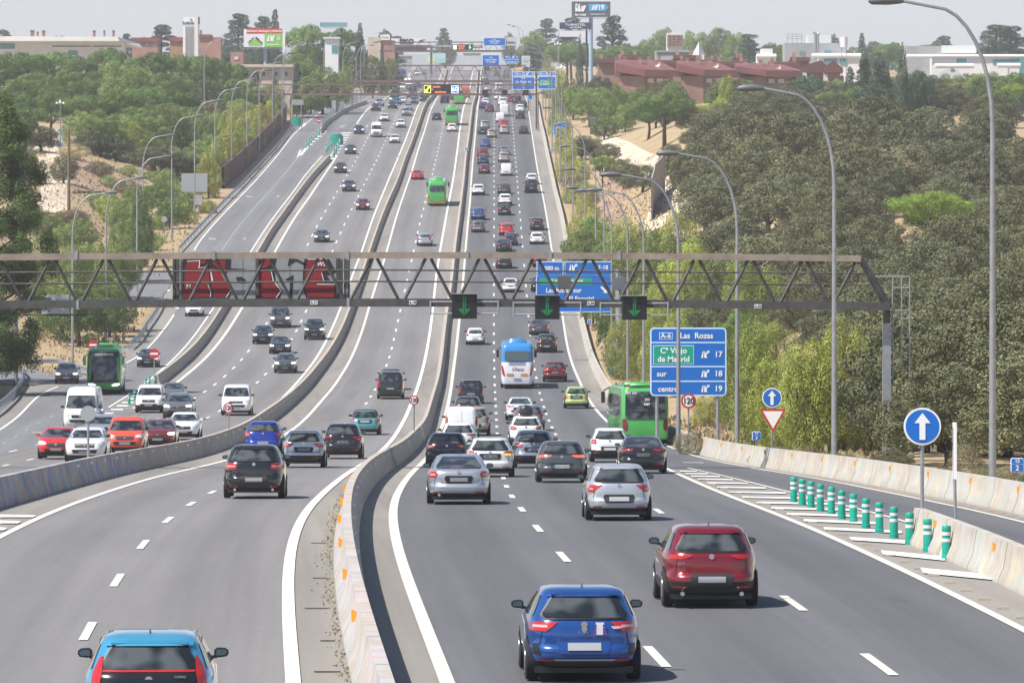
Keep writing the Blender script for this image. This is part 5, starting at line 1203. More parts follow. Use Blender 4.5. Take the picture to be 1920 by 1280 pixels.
# pair of far blue signs
g = Sign("overhead_sign", "blue sign reading Las Rozas sur and El Escorial, 1500 m, above the right lane", "road sign", 10.2, 960,144,1003,169, rad=.3, bw=.14)
g.rect(960.3,134.5,981,143, M_spale, "upper_border"); g.rect(961.5,135.8,979.8,141.8, M_blue, "upper_panel", -.02); g.rect(982.5,134.5,1003,143, M_spale, "upper_border"); g.rect(983.7,135.8,1001.8,141.8, M_blue, "upper_panel", -.02)
g.text("1500 m", 970.6, 138.8, 3.4, sx=.9); g.exit_sym(989, 138.8, 5); g.text("18", 998, 138.8, 3.4); g.text("A-6", 981, 147.4, 3); g.text("Las  Rozas  sur", 981.5, 153.3, 4, sx=.86); g.text("M-505", 967.8, 158.6, 3.6, mat("orange_lettering", (.7,.2,.04), .5), sx=.75); g.text("El Escorial", 988, 158.6, 4, sx=.8); g.arrow(981.6, 163.8, 6.5, M_wht, PI)
g2 = Sign("overhead_sign", "blue and green sign reading Cª Viejo de Madrid, right of the El Escorial sign", "road sign", 10.2, 1008,143,1043,168, rad=.3, bw=.14)
g2.rect(1008.3,134.5,1025,142.5, M_spale, "upper_border"); g2.rect(1009.4,135.7,1023.9,141.3, M_blue, "upper_panel", -.02); g2.rect(1025.8,134.5,1042.5,142.5, M_spale, "upper_border"); g2.rect(1026.8,135.7,1041.5,141.3, M_blue, "upper_panel", -.02)
g2.text("800 m", 1016.5, 138.6, 3.2, sx=.9); g2.exit_sym(1030.5, 138.6, 4.6); g2.text("17", 1037.8, 138.6, 3.2); g2.rect(1009.5,150,1034,161, M_sgreen, "green_field", -.014); g2.text("Cª Viejo", 1021, 153, 3.6, sx=.85); g2.text("de Madrid", 1021.5, 158, 3.6, sx=.85)
b = MB(); zc = float(gz((1005.5-CXP)/10.2, F/10.2))-g.zg; a0 = (1005.7-g.cx)/10.2; b.tube([(a0,.3,zc-.3),(a0,.3,g.p(0,140)[1])], .16, 10)
for y in (148,162): b.tube([((962-g.cx)/10.2,.3,g.p(0,y)[1]),((1041-g.cx)/10.2,.3,g.p(0,y)[1])], .12, 6)
b.obj("support_frame", M_steel, g.t)
# more distant blue signs
def far_sign(label, sc, x0, y0, x1, y1, lines, posts, cat="road sign", face=M_blue, tm=M_wht):
    g = Sign("overhead_sign", label, cat, sc, x0, y0, x1, y1, posts=posts, face=face, rad=.25, bw=.12)
    for t_, x, y, h in lines: g.text(t_, x, y, h, tm, sx=.9)
    return g
far_sign("blue sign reading Collado Villalba and A Coruña, lower of the two far ones", 8.9, 904,103,936.5,123.5, [("A-6",920.5,108.3,3.2),("Collado Villalba",920,112.6,2.8),("A Coruña",920.5,116.5,3.2)], ((907,.12),(934,.12)))
g = far_sign("blue exit sign for Las Rozas just right of the Collado Villalba sign", 8.4, 946,111,972,119.5, [("Las Rozas sur",959,116.3,2.8)], ((950,.1),(969,.1))); g.rect(946,104,957.6,110.3, M_blue, "upper_panel", -.02); g.rect(960,104,972,110.3, M_blue, "upper_panel", -.02); g.text("500 m", 951.8, 107.2, 2.6); g.text("18", 969, 107.2, 2.6); g.exit_sym(962.6, 107.2, 4)
far_sign("grey sign with a green field right of the small blue exit sign", 8.2, 978,105,994,126, [("Rozas",986,115,3)], ((981,.12),(992,.12)), face=mat("grey_sign_face", (.5,.52,.55), .5), tm=mat("green_lettering2", (.0,.33,.21), .5))
# ---- small signs
def round_sign(label, sc, x, y, diam, base_y, kind, off=0):
    border = {'speed': M_sred, 'noentry': M_sred, 'ahead': M_wht, 'back': M_sback}[kind]; face = {'speed': M_wht, 'noentry': None, 'ahead': M_blue, 'back': None}[kind]
    g = Sign({'speed':"speed_limit_sign",'noentry':"no_entry_sign",'ahead':"ahead_only_sign",'back':"road_sign"}[kind], label, "road sign", sc, x-diam/2, y-diam/2, x+diam/2, y+diam/2, face=face, border=border, rnd=True, bw=(.13 if kind == 'speed' else .05)*diam/sc, ground=(YH-base_y)/sc)
    b = MB(); b.tube([(0,.09,-.2),(0,.09,g.z0+diam/sc*.45)], .045, 8); b.obj("post", M_galv, g.t)
    if kind == 'speed': g.text("120", x, y, diam*.40, M_dk, sx=.88)
    if kind == 'noentry': g.rect(x-diam*.37, y-diam*.1, x+diam*.37, y+diam*.1, M_wht, "white_bar")
    if kind == 'ahead': g.arrow(x, y, diam*.72)
    return g
def sd(y, h=0.0): return F/dofy(y, h)
round_sign("round 120 speed limit sign in front of the white minivan on the tagged barrier", sd(804,.84), 428.5,764.5,20,804,'speed')
round_sign("round 120 speed limit sign on the winding median barrier beside the black minivan", sd(807,.84), 776,750,18.5,807,'speed')
round_sign("round 120 speed limit sign under the large four row blue sign", 38.5, 1291,751.5,28.5,828,'speed')
round_sign("big round blue ahead arrow sign at the tip of the slip road barrier", sd(952,.85), 1729.5,799,70,953,'ahead')
round_sign("red no-entry sign above the green bollards beside the dark hatchback", 23.2, 289,663,19.5,722,'noentry')
round_sign("red no-entry sign behind the green coach", 22.5, 174.5,646.5,18,700,'noentry')
round_sign("small far no-entry sign at the tip of the upper ramp barrier", 10.4, 598,226.5,9,247,'noentry')
round_sign("grey back of a round sign in front of the white tall panel van", sd(855,.84), 165,775,29,856,'back')
round_sign("grey back of a round sign at the lower end of the upper short barrier", 11.9, 588,300,9.5,320,'back')
round_sign("grey back of a round sign with a plate on the left verge", 15.0, 308,411,11,452,'back')
round_sign("grey back of a round sign on the median beside the oncoming lanes", 11.6, 749.5,295.5,7,318,'back')
g = round_sign("blue ahead arrow sign mounted above a give way triangle", 41, 1447.5,745.5,37,855,'ahead')
b = MB(); b.poly([g.p(1424.5,766.5),g.p(1474,766.5),g.p(1449.5,810)], .04, -.02); b.obj("give_way_border", M_sred, g.t); b = MB(); b.poly([g.p(1430.5,770.5),g.p(1468,770.5),g.p(1449.5,803)], .02, -.03); b.obj("give_way_face", M_wht, g.t)
# edge-on sign and its post on the slip road barrier
X, d, z = pt(1790, 969.5, .85); s = F/d; t = thing("edge_on_sign", "thin sign seen edge on, on a leaning post right of the blue arrow sign", "road sign", (X, d, z+.82)); b = MB(); b.tube([(.02,0,0),(-.02,0,(969-798)/s)], .035, 8); b.obj("post", M_galv, t); b = MB(); b.box((.0,0,(969-850)/s+.1), (.05,.6,105/s)); b.obj("panel", M_wht, t)
def km_sign(label, sc, x, y, w, h, base, l1, l2):
    g = Sign("distance_marker", label, "road sign", sc, x-w/2, y-h/2, x+w/2, y+h/2, border=M_wht, face=None, rad=.06, ground=(YH-base)/sc)
    m_ = w*.045+.5; g.rect(x-w/2+m_, y-h/2+m_, x+w/2-m_, y-h*.10, M_blue, "upper_field"); g.rect(x-w/2+m_, y-h*.04, x+w/2-m_, y+h/2-m_, M_blue, "lower_field")
    g.text(l1, x, y-h*.27, h*.24); g.text(l2, x, y+h*.21, h*.34)
    b = MB(); b.tube([(0,.1,-.3),(0,.1,g.z0)], .04, 6); b.obj("post", M_galv, g.t)
km_sign("blue marker reading 15 over 2 beside the nearest street lamp", 62, 1907.5,871.5,25,27,912,"15","2")
km_sign("blue marker reading 15 over 3 left of the give way triangle", 43, 1418.5,817,17,17,852,"15","3")
km_sign("small blue marker on the verge left of the city bus roof", 23.5, 1145.5,695.5,10,10,716,"15","5")
km_sign("tiny blue marker on the verge beneath the right lane signal", 19.5, 1105,603,8,9,624,"15","6")
km_sign("small blue marker on the median barrier high up the road", 11.6, 874.5,279,6.5,6,292,"16","5")
km_sign("small blue marker on the right verge among the lamp posts", 11.6, 1034,281,6,6,292,"16","5")
# grey backs of big panels
for label, sc, x0, y0, x1, y1, posts in (("large grey back of a panel sign on the left verge", 14.2, 340,325,388.5,360, ((350,.07),(378,.07))), ("small grey sign back below the large grey panel", 14.4, 366,366,379,384, ((372,.06),)),
  ("pale blank panel beside the far upper slip road", 10.2, 541,187,569,197, ((545,.08),(565,.08))), ("grey blank triangular sign back beside the left ramp", 19.6, 213,546,237,571, ((224,.05),)), ("tall blue grey panel at the top of the upper slip road", 9.8, 622,188,630,205, ((626,.06),)),
  ("round grey and triangular sign backs at the left edge", 23.5, -8,660,24,720, ((9,.07),))):
    if 'triangular' in label:
        g = Sign("road_sign", label, "road sign", sc, x0, y0, x1, y1, posts=posts, face=None, back=None)
        b = MB(); b.poly([g.p(x0,y1),g.p((x0+x1)/2,y0),g.p(x1,y1)] if x0 > 0 else [g.p(-2,678),g.p(27,678),g.p(13,708)], .04); b.obj("panel", M_sback if x0 > 0 else mat("sign_back_dark", (.12,.14,.16), .6), g.t)
        if x0 < 0: b = MB(); c_ = g.p(9,655); b.tube([(c_[0],0,c_[1]),(c_[0],.05,c_[1])], .62, 20); b.obj("disc", M_sback, g.t)
    else: Sign("road_sign", label, "road sign", sc, x0, y0, x1, y1, posts=posts, face=None, border=M_sback, rad=.08)
g = Sign("arrow_sign", "grey arrow shaped sign back beside the green nose panel", "road sign", 11.2, 608,263,622,273, posts=((615,.05),), face=None, back=None); g.poly([(607,268),(611,264.5),(622,264.5),(622,271.5),(611,271.5)], M_sback, "panel")
Sign("blue_panel_sign", "tall blue sign between the lamp posts on the right verge", "road sign", 11.4, 1038,232,1044,253, posts=((1041,.08),), face=M_blue, border=M_spale, rad=.08, bw=.06)
Sign("blue_panel_sign", "wide blue sign behind the lamp posts on the right verge", "road sign", 11.6, 1046,229,1062,240, posts=((1050,.06),(1059,.06)), face=M_blue, border=M_spale, rad=.08, bw=.06)
Sign("blue_panel_sign", "small blue square sign at the top of the right barrier", "road sign", 9.6, 990,178,998.5,187, posts=((994,.06),), face=M_blue, border=M_spale, rad=.08, bw=.07)
g = Sign("notice_panel", "tall white notice panel with blue marks on the dirt track", "notice board", 12.6, 106.5,241,119.5,276, posts=((109,.05),(117,.05)), face=None, border=mat("notice_white", (.62,.63,.68), .6), rad=.05); g.poly([(109,243),(113,243),(112,247),(109,246)], M_blue, "mark"); g.poly([(109,271),(112,269),(113,275),(108,275)], M_blue, "mark")
# ------------------------------------------------------------------ gantries
def truss(name, label, sc, gy, xl, xr, top, bot, nodes_t, nodes_b, m, mt, depth=1.3, cols=(), camber=0.0, rails=(), th=.15, coly=None, slant=0):
    d = F/sc; X0 = (CXP-CXP)/sc; zg = (YH-gy)/sc; t = thing(name, label, "gantry", (0, d, zg)); P = lambda x, y: ((x-CXP)/sc, -(y-gy)/sc)
    cam_ = lambda x: camber*(1-((x-(xl+xr)/2)/((xr-xl)/2))**2)
    def chord(nm, y, w, mm, a, c, yy=0.0):
        b = MB(); n = 14; pts = [(P(a+(c-a)*i/n, y-cam_(a+(c-a)*i/n))) for i in range(n+1)]
        for (x0, z0), (x1, z1) in zip(pts[:-1], pts[1:]):
            L = math.hypot(x1-x0, z1-z0); b.box(((x0+x1)/2, yy, (z0+z1)/2), (L+.004, w, w), ry=-math.atan2(z1-z0, x1-x0))
        return b.obj(nm, mm, t)
    chord("top_chord", top, th*1.75, mt, xl, xr-slant); chord("bottom_chord", bot, th*2.0, m, xl, xr)
    chord("rear_bottom_chord", bot-2, th*1.6, m, xl, xr, depth)
    b = MB()
    for nt_ in nodes_t:
        for dx in (-1, 1):
            nb = [q for q in nodes_b if (q-nt_)*dx > 0]
            if not nb: continue
            q = min(nb, key=lambda v: abs(v-nt_))
            if abs(q-nt_) > (nodes_t[1]-nodes_t[0])*.8: continue
            o_ = dx*5*sc/46; a = P(nt_+o_, top+6*sc/46-cam_(nt_)); c = P(q-o_, bot-5*sc/46-cam_(q)); b.bar((a[0],0,a[1]), (c[0],0,c[1]), th*.62)
    if slant: a = P(xr-slant, top); c = P(xr, bot); b.bar((a[0],0,a[1]), (c[0],0,c[1]), th*1.3)
    b.obj("diagonals", m, t)
    if rails:
        b = MB()
        for y in rails: b.tube([(P(xl,y)[0],depth,P(xl,y-cam_(xl))[1]),(P((xl+xr)/2,y)[0],depth,P(0,y-camber)[1]),(P(xr-slant*.3,y)[0],depth,P(xr,y)[1])], th*.28, 6)
        b.obj("hand_rails", m, t)
    for cx, w, cy in cols:
        b = MB(); X = (cx-CXP)/sc; zz = float(gz(X, d))-zg; b.box((X, depth/2, (P(0,cy)[1]+zz-.5)/2), (w, w*1.2, P(0,cy)[1]-zz+.5)); b.obj("column", M_galv if m is not M_brown else m, t)
        b = MB(); b.box((X, depth/2, P(0,cy)[1]+.28), (w*.8, w, .6)); b.obj("column_head", M_black if m is not M_brown else m, t)
    return t, P, cam_
s1 = 45.4; gy1 = YH - float(zr(F/s1))*s1
nt1 = [98-201.4+100.7*k for k in range(18)]; nb1 = [48-201.4+100.7*k for k in range(19)]
gt, GP, gcam = truss("sign_gantry", "large grey lattice gantry crossing the whole picture above the queue", s1, gy1, -260, 1668, 485.5, 575, nt1, nb1, M_steel, M_steelt, depth=1.25, cols=((1664,.34,606),(-250,.34,606)), camber=7, rails=(513.5,535), slant=54)
def gpx(x, y, yy=0.0): a = GP(x, y); return (a[0], yy, a[1])
b = MB()
for x in (143, 401, 652, 876, 1032, 1161): a = gpx(x, 478.5 if x < 1200 else 482); b.box((a[0],0,a[2]), (.13,.34,.36))
for x, y in ((653, 567), (146, 571)): a = gpx(x, y); b.box((a[0],0,a[2]), (.12,.36,.38))
b.obj("chord_joints", M_galv, gt)
for x, y, s_ in ((589,567,"6.31"),(774,567,"6.18"),(1108,568.5,"6.20"),(1421,574,"6.20")):
    a = gpx(x, y, -.17); b = MB(); b.box(a, (13.5/s1, .02, 7.5/s1)); pl = b.obj("height_plate", M_wht, gt); o = link("height_lettering", text_mesh(s_, .155, M_dk, bold=.004), pl); o.location = (a[0], a[1]-.016, a[2])
# ladder tower at the right end
b = MB(); xs = [gpx(x, 520)[0] for x in (1676, 1693, 1708)]; zt = GP(0,519)[1]; zb_ = GP(0,792)[1]
for x in xs: b.tube([(x,.8,zb_),(x,.8,zt)], .03, 6)
for y in (519,540,582,598,664,730,790): z = GP(0,y)[1]; b.tube([(xs[0],.8,z),(xs[2],.8,z)], .025, 6)
b.tube([(GP(1640,0)[0],.8,zt),(xs[2],.8,zt)], .03, 6); b.tube([(xs[2]+.05,1.4,zb_),(xs[2]+.05,1.4,zt)], .03, 6); b.obj("ladder_cage", M_galv, gt)
# back of the message board with graffiti
mb = thing("message_board", "back of the electronic board on the near gantry, sprayed with red and black graffiti", "message board", (0, F/s1+1.6, (YH-gy1)/s1)); Mp = mat("board_back_grey", (.27,.285,.295), .55, .2, noise=(1.5,.12))
b = MB(); a, c = gpx(334, 485), gpx(640, 563); b.box(((a[0]+c[0])/2, .35, (a[2]+c[2])/2), (c[0]-a[0], .7, a[2]-c[2])); b.obj("housing", Mp, mb)
for x in (322, 328, 645, 651): b = MB(); a = gpx(x, 480); b.box((a[0], .35, (a[2]+gpx(0,566)[2])/2), (.10, .9, a[2]-gpx(0,566)[2])); b.obj("frame_post", M_steel, mb)
for x0 in (330, 479, 631): b = MB(); q = gpx(x0, 524); b.box((q[0], -.06, q[2]), (.13, .10, 84/s1)); b.obj("frame_post", M_steel, mb)
b = MB()
for x in (452, 541, 598): q = gpx(x, 524); b.box((q[0], -.004, q[2]), (.015, .01, 76/s1))
b.obj("panel_seams", M_black, mb)
gx_ = lambda P: [gpx(320+x/5.647, 470+y/5.647)[::2] for x, y in P]
def graf(nm, polys, m, off_):
    b = MB()
    for P in polys: b.poly(gx_(P), .01, off_)
    b.obj(nm, m, mb)
M_gr = mat("spray_red", (.22,.012,.018), .55); M_gk = mat("spray_black", (.015,.015,.02), .6); M_gw = mat("spray_white", (.7,.7,.7), .6)
graf("graffiti_black", [[(105,92),(620,92),(612,190),(775,200),(775,218),(600,205),(565,240),(600,330),(645,410),(590,500),(82,508),(108,360)],[(670,285),(730,282),(778,312),(768,348),(690,340)],
  [(905,80),(1105,80),(1085,180),(1090,330),(1170,425),(1135,508),(905,508)],[(1240,85),(1222,168),(1312,115),(1400,158),(1435,152),(1325,92)],[(1196,312),(1284,260),(1272,500),(1250,500),(1246,335)],
  [(1402,92),(1665,92),(1740,230),(1640,272),(1690,335),(1738,335),(1738,508),(1420,508),(1385,400),(1385,250)]], M_gk, -.015)
graf("graffiti_red", [[(152,112),(285,105),(280,185),(262,190),(130,190)],[(132,196),(380,185),(395,330),(378,360),(405,440),(405,495),(98,500),(120,360)],[(300,105),(355,105),(345,140),(300,150)],[(430,105),(560,108),(560,200),(505,205),(430,150)],
  [(410,190),(500,200),(560,315),(625,410),(565,498),(440,498),(405,340)],[(920,85),(1045,85),(1035,155),(985,190),(920,190)],[(920,205),(1035,205),(1050,320),(1150,430),(1100,500),(920,500)],
  [(1435,98),(1645,98),(1662,205),(1580,235),(1600,318),(1535,335),(1535,362),(1722,365),(1722,500),(1440,500),(1408,400),(1408,250)]], M_gr, -.03)
graf("graffiti_white", [[(150,112),(290,104),(288,170),(275,185),(375,170),(375,178),(268,190),(280,160),(280,112),(152,120)],[(395,200),(402,200),(430,320),(412,330)],[(520,250),(530,250),(575,330),(632,410),(572,502),(562,502),(620,410),(566,332)],
  [(1040,205),(1048,205),(1075,320),(1160,428),(1105,505),(1095,505),(1148,430),(1065,325)],[(1580,238),(1588,238),(1612,322),(1604,322)],[(1535,355),(1725,357),(1725,365),(1535,365)],[(370,360),(376,360),(410,450),(404,498),(396,498),(402,450)],[(1440,92),(1640,92),(1640,98),(1440,98)]], M_gw, -.04)
for s_, x, y, h in (("21.", 350, 538.5, .24), ("nWS", 597, 496, .24)): a = gpx(x, y); o = link("graffiti_lettering", text_mesh(s_, h, M_gw, bold=.006, italic=.2), mb); o.location = (a[0], -.05, a[2])
# two boxes hanging on the catwalk
for label, x0, y0, x1, y1, m in (("tan back of a small panel in front of the big blue overhead sign", 1045.5,517,1071,543, mat("tan_panel", (.34,.31,.26), .6)), ("small grey cabinet on the gantry right of the big blue overhead sign", 1148.5,520,1173,544.5, mat("cabinet_grey", (.45,.45,.44), .5))):
    a, c = gpx(x0, y0), gpx(x1, y1); t = thing("equipment_box", label, "equipment box", ((a[0]+c[0])/2, F/s1+.62, (YH-gy1)/s1+c[2])); b = MB(); h = a[2]-c[2]; b.box((0,0,h/2), (c[0]-a[0], .35, h)); b.box((0,-.18,h-.03), (c[0]-a[0]+.05, .02, .05)); b.box((0,-.18,h*.5), (c[0]-a[0], .015, .03)); b.obj("cabinet", m, t)
    b = MB(); b.tube([(0,.2,h),(0,.62,h+.4)], .03, 6); b.tube([(0,-.19,.05),(.1,-.1,-.35),(.3,.1,-.5)], .025, 6); b.obj("bracket", M_steel, t)
# lane signals
for i, (x0, y0, x1, y1) in enumerate(((847.5,551,894.5,597),(1003,553.5,1049,598),(1166,554.5,1212.5,599))):
    cx, cy = (x0+x1)/2, (y0+y1)/2; a = gpx(cx, cy, -.5); w, h = (x1-x0)/s1, (y1-y0)/s1
    t = thing("lane_signal", ("square lane signal with a green down arrow above the left lane", "square lane signal with a green down arrow before the big blue overhead sign", "square lane signal with a green down arrow, rightmost on the near gantry")[i], "lane signal", (a[0], F/s1+a[1], (YH-gy1)/s1+a[2]), group="green arrow lane signals")
    b = MB(); b.box((0,.13,0), (w, .26, h)); b.obj("housing", mat("signal_housing", (.02,.018,.022), .6, noise=(9,.3)), t)
    b = MB(); b.box((0,.05,h/2+.015), (w+.03,.4,.03)); b.obj("visor", M_galv, t)
    b = MB()
    for k in range(14): z = -h/2+.05+k*(h-.1)/13; b.box((0,-.006,z), (w*.94,.012,.012))
    b.obj("louvres", M_black, t)
    b = MB(); b.poly([(-.065,.42),(-.012,.42),(-.012,-.36),(-.27,-.10),(-.065,-.10)], .012, -.022); b.poly([(.065,.42),(.012,.42),(.012,-.36),(.27,-.10),(.065,-.10)], .012, -.022); b.obj("green_arrow", mat("signal_green", (.0,.15,.04), .5, emit=(0,.4,.10), es=.06), t)
    b = MB()
    for sd in (-1, 1):
        xo = sd*(w/2+.88)
        for z in (.19, -.29): b.tube([(sd*w/2,.13,z),(xo,.13,z)], .032, 6)
        b.tube([(xo,.13,-.36),(xo,.13,.24)], .045, 6); b.tube([(xo,.13,.19),(xo,.5,.19)], .04, 6); b.tube([(xo,.13,-.29),(xo,.5,.02)], .03, 6)
    b.obj("mounting_frame", M_galv, t)
# second gantry with the lit message board
s2 = F/dofy(246); gy2 = 246.
t2, P2, _c = truss("sign_gantry", "thin brown gantry carrying the lit electronic board and dark lane signals", s2, gy2, 480, 1010, 159, 178, [500+24.2*k for k in range(21)], [512+24.2*k for k in range(21)], M_brown, M_brown, depth=1.2, cols=((1009,.22,182),(545,.22,184)), camber=0, rails=(165,170), th=.14)
g = Sign("message_board", "lit electronic board with a yellow arrow, orange text and a 60 sign", "message board", s2*1.004, 793,158.5,861.5,176, face=mat("board_black", (.012,.012,.014), .5), border=M_black, rad=.05, bw=.05, ground=(YH-246)/(s2*1.004))
M_led = mat("led_orange", (.8,.15,.02), .5, emit=(1,.22,.05), es=1.2); M_ledw = mat("led_white", (.8,.85,.95), .5, emit=(.75,.85,1), es=.8); M_ledy = mat("led_yellow", (.8,.8,.1), .5, emit=(.95,.9,.15), es=.9)
g.rect(794.8,160.2,808,174.5, M_ledy, "pictogram_frame", -.016); g.rect(795.8,161.2,807,173.5, mat("board_black", 0), "pictogram_field", -.022); g.poly([(796.8,173),(796.8,167.5),(798.8,169),(803.5,161.5),(806.5,163.5),(801,171),(803,173)], M_ledy, "yellow_arrow", -.03)
g.text("SALIDA", 818.5, 163.3, 3.0, M_led); g.text("A", 810.5, 168, 2.6, M_led); g.text("1500 METROS", 825.5, 173.2, 2.8, M_led, sx=.9)
g.rect(846.2,160.8,859.8,175.2, M_ledw, "pictogram_frame", -.016); g.rect(847.2,161.8,858.8,174.2, M_blue, "pictogram_field", -.022); g.text("60", 853, 168, 8.2, M_ledw, off=-.03)
for i, (x, l) in enumerate(((909.5,"dark unlit lane signal over the left lane on the brown gantry"),(946.5,"dark unlit lane signal over the middle lane on the brown gantry"),(985,"dark unlit lane signal over the right lane on the brown gantry"))):
    t = thing("lane_signal", l, "lane signal", ((x-CXP)/s2, F/s2-.4, (YH-179.5)/s2), group="dark lane signals on the brown gantry"); b = MB(); b.box((0,0,.5), (1.0,.3,1.0)); b.box((0,-.1,1.02), (1.05,.45,.04)); b.obj("housing", mat("signal_housing", 0), t); b = MB(); b.tube([(-.9,.1,.75),(.9,.1,.75)], .03, 6); b.tube([(-.9,.1,.25),(.9,.1,.25)], .03, 6); b.obj("mounting_frame", M_galv, t)
s3 = F/dofy(209)
truss("sign_gantry", "tall brown lattice gantry just above the message board", s3, 209., 655, 992, 123.5, 153.5, [680+35*k for k in range(9)], [662.5+35*k for k in range(10)], M_brown, M_brown, depth=1.5, cols=((991,.22,156),(660,.22,156)), rails=(133,143), th=.16, slant=7)
s4 = 7.9; gy4 = yofd(F/s4)
truss("sign_gantry", "hazy distant gantry carrying the small lit board and the highest blue sign", s4, gy4, 712, 965, 79.5, 97, [725+20*k for k in range(12)], [735+20*k for k in range(12)], M_brown, M_brown, depth=1.4, cols=((963,.25,100),(714,.25,100)), th=.14)
g = Sign("message_board", "tiny lit board with orange text and a green arrow on the distant gantry", "message board", 7.95, 848,83.5,886.5,94, face=mat("board_black", 0), border=M_black, rad=.05, bw=.05, ground=(YH-gy4)/7.95)
g.rect(849.5,85,856,93, M_ledw, "pictogram", -.02); g.text("TRAFICO", 865, 86.8, 2.4, M_led); g.text("LENTO", 865, 91, 2.4, M_led); g.poly([(880,85),(882,85),(882,89),(884,89),(881,92.5),(878,89),(880,89)], mat("led_green", (.1,.8,.5), .5, emit=(.1,.9,.6), es=.9), "green_arrow")
far_sign("highest blue sign reading Collado Villalba and A Coruña on the distant gantry", 7.97, 906.5,71,948.5,86.5, [("A-6",927,74.5,2.6),("Collado Villalba",927,77.5,2.6),("A Coruña",927,81,2.8)], ())
Sign("grey_sign", "pale grey sign right of the highest blue sign", "road sign", 7.9, 950,70,970,86, posts=((955,.1),(967,.1)), face=None, border=mat("pale_grey_panel", (.5,.52,.53), .6), rad=.1)
# ------------------------------------------------------------------ buildings and billboards (px extents on a plane at distance F/s)
BFOOT = []
def brick(name, c1, c2, mortar, scale):
    g = NT(name, .85); o = g.coord("Object", (1,1,1)); sp = g.n("SeparateXYZ"); g.l(o, sp.inputs[0]); cb = g.n("CombineXYZ"); g.l(g.math('ADD', sp.outputs[0], sp.outputs[1]), cb.inputs[0]); g.l(sp.outputs[2], cb.inputs[1])
    b = g.n("TexBrick"); b.inputs["Color1"].default_value = (*c1, 1); b.inputs["Color2"].default_value = (*c2, 1); b.inputs["Mortar"].default_value = (*mortar, 1); b.inputs["Scale"].default_value = scale; g.l(cb.outputs[0], b.inputs["Vector"])
    n = g.noise(g.coord(), .35, 4, .6, .3, .7, .8, 1.15); return g.out(g.mix(1.0, b.outputs[0], n, 'MULTIPLY'))
M_brick = brick("red_brick_wall", (.33,.17,.12), (.28,.14,.10), (.35,.25,.2), 3)
M_roof = mat("dark_red_metal_roof", (.20,.072,.06), .5, noise=(.4,.2)); M_roof2 = mat("brown_red_fascia", (.13,.05,.04), .6)
M_cream = mat("white_render", (.66,.66,.64), .7, noise=(.3,.08)); M_pwhite = mat("white_metal_cladding", (.74,.74,.74), .45, noise=(.2,.06)); M_win = mat("window_glass", (.05,.09,.10), .15); M_wint = mat("teal_window_band", (.10,.27,.28), .2); M_blind = mat("white_roller_blind", (.58,.58,.58), .6)
M_bgrey = mat("grey_concrete_block", (.33,.335,.345), .8, noise=(.25,.15)); M_tan = mat("tan_concrete", (.5,.42,.34), .8, noise=(.3,.12)); M_redb = mat("salmon_brick", (.34,.19,.15), .8, noise=(.3,.15))
class Bldg:
    def __init__(s, name, label, cat, sc, x0, x1, yb=None, foot=True):
        s.s = sc; s.d = F/sc; s.cx = (x0+x1)/2; X = (s.cx-CXP)/sc; s.zg = float(gz(X, s.d)); s.t = thing(name, label, cat, (X, s.d, s.zg)); s.x0, s.x1 = x0, x1
        if foot: BFOOT.append((x0, x1, sc))
    def X(s, x): return (x-s.cx)/s.s
    def Z(s, y): return (YH-y)/s.s - s.zg
    def box(s, nm, x0, y0, x1, y1, dep, m, y=0.0, parent=None, ground=False):
        a, c = s.X(x0), s.X(x1); t = s.Z(y0); bt = -1.5 if ground else s.Z(y1); b = MB(); b.box(((a+c)/2, y+dep/2, (t+bt)/2), (c-a, dep, t-bt)); return b.obj(nm, m, parent or s.t)
    def windows(s, xs, ys, w, h, m=M_win, fr=M_cream, y=-.06, parent=None, sill=True):
        me = None
        for yy in ys:
            for xx in xs:
                if me is None:
                    b = MB(); W_, H_ = w/s.s, h/s.s; b.box((0,0,0), (W_, .10, H_)); me = b.mesh("window", m); f = MB()
                    for a, c, e, g_ in ((-W_/2,0,.09,H_+.1),(W_/2,0,.09,H_+.1),(0,H_/2,W_,.09),(0,-H_/2,W_+.2,.10)): f.box((a, -.03, c), (e, .12, g_))
                    fm = f.mesh("frame", fr)
                o = link("window", me, parent or s.t); o.location = (s.X(xx), y, s.Z(yy)); link("frame", fm, o)
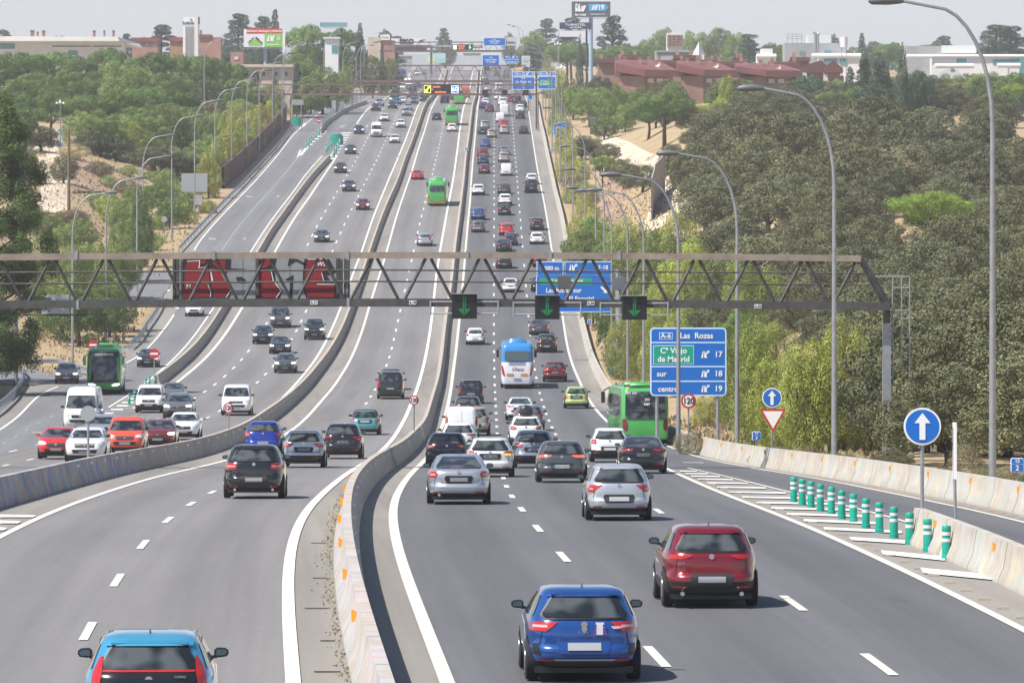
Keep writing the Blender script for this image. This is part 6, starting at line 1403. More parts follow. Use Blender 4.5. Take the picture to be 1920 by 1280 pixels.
# brick flats with sloping metal roofs
def flat(label, x0, xm, x1, yt, yb, sc, wl=(), group="brick blocks of flats"):
    g = Bldg("brick_flats", label, "building", sc, x0, x1); g.t["group"] = group; k = 14
    g.box("wall", x0, yb, xm, 230, 11, M_brick, 0, ground=True); g.box("wall", xm, yb, x1, 230, 10, M_brick, 1.0, ground=True)
    b = MB(); zf, zt = g.Z(yb), g.Z(yt); a, m_, c = g.X(x0)-.9, g.X(xm), g.X(x1)+.9; th = 1.25
    V_ = [(a,-1,zf+.6+th*.2),(m_,-1.1,zf),(c,-.2,zf-.05),(a,-1,zt),(m_,-1.1,zf+th),(c,-.2,zf+th-.1),(a,12,zt+1.0),(m_+1,12,zt+.9),(c-3,12,zt+.6),(a,12,zf),(c-3,12,zf)]
    b.add(V_, [(0,1,4,3),(1,2,5,4),(3,4,7,6),(4,5,8,7),(2,10,8,5),(0,3,6,9),(0,9,10,2,1)]); b.obj("roof", M_roof, g.t)
    f = MB(); f.add([(m_+.02,-1.14,zf-.05),(c+.02,-.24,zf-.1),(c+.02,-.24,zf+th-.12),(m_+.02,-1.14,zf+th-.02),(m_+.02,-1.0,zf-.05),(c,-.1,zf-.1)], [(0,1,2,3),(0,4,5,1)]); f.obj("fascia", M_roof2, g.t)
    n = 0
    for y in wl: g.windows([xm+11, xm+22+ (x1-xm)*.12], [y], 10, 7, M_blind, M_cream, .92); 
    for x in (xm-8, xm+14, x0+10): b = MB(); zc = g.Z(yt-9+abs(x-x0)*.02); b.box((g.X(x), 6, zc-1.2), (.75, .75, 3.2)); b.box((g.X(x), 6, zc+.45), (.95, .95, .15)); b.obj("chimney", M_redb, g.t)
    b = MB(); q = (g.X(xm+24), 3, g.Z(yt+1)); b.add([(q[0]+.6*math.cos(i*PI/5), q[1]-.1, q[2]+.6*math.sin(i*PI/5)) for i in range(10)]+[(q[0], q[1]+.2, q[2])], [(i, (i+1) % 10, 10) for i in range(10)]); b.tube([(q[0],q[1]+.2,q[2]),(q[0],q[1]+.3,q[2]-1)], .05, 5); b.obj("satellite_dish", mat("dish_cream", (.6,.52,.4), .5), g.t)
    return g
flat("brick block of flats with a bright red sloping roof, leftmost of the row", 1163, 1209, 1262, 119, 143, 9.6, (151,174))
flat("brick block of flats with sloping roof, second from the left, partly behind a yellow tree", 1280, 1319, 1372, 121, 143, 9.55, (151,174))
flat("brick block of flats with sloping roof, third from the left above the oak wood", 1390, 1436, 1496, 125, 144, 9.5, (152,))
g = Bldg("brick_flats", "rightmost brick building with paired gable roofs and four shuttered windows", "building", 9.4, 1498, 1582); g.t["group"] = "brick blocks of flats"
g.box("wall", 1500, 136, 1542, 220, 9, M_brick, 0, ground=True); g.box("wall", 1543, 136, 1575, 220, 8, M_brick, -.8, ground=True); g.box("wall", 1576, 142, 1583, 220, 7, M_brick, 1.5, ground=True)
for a, m_, c, yy in ((1493,1540,1556,0), (1545,1562,1580,-.9)):
    b = MB(); p = [(g.X(a),yy-.6,g.Z(137)),(g.X(c),yy-.6,g.Z(137)),(g.X(c),yy-.6,g.Z(129)),(g.X(m_ if m_ < 1550 else 1562),yy-.6,g.Z(113.5)),(g.X(a),yy-.6,g.Z(127))]; b.add(p+[(x, y+9.5, z) for x, y, z in p], [(0,1,2,3,4),(4,3,8,9),(3,2,7,8),(1,6,7,2),(0,4,9,5),(0,5,6,1)]); b.obj("roof", M_roof2 if m_ < 1550 else M_roof2, g.t)
g.windows([1522.5], [146,167], 8, 11, M_blind); g.windows([1547.5], [146,167], 8, 11, M_blind, y=-.9); g.box("balcony", 1501, 137, 1512, 148, 1.2, M_cream, -1.2); g.box("balcony", 1501, 157, 1512, 168, 1.2, M_cream, -1.2)
for i, (x0, x1, yt, yb) in enumerate([(1119,1172,108,128),(1158,1200,101,118),(1172,1226,112,124),(1228,1288,111,124),(1262,1305,101,118),(1300,1345,110,122),(1340,1400,113,126),(1375,1398,106,118),(1440,1500,114,136),(1481,1519,105,140)]):
    g = Bldg("brick_flats", f"rear brick flats wing with low dark roof, {ords[i]} counted from the left along the ridge", "building", 9.0-.04*i, x0, x1); g.t["group"] = "rear brick wings"
    g.box("wall", x0+2, yt+8, x1-2, 200, 9, M_brick, 0, ground=True); b = MB(); a, c, zf, zt = g.X(x0), g.X(x1), g.Z(yt+10), g.Z(yt+3)
    b.add([(a,-1,zf),(c,-1,zf),(c,-1,zt),(a,-1,zt),(a+.8,10,g.Z(yt)),(c-2,10,g.Z(yt)),(a,10,zf),(c,10,zf)], [(0,1,2,3),(3,2,5,4),(0,3,4,6),(1,7,5,2),(0,6,7,1),(4,5,7,6)]); b.obj("roof", M_roof2, g.t)
    for x in (x0+9, x1-9): b = MB(); z = g.Z(yt-5); b.box((g.X(x), 4, z-1.3), (.7,.7,3)); b.obj("chimney", M_redb, g.t)
# white industrial halls on the right
g = Bldg("white_hall", "white hall with curved eaves and a grey block behind two steel flues", "building", 8.3, 1416, 1615)
g.box("rear_block", 1475, 79, 1592, 200, 12, M_bgrey, 9, ground=True); g.box("rear_block", 1519, 64, 1564, 90, 6, M_cream, 12); g.box("annex", 1429, 91, 1450, 200, 8, M_cream, 3, ground=True)
def eaves(g, x0, y0, x1, y1, y=0.0, nm="eaves"):
    a, c, zt, zb = g.X(x0), g.X(x1), g.Z(y0), g.Z(y1); r = (zt-zb)/2; b = MB(); b.tube([(a,y+r*.4,(zt+zb)/2),(a+.1,y+r*.4,(zt+zb)/2),(c-.1,y+r*.4,(zt+zb)/2),(c,y+r*.4,(zt+zb)/2)], [r*.85,r,r,r*.85], 14); b.obj(nm, M_pwhite, g.t)
g.box("wall", 1535, 104, 1613, 200, 9, M_pwhite, .3, ground=True); eaves(g, 1522, 100, 1615, 110); g.box("window_band", 1545, 111, 1570, 122, .2, M_wint, .1); g.box("window_band", 1575, 111, 1588, 122, .2, M_wint, .1); g.box("wall", 1420, 104, 1455, 200, 8, M_pwhite, .5, ground=True); eaves(g, 1418, 101, 1456, 110)
g.box("window_band", 1503, 94, 1514, 101, .2, M_wint, 8.9); g.box("window_band", 1550, 93, 1562, 100, .2, M_wint, 8.9)
for x in (1531.5, 1536): b = MB(); b.tube([(g.X(x),6,-1),(g.X(x),6,g.Z(62)),(g.X(x)-.5*(1 if x < 1533 else -1),6,g.Z(60))], .32, 10); b.obj("flue", M_galv, g.t)
b = MB()
for x in (1480,1489,1498,1507): b.tube([(g.X(x),9,g.Z(80)),(g.X(x),9,g.Z(62))], .06, 5)
for y in (62,66.5,71): b.tube([(g.X(1480),9,g.Z(y)),(g.X(1507),9,g.Z(y))], .06, 5)
b.obj("rooftop_frame", M_galv, g.t)
g = Bldg("water_tank", "white cylindrical tank on legs beside the curved white hall", "tank", 8.6, 1575, 1590, foot=False); b = MB(); x = g.X(1582.5); b.tube([(x,0,g.Z(89)),(x,0,g.Z(70))], .78, 18); b.obj("tank", M_pwhite, g.t, 40); b = MB()
for dx in (-.5,.5): b.tube([(x+dx,0,-1),(x+dx,0,g.Z(88))], .08, 5)
b.obj("legs", M_galv, g.t)
g = Bldg("white_hall", "long white hall with teal window bands at the right edge of the skyline", "building", 8.1, 1700, 1925)
g.box("upper_block", 1703, 85, 1835, 200, 14, M_bgrey, 8, ground=True); g.box("upper_block", 1770, 84, 1835, 99, 3, M_cream, 6.5); g.box("wall", 1748, 105, 1890, 200, 10, M_pwhite, .4, ground=True); eaves(g, 1700, 102, 1752, 110); eaves(g, 1748, 102, 1925, 108.5)
g.box("window_band", 1794, 111, 1812, 119, .2, M_wint, .25); g.box("window_band", 1862, 112, 1925, 121, .2, M_wint, .25); eaves(g, 1752, 119.5, 1825, 129, -2.5, "lower_eaves"); eaves(g, 1868, 119, 1912, 128, -2.5, "lower_eaves"); g.box("corner_tower", 1911, 108, 1921, 200, 4, M_wint, -1, ground=True); g.box("wall", 1885, 108, 1925, 200, 8, M_pwhite, .6, ground=True)
g = Bldg("house_roof", "grey pitched roof with a brick chimney in front of the long white hall", "building", 9.2, 1745, 1812); b = MB(); zt, zb = g.Z(129), g.Z(148)
b.add([(g.X(1745),0,zb),(g.X(1812),0,zb),(g.X(1795),3,zt),(g.X(1778),3,zt),(g.X(1745),8,zb),(g.X(1812),8,zb)], [(0,1,2,3),(1,5,2),(0,3,4),(3,2,5,4)]); b.obj("roof", mat("slate_grey", (.28,.29,.31), .7), g.t); g.box("wall", 1748, 148, 1808, 200, 7, M_redb, .3, ground=True); g.box("chimney", 1784, 126, 1789, 136, .8, M_redb, 2)
# small buildings behind the flats
g = Bldg("apartment_tower", "cream tower block with brown balconies behind the brick flats", "building", 7.6, 1250, 1280, foot=False); g.box("wall", 1251, 62, 1280, 200, 10, M_cream, 0, ground=True)
for y in (66,71,76,81,86): g.box("balcony", 1250, y, 1281, y+1.8, .6, M_redb, -.7)
g.windows([1256,1264,1272], [69,74.2,79.3,84.2], 4, 2.4, M_win)
g = Bldg("church_spire", "grey pointed spire rising behind the brick flats", "church", 8.6, 1298, 1324, foot=False); b = MB(); b.tube([(g.X(1310.5),0,g.Z(104)),(g.X(1310.5),0,g.Z(79))], [1.5,.05], 4); b.obj("spire", mat("slate_light", (.42,.44,.46), .7), g.t); g.box("wall", 1302, 103, 1320, 200, 2.5, M_cream, -1, ground=True)
g = Bldg("low_building", "low grey building with dark windows behind the first brick flats", "building", 8.1, 1228, 1305, foot=False); g.box("wall", 1229, 95, 1305, 200, 8, M_bgrey, 0, ground=True); g.box("window_band", 1232, 98, 1300, 103, .2, M_win, -.1)
# left buildings
g = Bldg("white_office_building", "long white office building with a flat overhanging roof on the left skyline", "building", 8.5, -40, 262)
b = MB(); zt, zb = g.Z(69), g.Z(78); b.add([(g.X(-40),-3,zb),(g.X(225),-3,zb),(g.X(262),10,g.Z(88)),(g.X(-40),10,zb),(g.X(-40),-3,zt),(g.X(222),-3,zt-.1),(g.X(255),10,g.Z(80)),(g.X(-40),10,zt)], [(0,1,5,4),(1,2,6,5),(4,5,6,7),(0,3,2,1),(0,4,7,3)]); b.obj("roof", M_pwhite, g.t)
g.box("wall", -40, 78, 232, 200, 9, M_cream, 0, ground=True); g.box("window_band", 98, 86, 170, 88, .2, M_win, -.1); g.box("window_band", 174, 86, 228, 88, .2, M_win, -.1); g.box("window_band", -20, 82, 28, 92, .2, M_wint, -.1); g.box("glass_wall", 128, 95, 146, 104, .2, M_wint, -.1)
for i, (x0, x1, yt) in enumerate([(57,64,58),(69,72,61),(79,84.5,58.5),(174,179,58.5),(194,197,58.5),(210.5,215,58.5)]):
    g = Bldg("brick_chimney", f"brick chimney stack, {ords[i]} from the left above the white office roof", "chimney", 7.9, x0, x1, foot=False); g.t["group"] = "chimneys above the white office"; g.box("stack", x0, yt, x1, 200, (x1-x0)/8, M_redb, 0, ground=True); g.box("cap", x0-.5, yt-.8, x1+.5, yt+.4, (x1-x0)/8+.3, M_roof2, -.15)
g = Bldg("red_roof_house", "salmon coloured houses with red roofs behind the left cedars", "building", 7.7, 246, 345, foot=False); g.box("wall", 248, 78, 296, 200, 8, M_redb, 0, ground=True); g.box("wall", 318, 77, 345, 200, 8, M_redb, 1, ground=True); g.box("roof", 246, 71, 298, 78.5, 9, M_roof, -.5); g.box("roof", 316, 70, 347, 77.5, 9, M_roof, .5); g.windows([262,276,290], [84], 3, 3, M_win)
g = Bldg("red_roof_house", "salmon coloured house right of the white lettered tower", "building", 7.7, 372, 416, foot=False); g.box("wall", 373, 70, 414, 200, 8, M_redb, 0, ground=True); g.box("roof", 371, 65, 396, 70.5, 9, M_roof, -.5); g.box("chimney", 374, 56, 378, 66, 1, M_redb, 1)
g = Bldg("office_tower", "white ribbed tower with dark blue lettering on the left skyline", "tower", 8.0, 343, 373); g.box("wall", 343, 33, 366, 200, 5, M_pwhite, 0, ground=True); g.box("stair_shaft", 364.5, 32, 371.5, 200, 5.5, M_cream, -.3, ground=True); g.box("edge_shaft", 371.5, 32, 373, 45, 4, M_steel, 0)
for x in (347.5,350.5,353.5,356.5,359.5,362.5): g.box("rib", x, 49, x+.8, 200, .25, M_bgrey, -.2, ground=True)
o = link("lettering", text_mesh("Softtek", 1.0, mat("navy_lettering", (.03,.10,.25), .5), bold=.03), g.t); o.location = (g.X(353.5), -.1, g.Z(43.7)); b = MB(); b.tube([(g.X(358),-.02,g.Z(37.5)),(g.X(358),-.1,g.Z(37.5))], .3, 12); b.obj("logo", mat("logo_teal", (.15,.35,.38), .5), g.t)
g = Bldg("concrete_canopy", "tan flat roofed building below the left billboard", "building", 9.7, 446, 550); g.box("roof_slab", 446, 121, 550, 126.5, 9, M_tan, -1); g.box("wall", 455, 126, 548, 200, 7, M_tan, 0, ground=True); g.windows([462,478,494,518,536], [139], 8, 9, M_win)
g = Bldg("red_roof_house", "dark red gabled house just left of the left billboard post", "building", 9.0, 430, 457); g.box("wall", 432, 98, 456, 200, 8, M_redb, 0, ground=True); g.windows([443], [109], 7, 5, M_blind)
g = Bldg("shop_building", "salmon brick building with a white name board left of the far overpass", "building", 7.4, 690, 742); g.box("wall", 690, 70, 714, 200, 9, M_tan, 0, ground=True); g.box("wall", 712, 76, 740, 200, 9, M_redb, .5, ground=True); g.box("name_board", 713, 65.5, 731, 75.5, .5, M_pwhite, 0); o = link("lettering", text_mesh("Tiendas", .62, M_dk), g.t); o.location = (g.X(722), -.05, g.Z(70.5))
g = Bldg("white_pavilion", "bright white flat roofed pavilion behind the pines left of the far gantries", "building", 8.8, 605, 640); g.box("wall", 609, 72, 634, 200, 6, M_pwhite, 0, ground=True); g.box("roof", 606, 70, 638, 73, 7, M_cream, -.5); g.box("window_band", 622, 85, 633, 100, .2, M_wint, -.1)
for i, (x0, x1, y0, y1) in enumerate([(-2,34,162,168),(123,139,168,174),(160,179,168,174)]):
    g = Bldg("shed_roof", f"pale low roof glimpsed among the left pines, {ords[i]} from the left", "building", 10.2, x0, x1, foot=False); g.t["group"] = "pale low roofs among the pines"; g.box("roof", x0, y0, x1, y0+1.6, 6, M_pwhite, -.4); g.box("wall", x0+.8, y0+1, x1-.8, 200, 5, M_bgrey, 0, ground=True)
# far overpass with sprayed hoarding, screens and hall at the road's end
g = Bldg("overpass", "hazy overpass with a sprayed white hoarding crossing the far end left of the lit board", "bridge", 7.1, 640, 905, foot=False); g.box("deck", 690, 84, 905, 88, 9, M_bgrey, 4); g.box("girder", 715, 88, 800, 97, .5, M_brown, 4)
g.box("hoarding", 733, 72, 800, 84, .4, M_pwhite, 3); o = link("graffiti_lettering", text_mesh("SIKO", 1.75, M_dk, bold=.10, space=1.0), g.t); o.location = (g.X(762), 2.9, g.Z(78)); b = MB(); b.poly([(g.X(781),g.Z(80)),(g.X(788),g.Z(75)),(g.X(799),g.Z(73)),(g.X(790),g.Z(77)),(g.X(797),g.Z(80)),(g.X(787),g.Z(78.5))], .03, 2.9); b.obj("graffiti_mark", M_steel, g.t)
for x in (716, 806): g.box("pier", x, 88, x+4, 200, 2, M_bgrey, 6, ground=True)
g = Bldg("billboard", "pale turquoise advertising screen with a yellow patch left of the road's end", "billboard", 6.0, 800, 836, foot=False); g.box("panel", 800, 100, 835.5, 118, .5, mat("pale_turquoise", (.38,.60,.62), .5), 0); g.box("yellow_patch", 803, 108, 815, 117.5, .1, mat("pale_yellow", (.7,.66,.3), .5), -.1); g.box("post", 817, 117, 819, 200, .4, M_galv, .1, ground=True); o = link("lettering", text_mesh("CINE", 1.0, mat("pale_yellow", 0)), g.t); o.location = (g.X(825), -.1, g.Z(111))
g = Bldg("warehouse", "pale grey hall behind the traffic at the end of the motorway", "building", 5.2, 868, 902, foot=False); g.box("wall", 869, 98.5, 901, 200, 9, mat("hall_grey", (.5,.51,.52), .7), 0, ground=True); g.box("roof", 867, 97.5, 903, 99.5, 10, M_pwhite, -.4)
g = Bldg("warehouse", "grey metal fence hall behind the traffic left of the turquoise screen", "building", 5.6, 728, 772, foot=False); g.box("wall", 729, 106, 772, 200, 5, M_bgrey, 0, ground=True); g.box("roof", 728, 105, 773, 106.5, 6, M_galv, -.3)
def billboard(label, sc, x0, y0, x1, y1, postx, m, pr=.45, pm=None):
    g = Bldg("billboard", label, "billboard", sc, x0, x1, foot=False); g.box("panel", x0, y0, x1, y1, .5, m, 0); b = MB(); b.tube([(g.X(postx),.6,-1),(g.X(postx),.6,g.Z(y1)+.4)], pr, 12); b.obj("post", pm or mat("pale_blue_post", (.30,.42,.55), .5), g.t, 50); b = MB(); b.box((g.X((x0+x1)/2),-.35,g.Z(y1)-.25), ((x1-x0)/sc*.8, .9, .12)); b.obj("catwalk", M_galv, g.t); return g
def btext(g, s_, x, y, hpx, m, bold=.03, sx=1.0, off=-.07): o = link("lettering", text_mesh(s_, hpx/g.s/.7, m, bold=bold*hpx/g.s), g.t); o.location = (g.X(x), off, g.Z(y)); o.scale = (sx, 1, 1); return o
g = billboard("dark billboard reading itv las rozas with a blue exit 19 arrow on a tall post", 8.4, 1072, 3.5, 1144.5, 32.5, 1108, mat("billboard_slate", (.10,.11,.15), .5))
btext(g, "itv", 1088, 15, 13, M_wht, .12); btext(g, "las rozas", 1088.5, 27.8, 4.2, M_wht, .05); btext(g, "Red Navarra, 5-7", 1121, 27, 2.6, M_wht); P = [(1104,8),(1135,8),(1141,14.5),(1135,21.5),(1104,21.5)]; b = MB(); b.poly([(g.X(x), g.Z(y)) for x, y in P], .05, -.07); b.obj("arrow_field", mat("sky_blue_sign", (.06,.35,.65), .5), g.t); btext(g, "19", 1127, 14.6, 8.5, M_wht, .08, off=-.13)
b = MB()
for P in ([(1109,19),(1112,10),(1114,10),(1113,19)], [(1114.5,19),(1115,10),(1117,10),(1117.2,14),(1119,10),(1118,10),(1118,9.2),(1121,9.2),(1121,12),(1118.3,19)]): b.poly([(g.X(x), g.Z(y)) for x, y in P], .04, -.12)
b.obj("exit_symbol", M_wht, g.t)
g = billboard("dark blue hotel billboard lettered Las Rozas below the itv billboard", 8.8, 1049, 42.5, 1108.5, 55, 1100, mat("billboard_navy", (.05,.065,.12), .5), .2, M_steel); btext(g, "TURHOTEL", 1079, 47, 4.2, M_wht, .02, 1.25); btext(g, "LAS ROZAS", 1079, 52, 3, M_wht, .03)
g = Bldg("banner", "pale translucent banner stretched below the dark blue hotel billboard", "banner", 8.0, 1047, 1108, foot=False); g.box("sheet", 1047, 58, 1108, 69.5, .08, mat("banner_white", (.66,.67,.7), .6), 0); b = MB()
for x in (1048, 1107): b.tube([(g.X(x),.05,-1),(g.X(x),.05,g.Z(57))], .09, 6)
b.obj("poles", M_galv, g.t)
g = billboard("white, red and green billboard with a green triangle logo and exit 19, on the left", 9.0, 457, 55, 534.5, 88.5, 497, M_pwhite, .38); g.box("red_band", 462, 54, 529, 63, .06, mat("ad_red", (.62,.04,.05), .5), -.06); btext(g, "¡Abrimos domingos y festivos!", 495.5, 58.6, 4.2, M_wht, .04, .92, -.13)
g.box("green_field", 496, 63, 529, 88.5, .06, mat("ad_green", (.22,.52,.08), .5), -.06); b = MB(); b.poly([(g.X(466),g.Z(85.5)),(g.X(479),g.Z(73.5)),(g.X(492),g.Z(85.5))], .05, -.07); b.obj("triangle_logo", mat("ad_green", 0), g.t)
for s_, x, y, a in (("LEROY", 471, 76.5, -43), ("MERLIN", 485.5, 76.5, 43)): o = btext(g, s_, x, y, 3.6, M_dk, .06); o.rotation_euler = (0, R(a), 0)
b = MB()
for P in ([(500,78),(503,67),(505.5,67),(505,78)], [(506.5,78),(507,67),(509.5,67),(510,71),(512,67),(516,67),(513,74),(513,78)]): b.poly([(g.X(x), g.Z(y)) for x, y in P], .05, -.13)
b.obj("exit_symbol", M_wht, g.t); btext(g, "19", 522, 73.5, 5, M_wht, .06, off=-.13); btext(g, "salida", 522, 68, 2.2, M_wht, off=-.13); btext(g, "Vía de servicio", 512, 84, 3, M_wht, off=-.13, sx=.9)
g = billboard("small greenish billboard among the trees near the top left", 8.0, 600, 42.5, 651, 51, 640, mat("muted_teal", (.18,.33,.35), .5), .15, M_steel)
g = Bldg("lorry_sign", "orange lit sign beside the right barrier near the blue exit signs", "sign", 8.6, 962, 982, foot=False); g.box("panel", 962, 127, 981, 135, .3, mat("cream_panel", (.6,.5,.36), .5), 0); g.box("orange_mark", 974, 126.5, 979, 131, .1, M_led if 'M_led' in globals() else M_org, -.1); g.box("post", 970, 134, 971.5, 200, .2, M_galv, .1, ground=True)
# far hills
for nm, x0, pk, dd in (("hills", -5200, [(0,250),(.15,420),(.3,560),(.45,640),(.6,600),(.8,520),(1,430)], 13200),):
    vs, fs = [], []; n = 80
    for i in range(n+1):
        t = i/n; h = float(np.interp(t, [p[0] for p in pk], [p[1] for p in pk]))*.52+9*math.sin(t*31)+5*math.sin(t*77); X = -3600+7200*t
        vs += [(X, dd-900, 100), (X, dd, h), (X, dd+900, 60)]
    for i in range(n): fs += [(3*i, 3*i+3, 3*i+4, 3*i+1), (3*i+1, 3*i+4, 3*i+5, 3*i+2)]
    tag(link("hills", pmesh("hills", vs, fs, mat("blue_hill", (.10,.12,.09), .9), 60)), kind="structure", label="faint mountain range in the haze")
# ------------------------------------------------------------------ vegetation
def leaf_mat(name, c1, c2, c3, trans=.2):
    g = NT(name, .65); g.b.inputs["Specular IOR Level"].default_value = .25
    tc = g.n("TexCoord"); sp = g.n("SeparateXYZ"); g.l(tc.outputs["UV"], sp.inputs[0]); oi = g.n("ObjectInfo")
    a = g.mix(sp.outputs[0], c1, c2); b = g.mix(g.math('MULTIPLY', oi.outputs["Random"], .8), a, c3)
    b = g.mix(1.0, b, g.math('MULTIPLY_ADD', g.math('FRACT', g.math('MULTIPLY', oi.outputs["Random"], 7.31)), .5, .72), 'MULTIPLY')
    n = g.noise(g.coord("Object", (1,1,1)), 5, 2, .5, .4, .65, .72, 1.22); col = g.mix(1.0, b, n, 'MULTIPLY')
    g.l(col, g.b.inputs["Base Color"]); t = g.n("BsdfTranslucent"); g.l(col, t.inputs[0]); ms = g.n("MixShader"); ms.inputs[0].default_value = trans
    out = [x for x in g.t.nodes if x.type == 'OUTPUT_MATERIAL'][0]; g.l(g.b.outputs[0], ms.inputs[1]); g.l(t.outputs[0], ms.inputs[2]); g.l(ms.outputs[0], out.inputs[0]); return g.m
L_oak = leaf_mat("holm_oak_leaves", (.085,.10,.045), (.19,.20,.105), (.17,.165,.08), .08)
L_pine = leaf_mat("stone_pine_needles", (.10,.18,.05), (.21,.31,.085), (.17,.26,.07), .18)
L_pop = leaf_mat("poplar_leaves", (.20,.29,.06), (.38,.44,.10), (.33,.33,.09))
L_yel = leaf_mat("yellow_green_leaves", (.25,.33,.055), (.43,.47,.10), (.42,.38,.10))
L_broad = leaf_mat("broadleaf_leaves", (.14,.23,.055), (.27,.37,.10), (.25,.29,.10))
L_dark = leaf_mat("dark_tree_leaves", (.08,.145,.04), (.19,.27,.075), (.15,.20,.065))
L_bright = leaf_mat("bright_pine_needles", (.14,.22,.035), (.25,.34,.06), (.2,.28,.05))
L_con = leaf_mat("conifer_needles", (.055,.095,.06), (.11,.15,.095), (.08,.12,.075), .1)
L_dry = leaf_mat("dry_shrub_leaves", (.19,.17,.10), (.32,.28,.17), (.26,.21,.12))
L_grass = leaf_mat("straw_grass", (.44,.35,.19), (.58,.46,.27), (.34,.30,.14), .2)
def cards(name, C, Nn, size, m, asp=1.0, upright=False):
    n = len(C); Nn = Nn/np.maximum(1e-6, np.linalg.norm(Nn, axis=1, keepdims=True)); ref = rng.normal(size=(n, 3))
    if upright: ref = ref*.35 + np.array([0,0,1.0])
    T = ref - (ref*Nn).sum(1, keepdims=True)*Nn; T /= np.maximum(1e-6, np.linalg.norm(T, axis=1, keepdims=True)); B = np.cross(Nn, T)
    sz = size*rng.uniform(.6, 1.35, (n, 1)); k = rng.uniform(.7, 1.25, (n, 4, 1))
    P = np.stack([C+T*sz*asp*k[:,0], C+B*sz*.62*k[:,1], C-T*sz*asp*k[:,2], C-B*sz*.62*k[:,3]], 1).reshape(-1, 3)
    me = bpy.data.meshes.new(name); me.vertices.add(4*n); me.vertices.foreach_set('co', P.astype(np.float32).ravel()); me.loops.add(4*n); me.loops.foreach_set('vertex_index', np.arange(4*n, dtype=np.int32))
    me.polygons.add(n); me.polygons.foreach_set('loop_start', np.arange(0, 4*n, 4, dtype=np.int32)); me.polygons.foreach_set('loop_total', np.full(n, 4, dtype=np.int32)); me.update(calc_edges=True); me.validate()
    uv = me.uv_layers.new(name="UVMap"); r_ = np.repeat(rng.uniform(0, 1, n), 4); uv.data.foreach_set('uv', np.stack([r_, r_], 1).astype(np.float32).ravel())
    me.materials.append(m); return me
def blobs_for(kind, v):
    r = np.random.default_rng(v*17+len(kind)); out = []
    def add(x, y, z, q, fz=.85): out.append((x, y, z, q, fz))
    if kind == 'oak':
        for i in range(78):
            a = r.uniform(0, 2*PI); e = math.asin(r.uniform(-.45, 1)); k = r.uniform(.30, .44); add(k*math.cos(e)*math.cos(a), k*math.cos(e)*math.sin(a), .47+.44*math.sin(e)*r.uniform(.75, 1.05), r.uniform(.055, .105))
        for i in range(10): a = r.uniform(0, 2*PI); add(.2*math.cos(a), .2*math.sin(a), .5+r.uniform(-.1,.15), .13)
    elif kind == 'broad':
        for i in range(80):
            a = r.uniform(0, 2*PI); e = math.asin(r.uniform(-.8, 1)); k = r.uniform(.26, .42); add(k*math.cos(e)*math.cos(a), k*math.cos(e)*math.sin(a), .54+.40*math.sin(e)*r.uniform(.8, 1.05), r.uniform(.05, .10))
        for i in range(14): a = r.uniform(0, 2*PI); add(.18*math.cos(a), .18*math.sin(a), .55+r.uniform(-.22,.22), .13)
    elif kind == 'pine':
        for i in range(70):
            a = r.uniform(0, 2*PI); k = math.sqrt(r.uniform(0, 1))*.42; add(k*math.cos(a), k*math.sin(a), .84-.75*k*k+r.uniform(-.06, .05), r.uniform(.055, .10), .8)
        for i in range(16): a = r.uniform(0, 2*PI); k = r.uniform(.1,.36); add(k*math.cos(a), k*math.sin(a), .62-.3*k+r.uniform(-.06, .04), .10, .7)
    elif kind == 'poplar':
        for i in range(46):
            z = r.uniform(.10, .94); w = .36*math.sin(PI*min(1, (z*.85+.12)))**.7; a = r.uniform(0, 2*PI); add(w*math.cos(a)*r.uniform(.5, 1), w*math.sin(a)*r.uniform(.5, 1), z, r.uniform(.06, .13), 1.5)
        add(0, 0, .5, .2, 1.6)
    elif kind == 'cypress':
        for i in range(22): z = i/21; w = .5*math.sin(PI*min(1, z*.72+.24))**.9; add(r.uniform(-.08,.08), r.uniform(-.08,.08), .05+z*.86, max(.08, w*.62), .35 if 0 else .5)
    elif kind == 'cedar':
        for t in range(8):
            z = .30+t*.085; w = .48*(1-(t/8.5)**1.6)
            for i in range(7): a = r.uniform(0, 2*PI); k = w*r.uniform(.35, 1); add(k*math.cos(a), k*math.sin(a), z+r.uniform(-.02,.02)+.05*(w-k), r.uniform(.09, .14), .28)
        add(0, 0, .55, .10, 3.2)
    elif kind == 'conifer':
        for t in range(11):
            z = .08+t*.083; w = .44*(1-t/11.5)
            for i in range(6): a = r.uniform(0, 2*PI); add(w*.75*math.cos(a), w*.75*math.sin(a), z+r.uniform(-.03,.03), .07+w*.25, .45)
    elif kind == 'shrub':
        for i in range(16): a = r.uniform(0, 2*PI); k = r.uniform(0, .34); add(k*math.cos(a), k*math.sin(a), .30+r.uniform(-.15, .38)*(1-k*1.6), r.uniform(.13, .23))
    return out
CR = {}
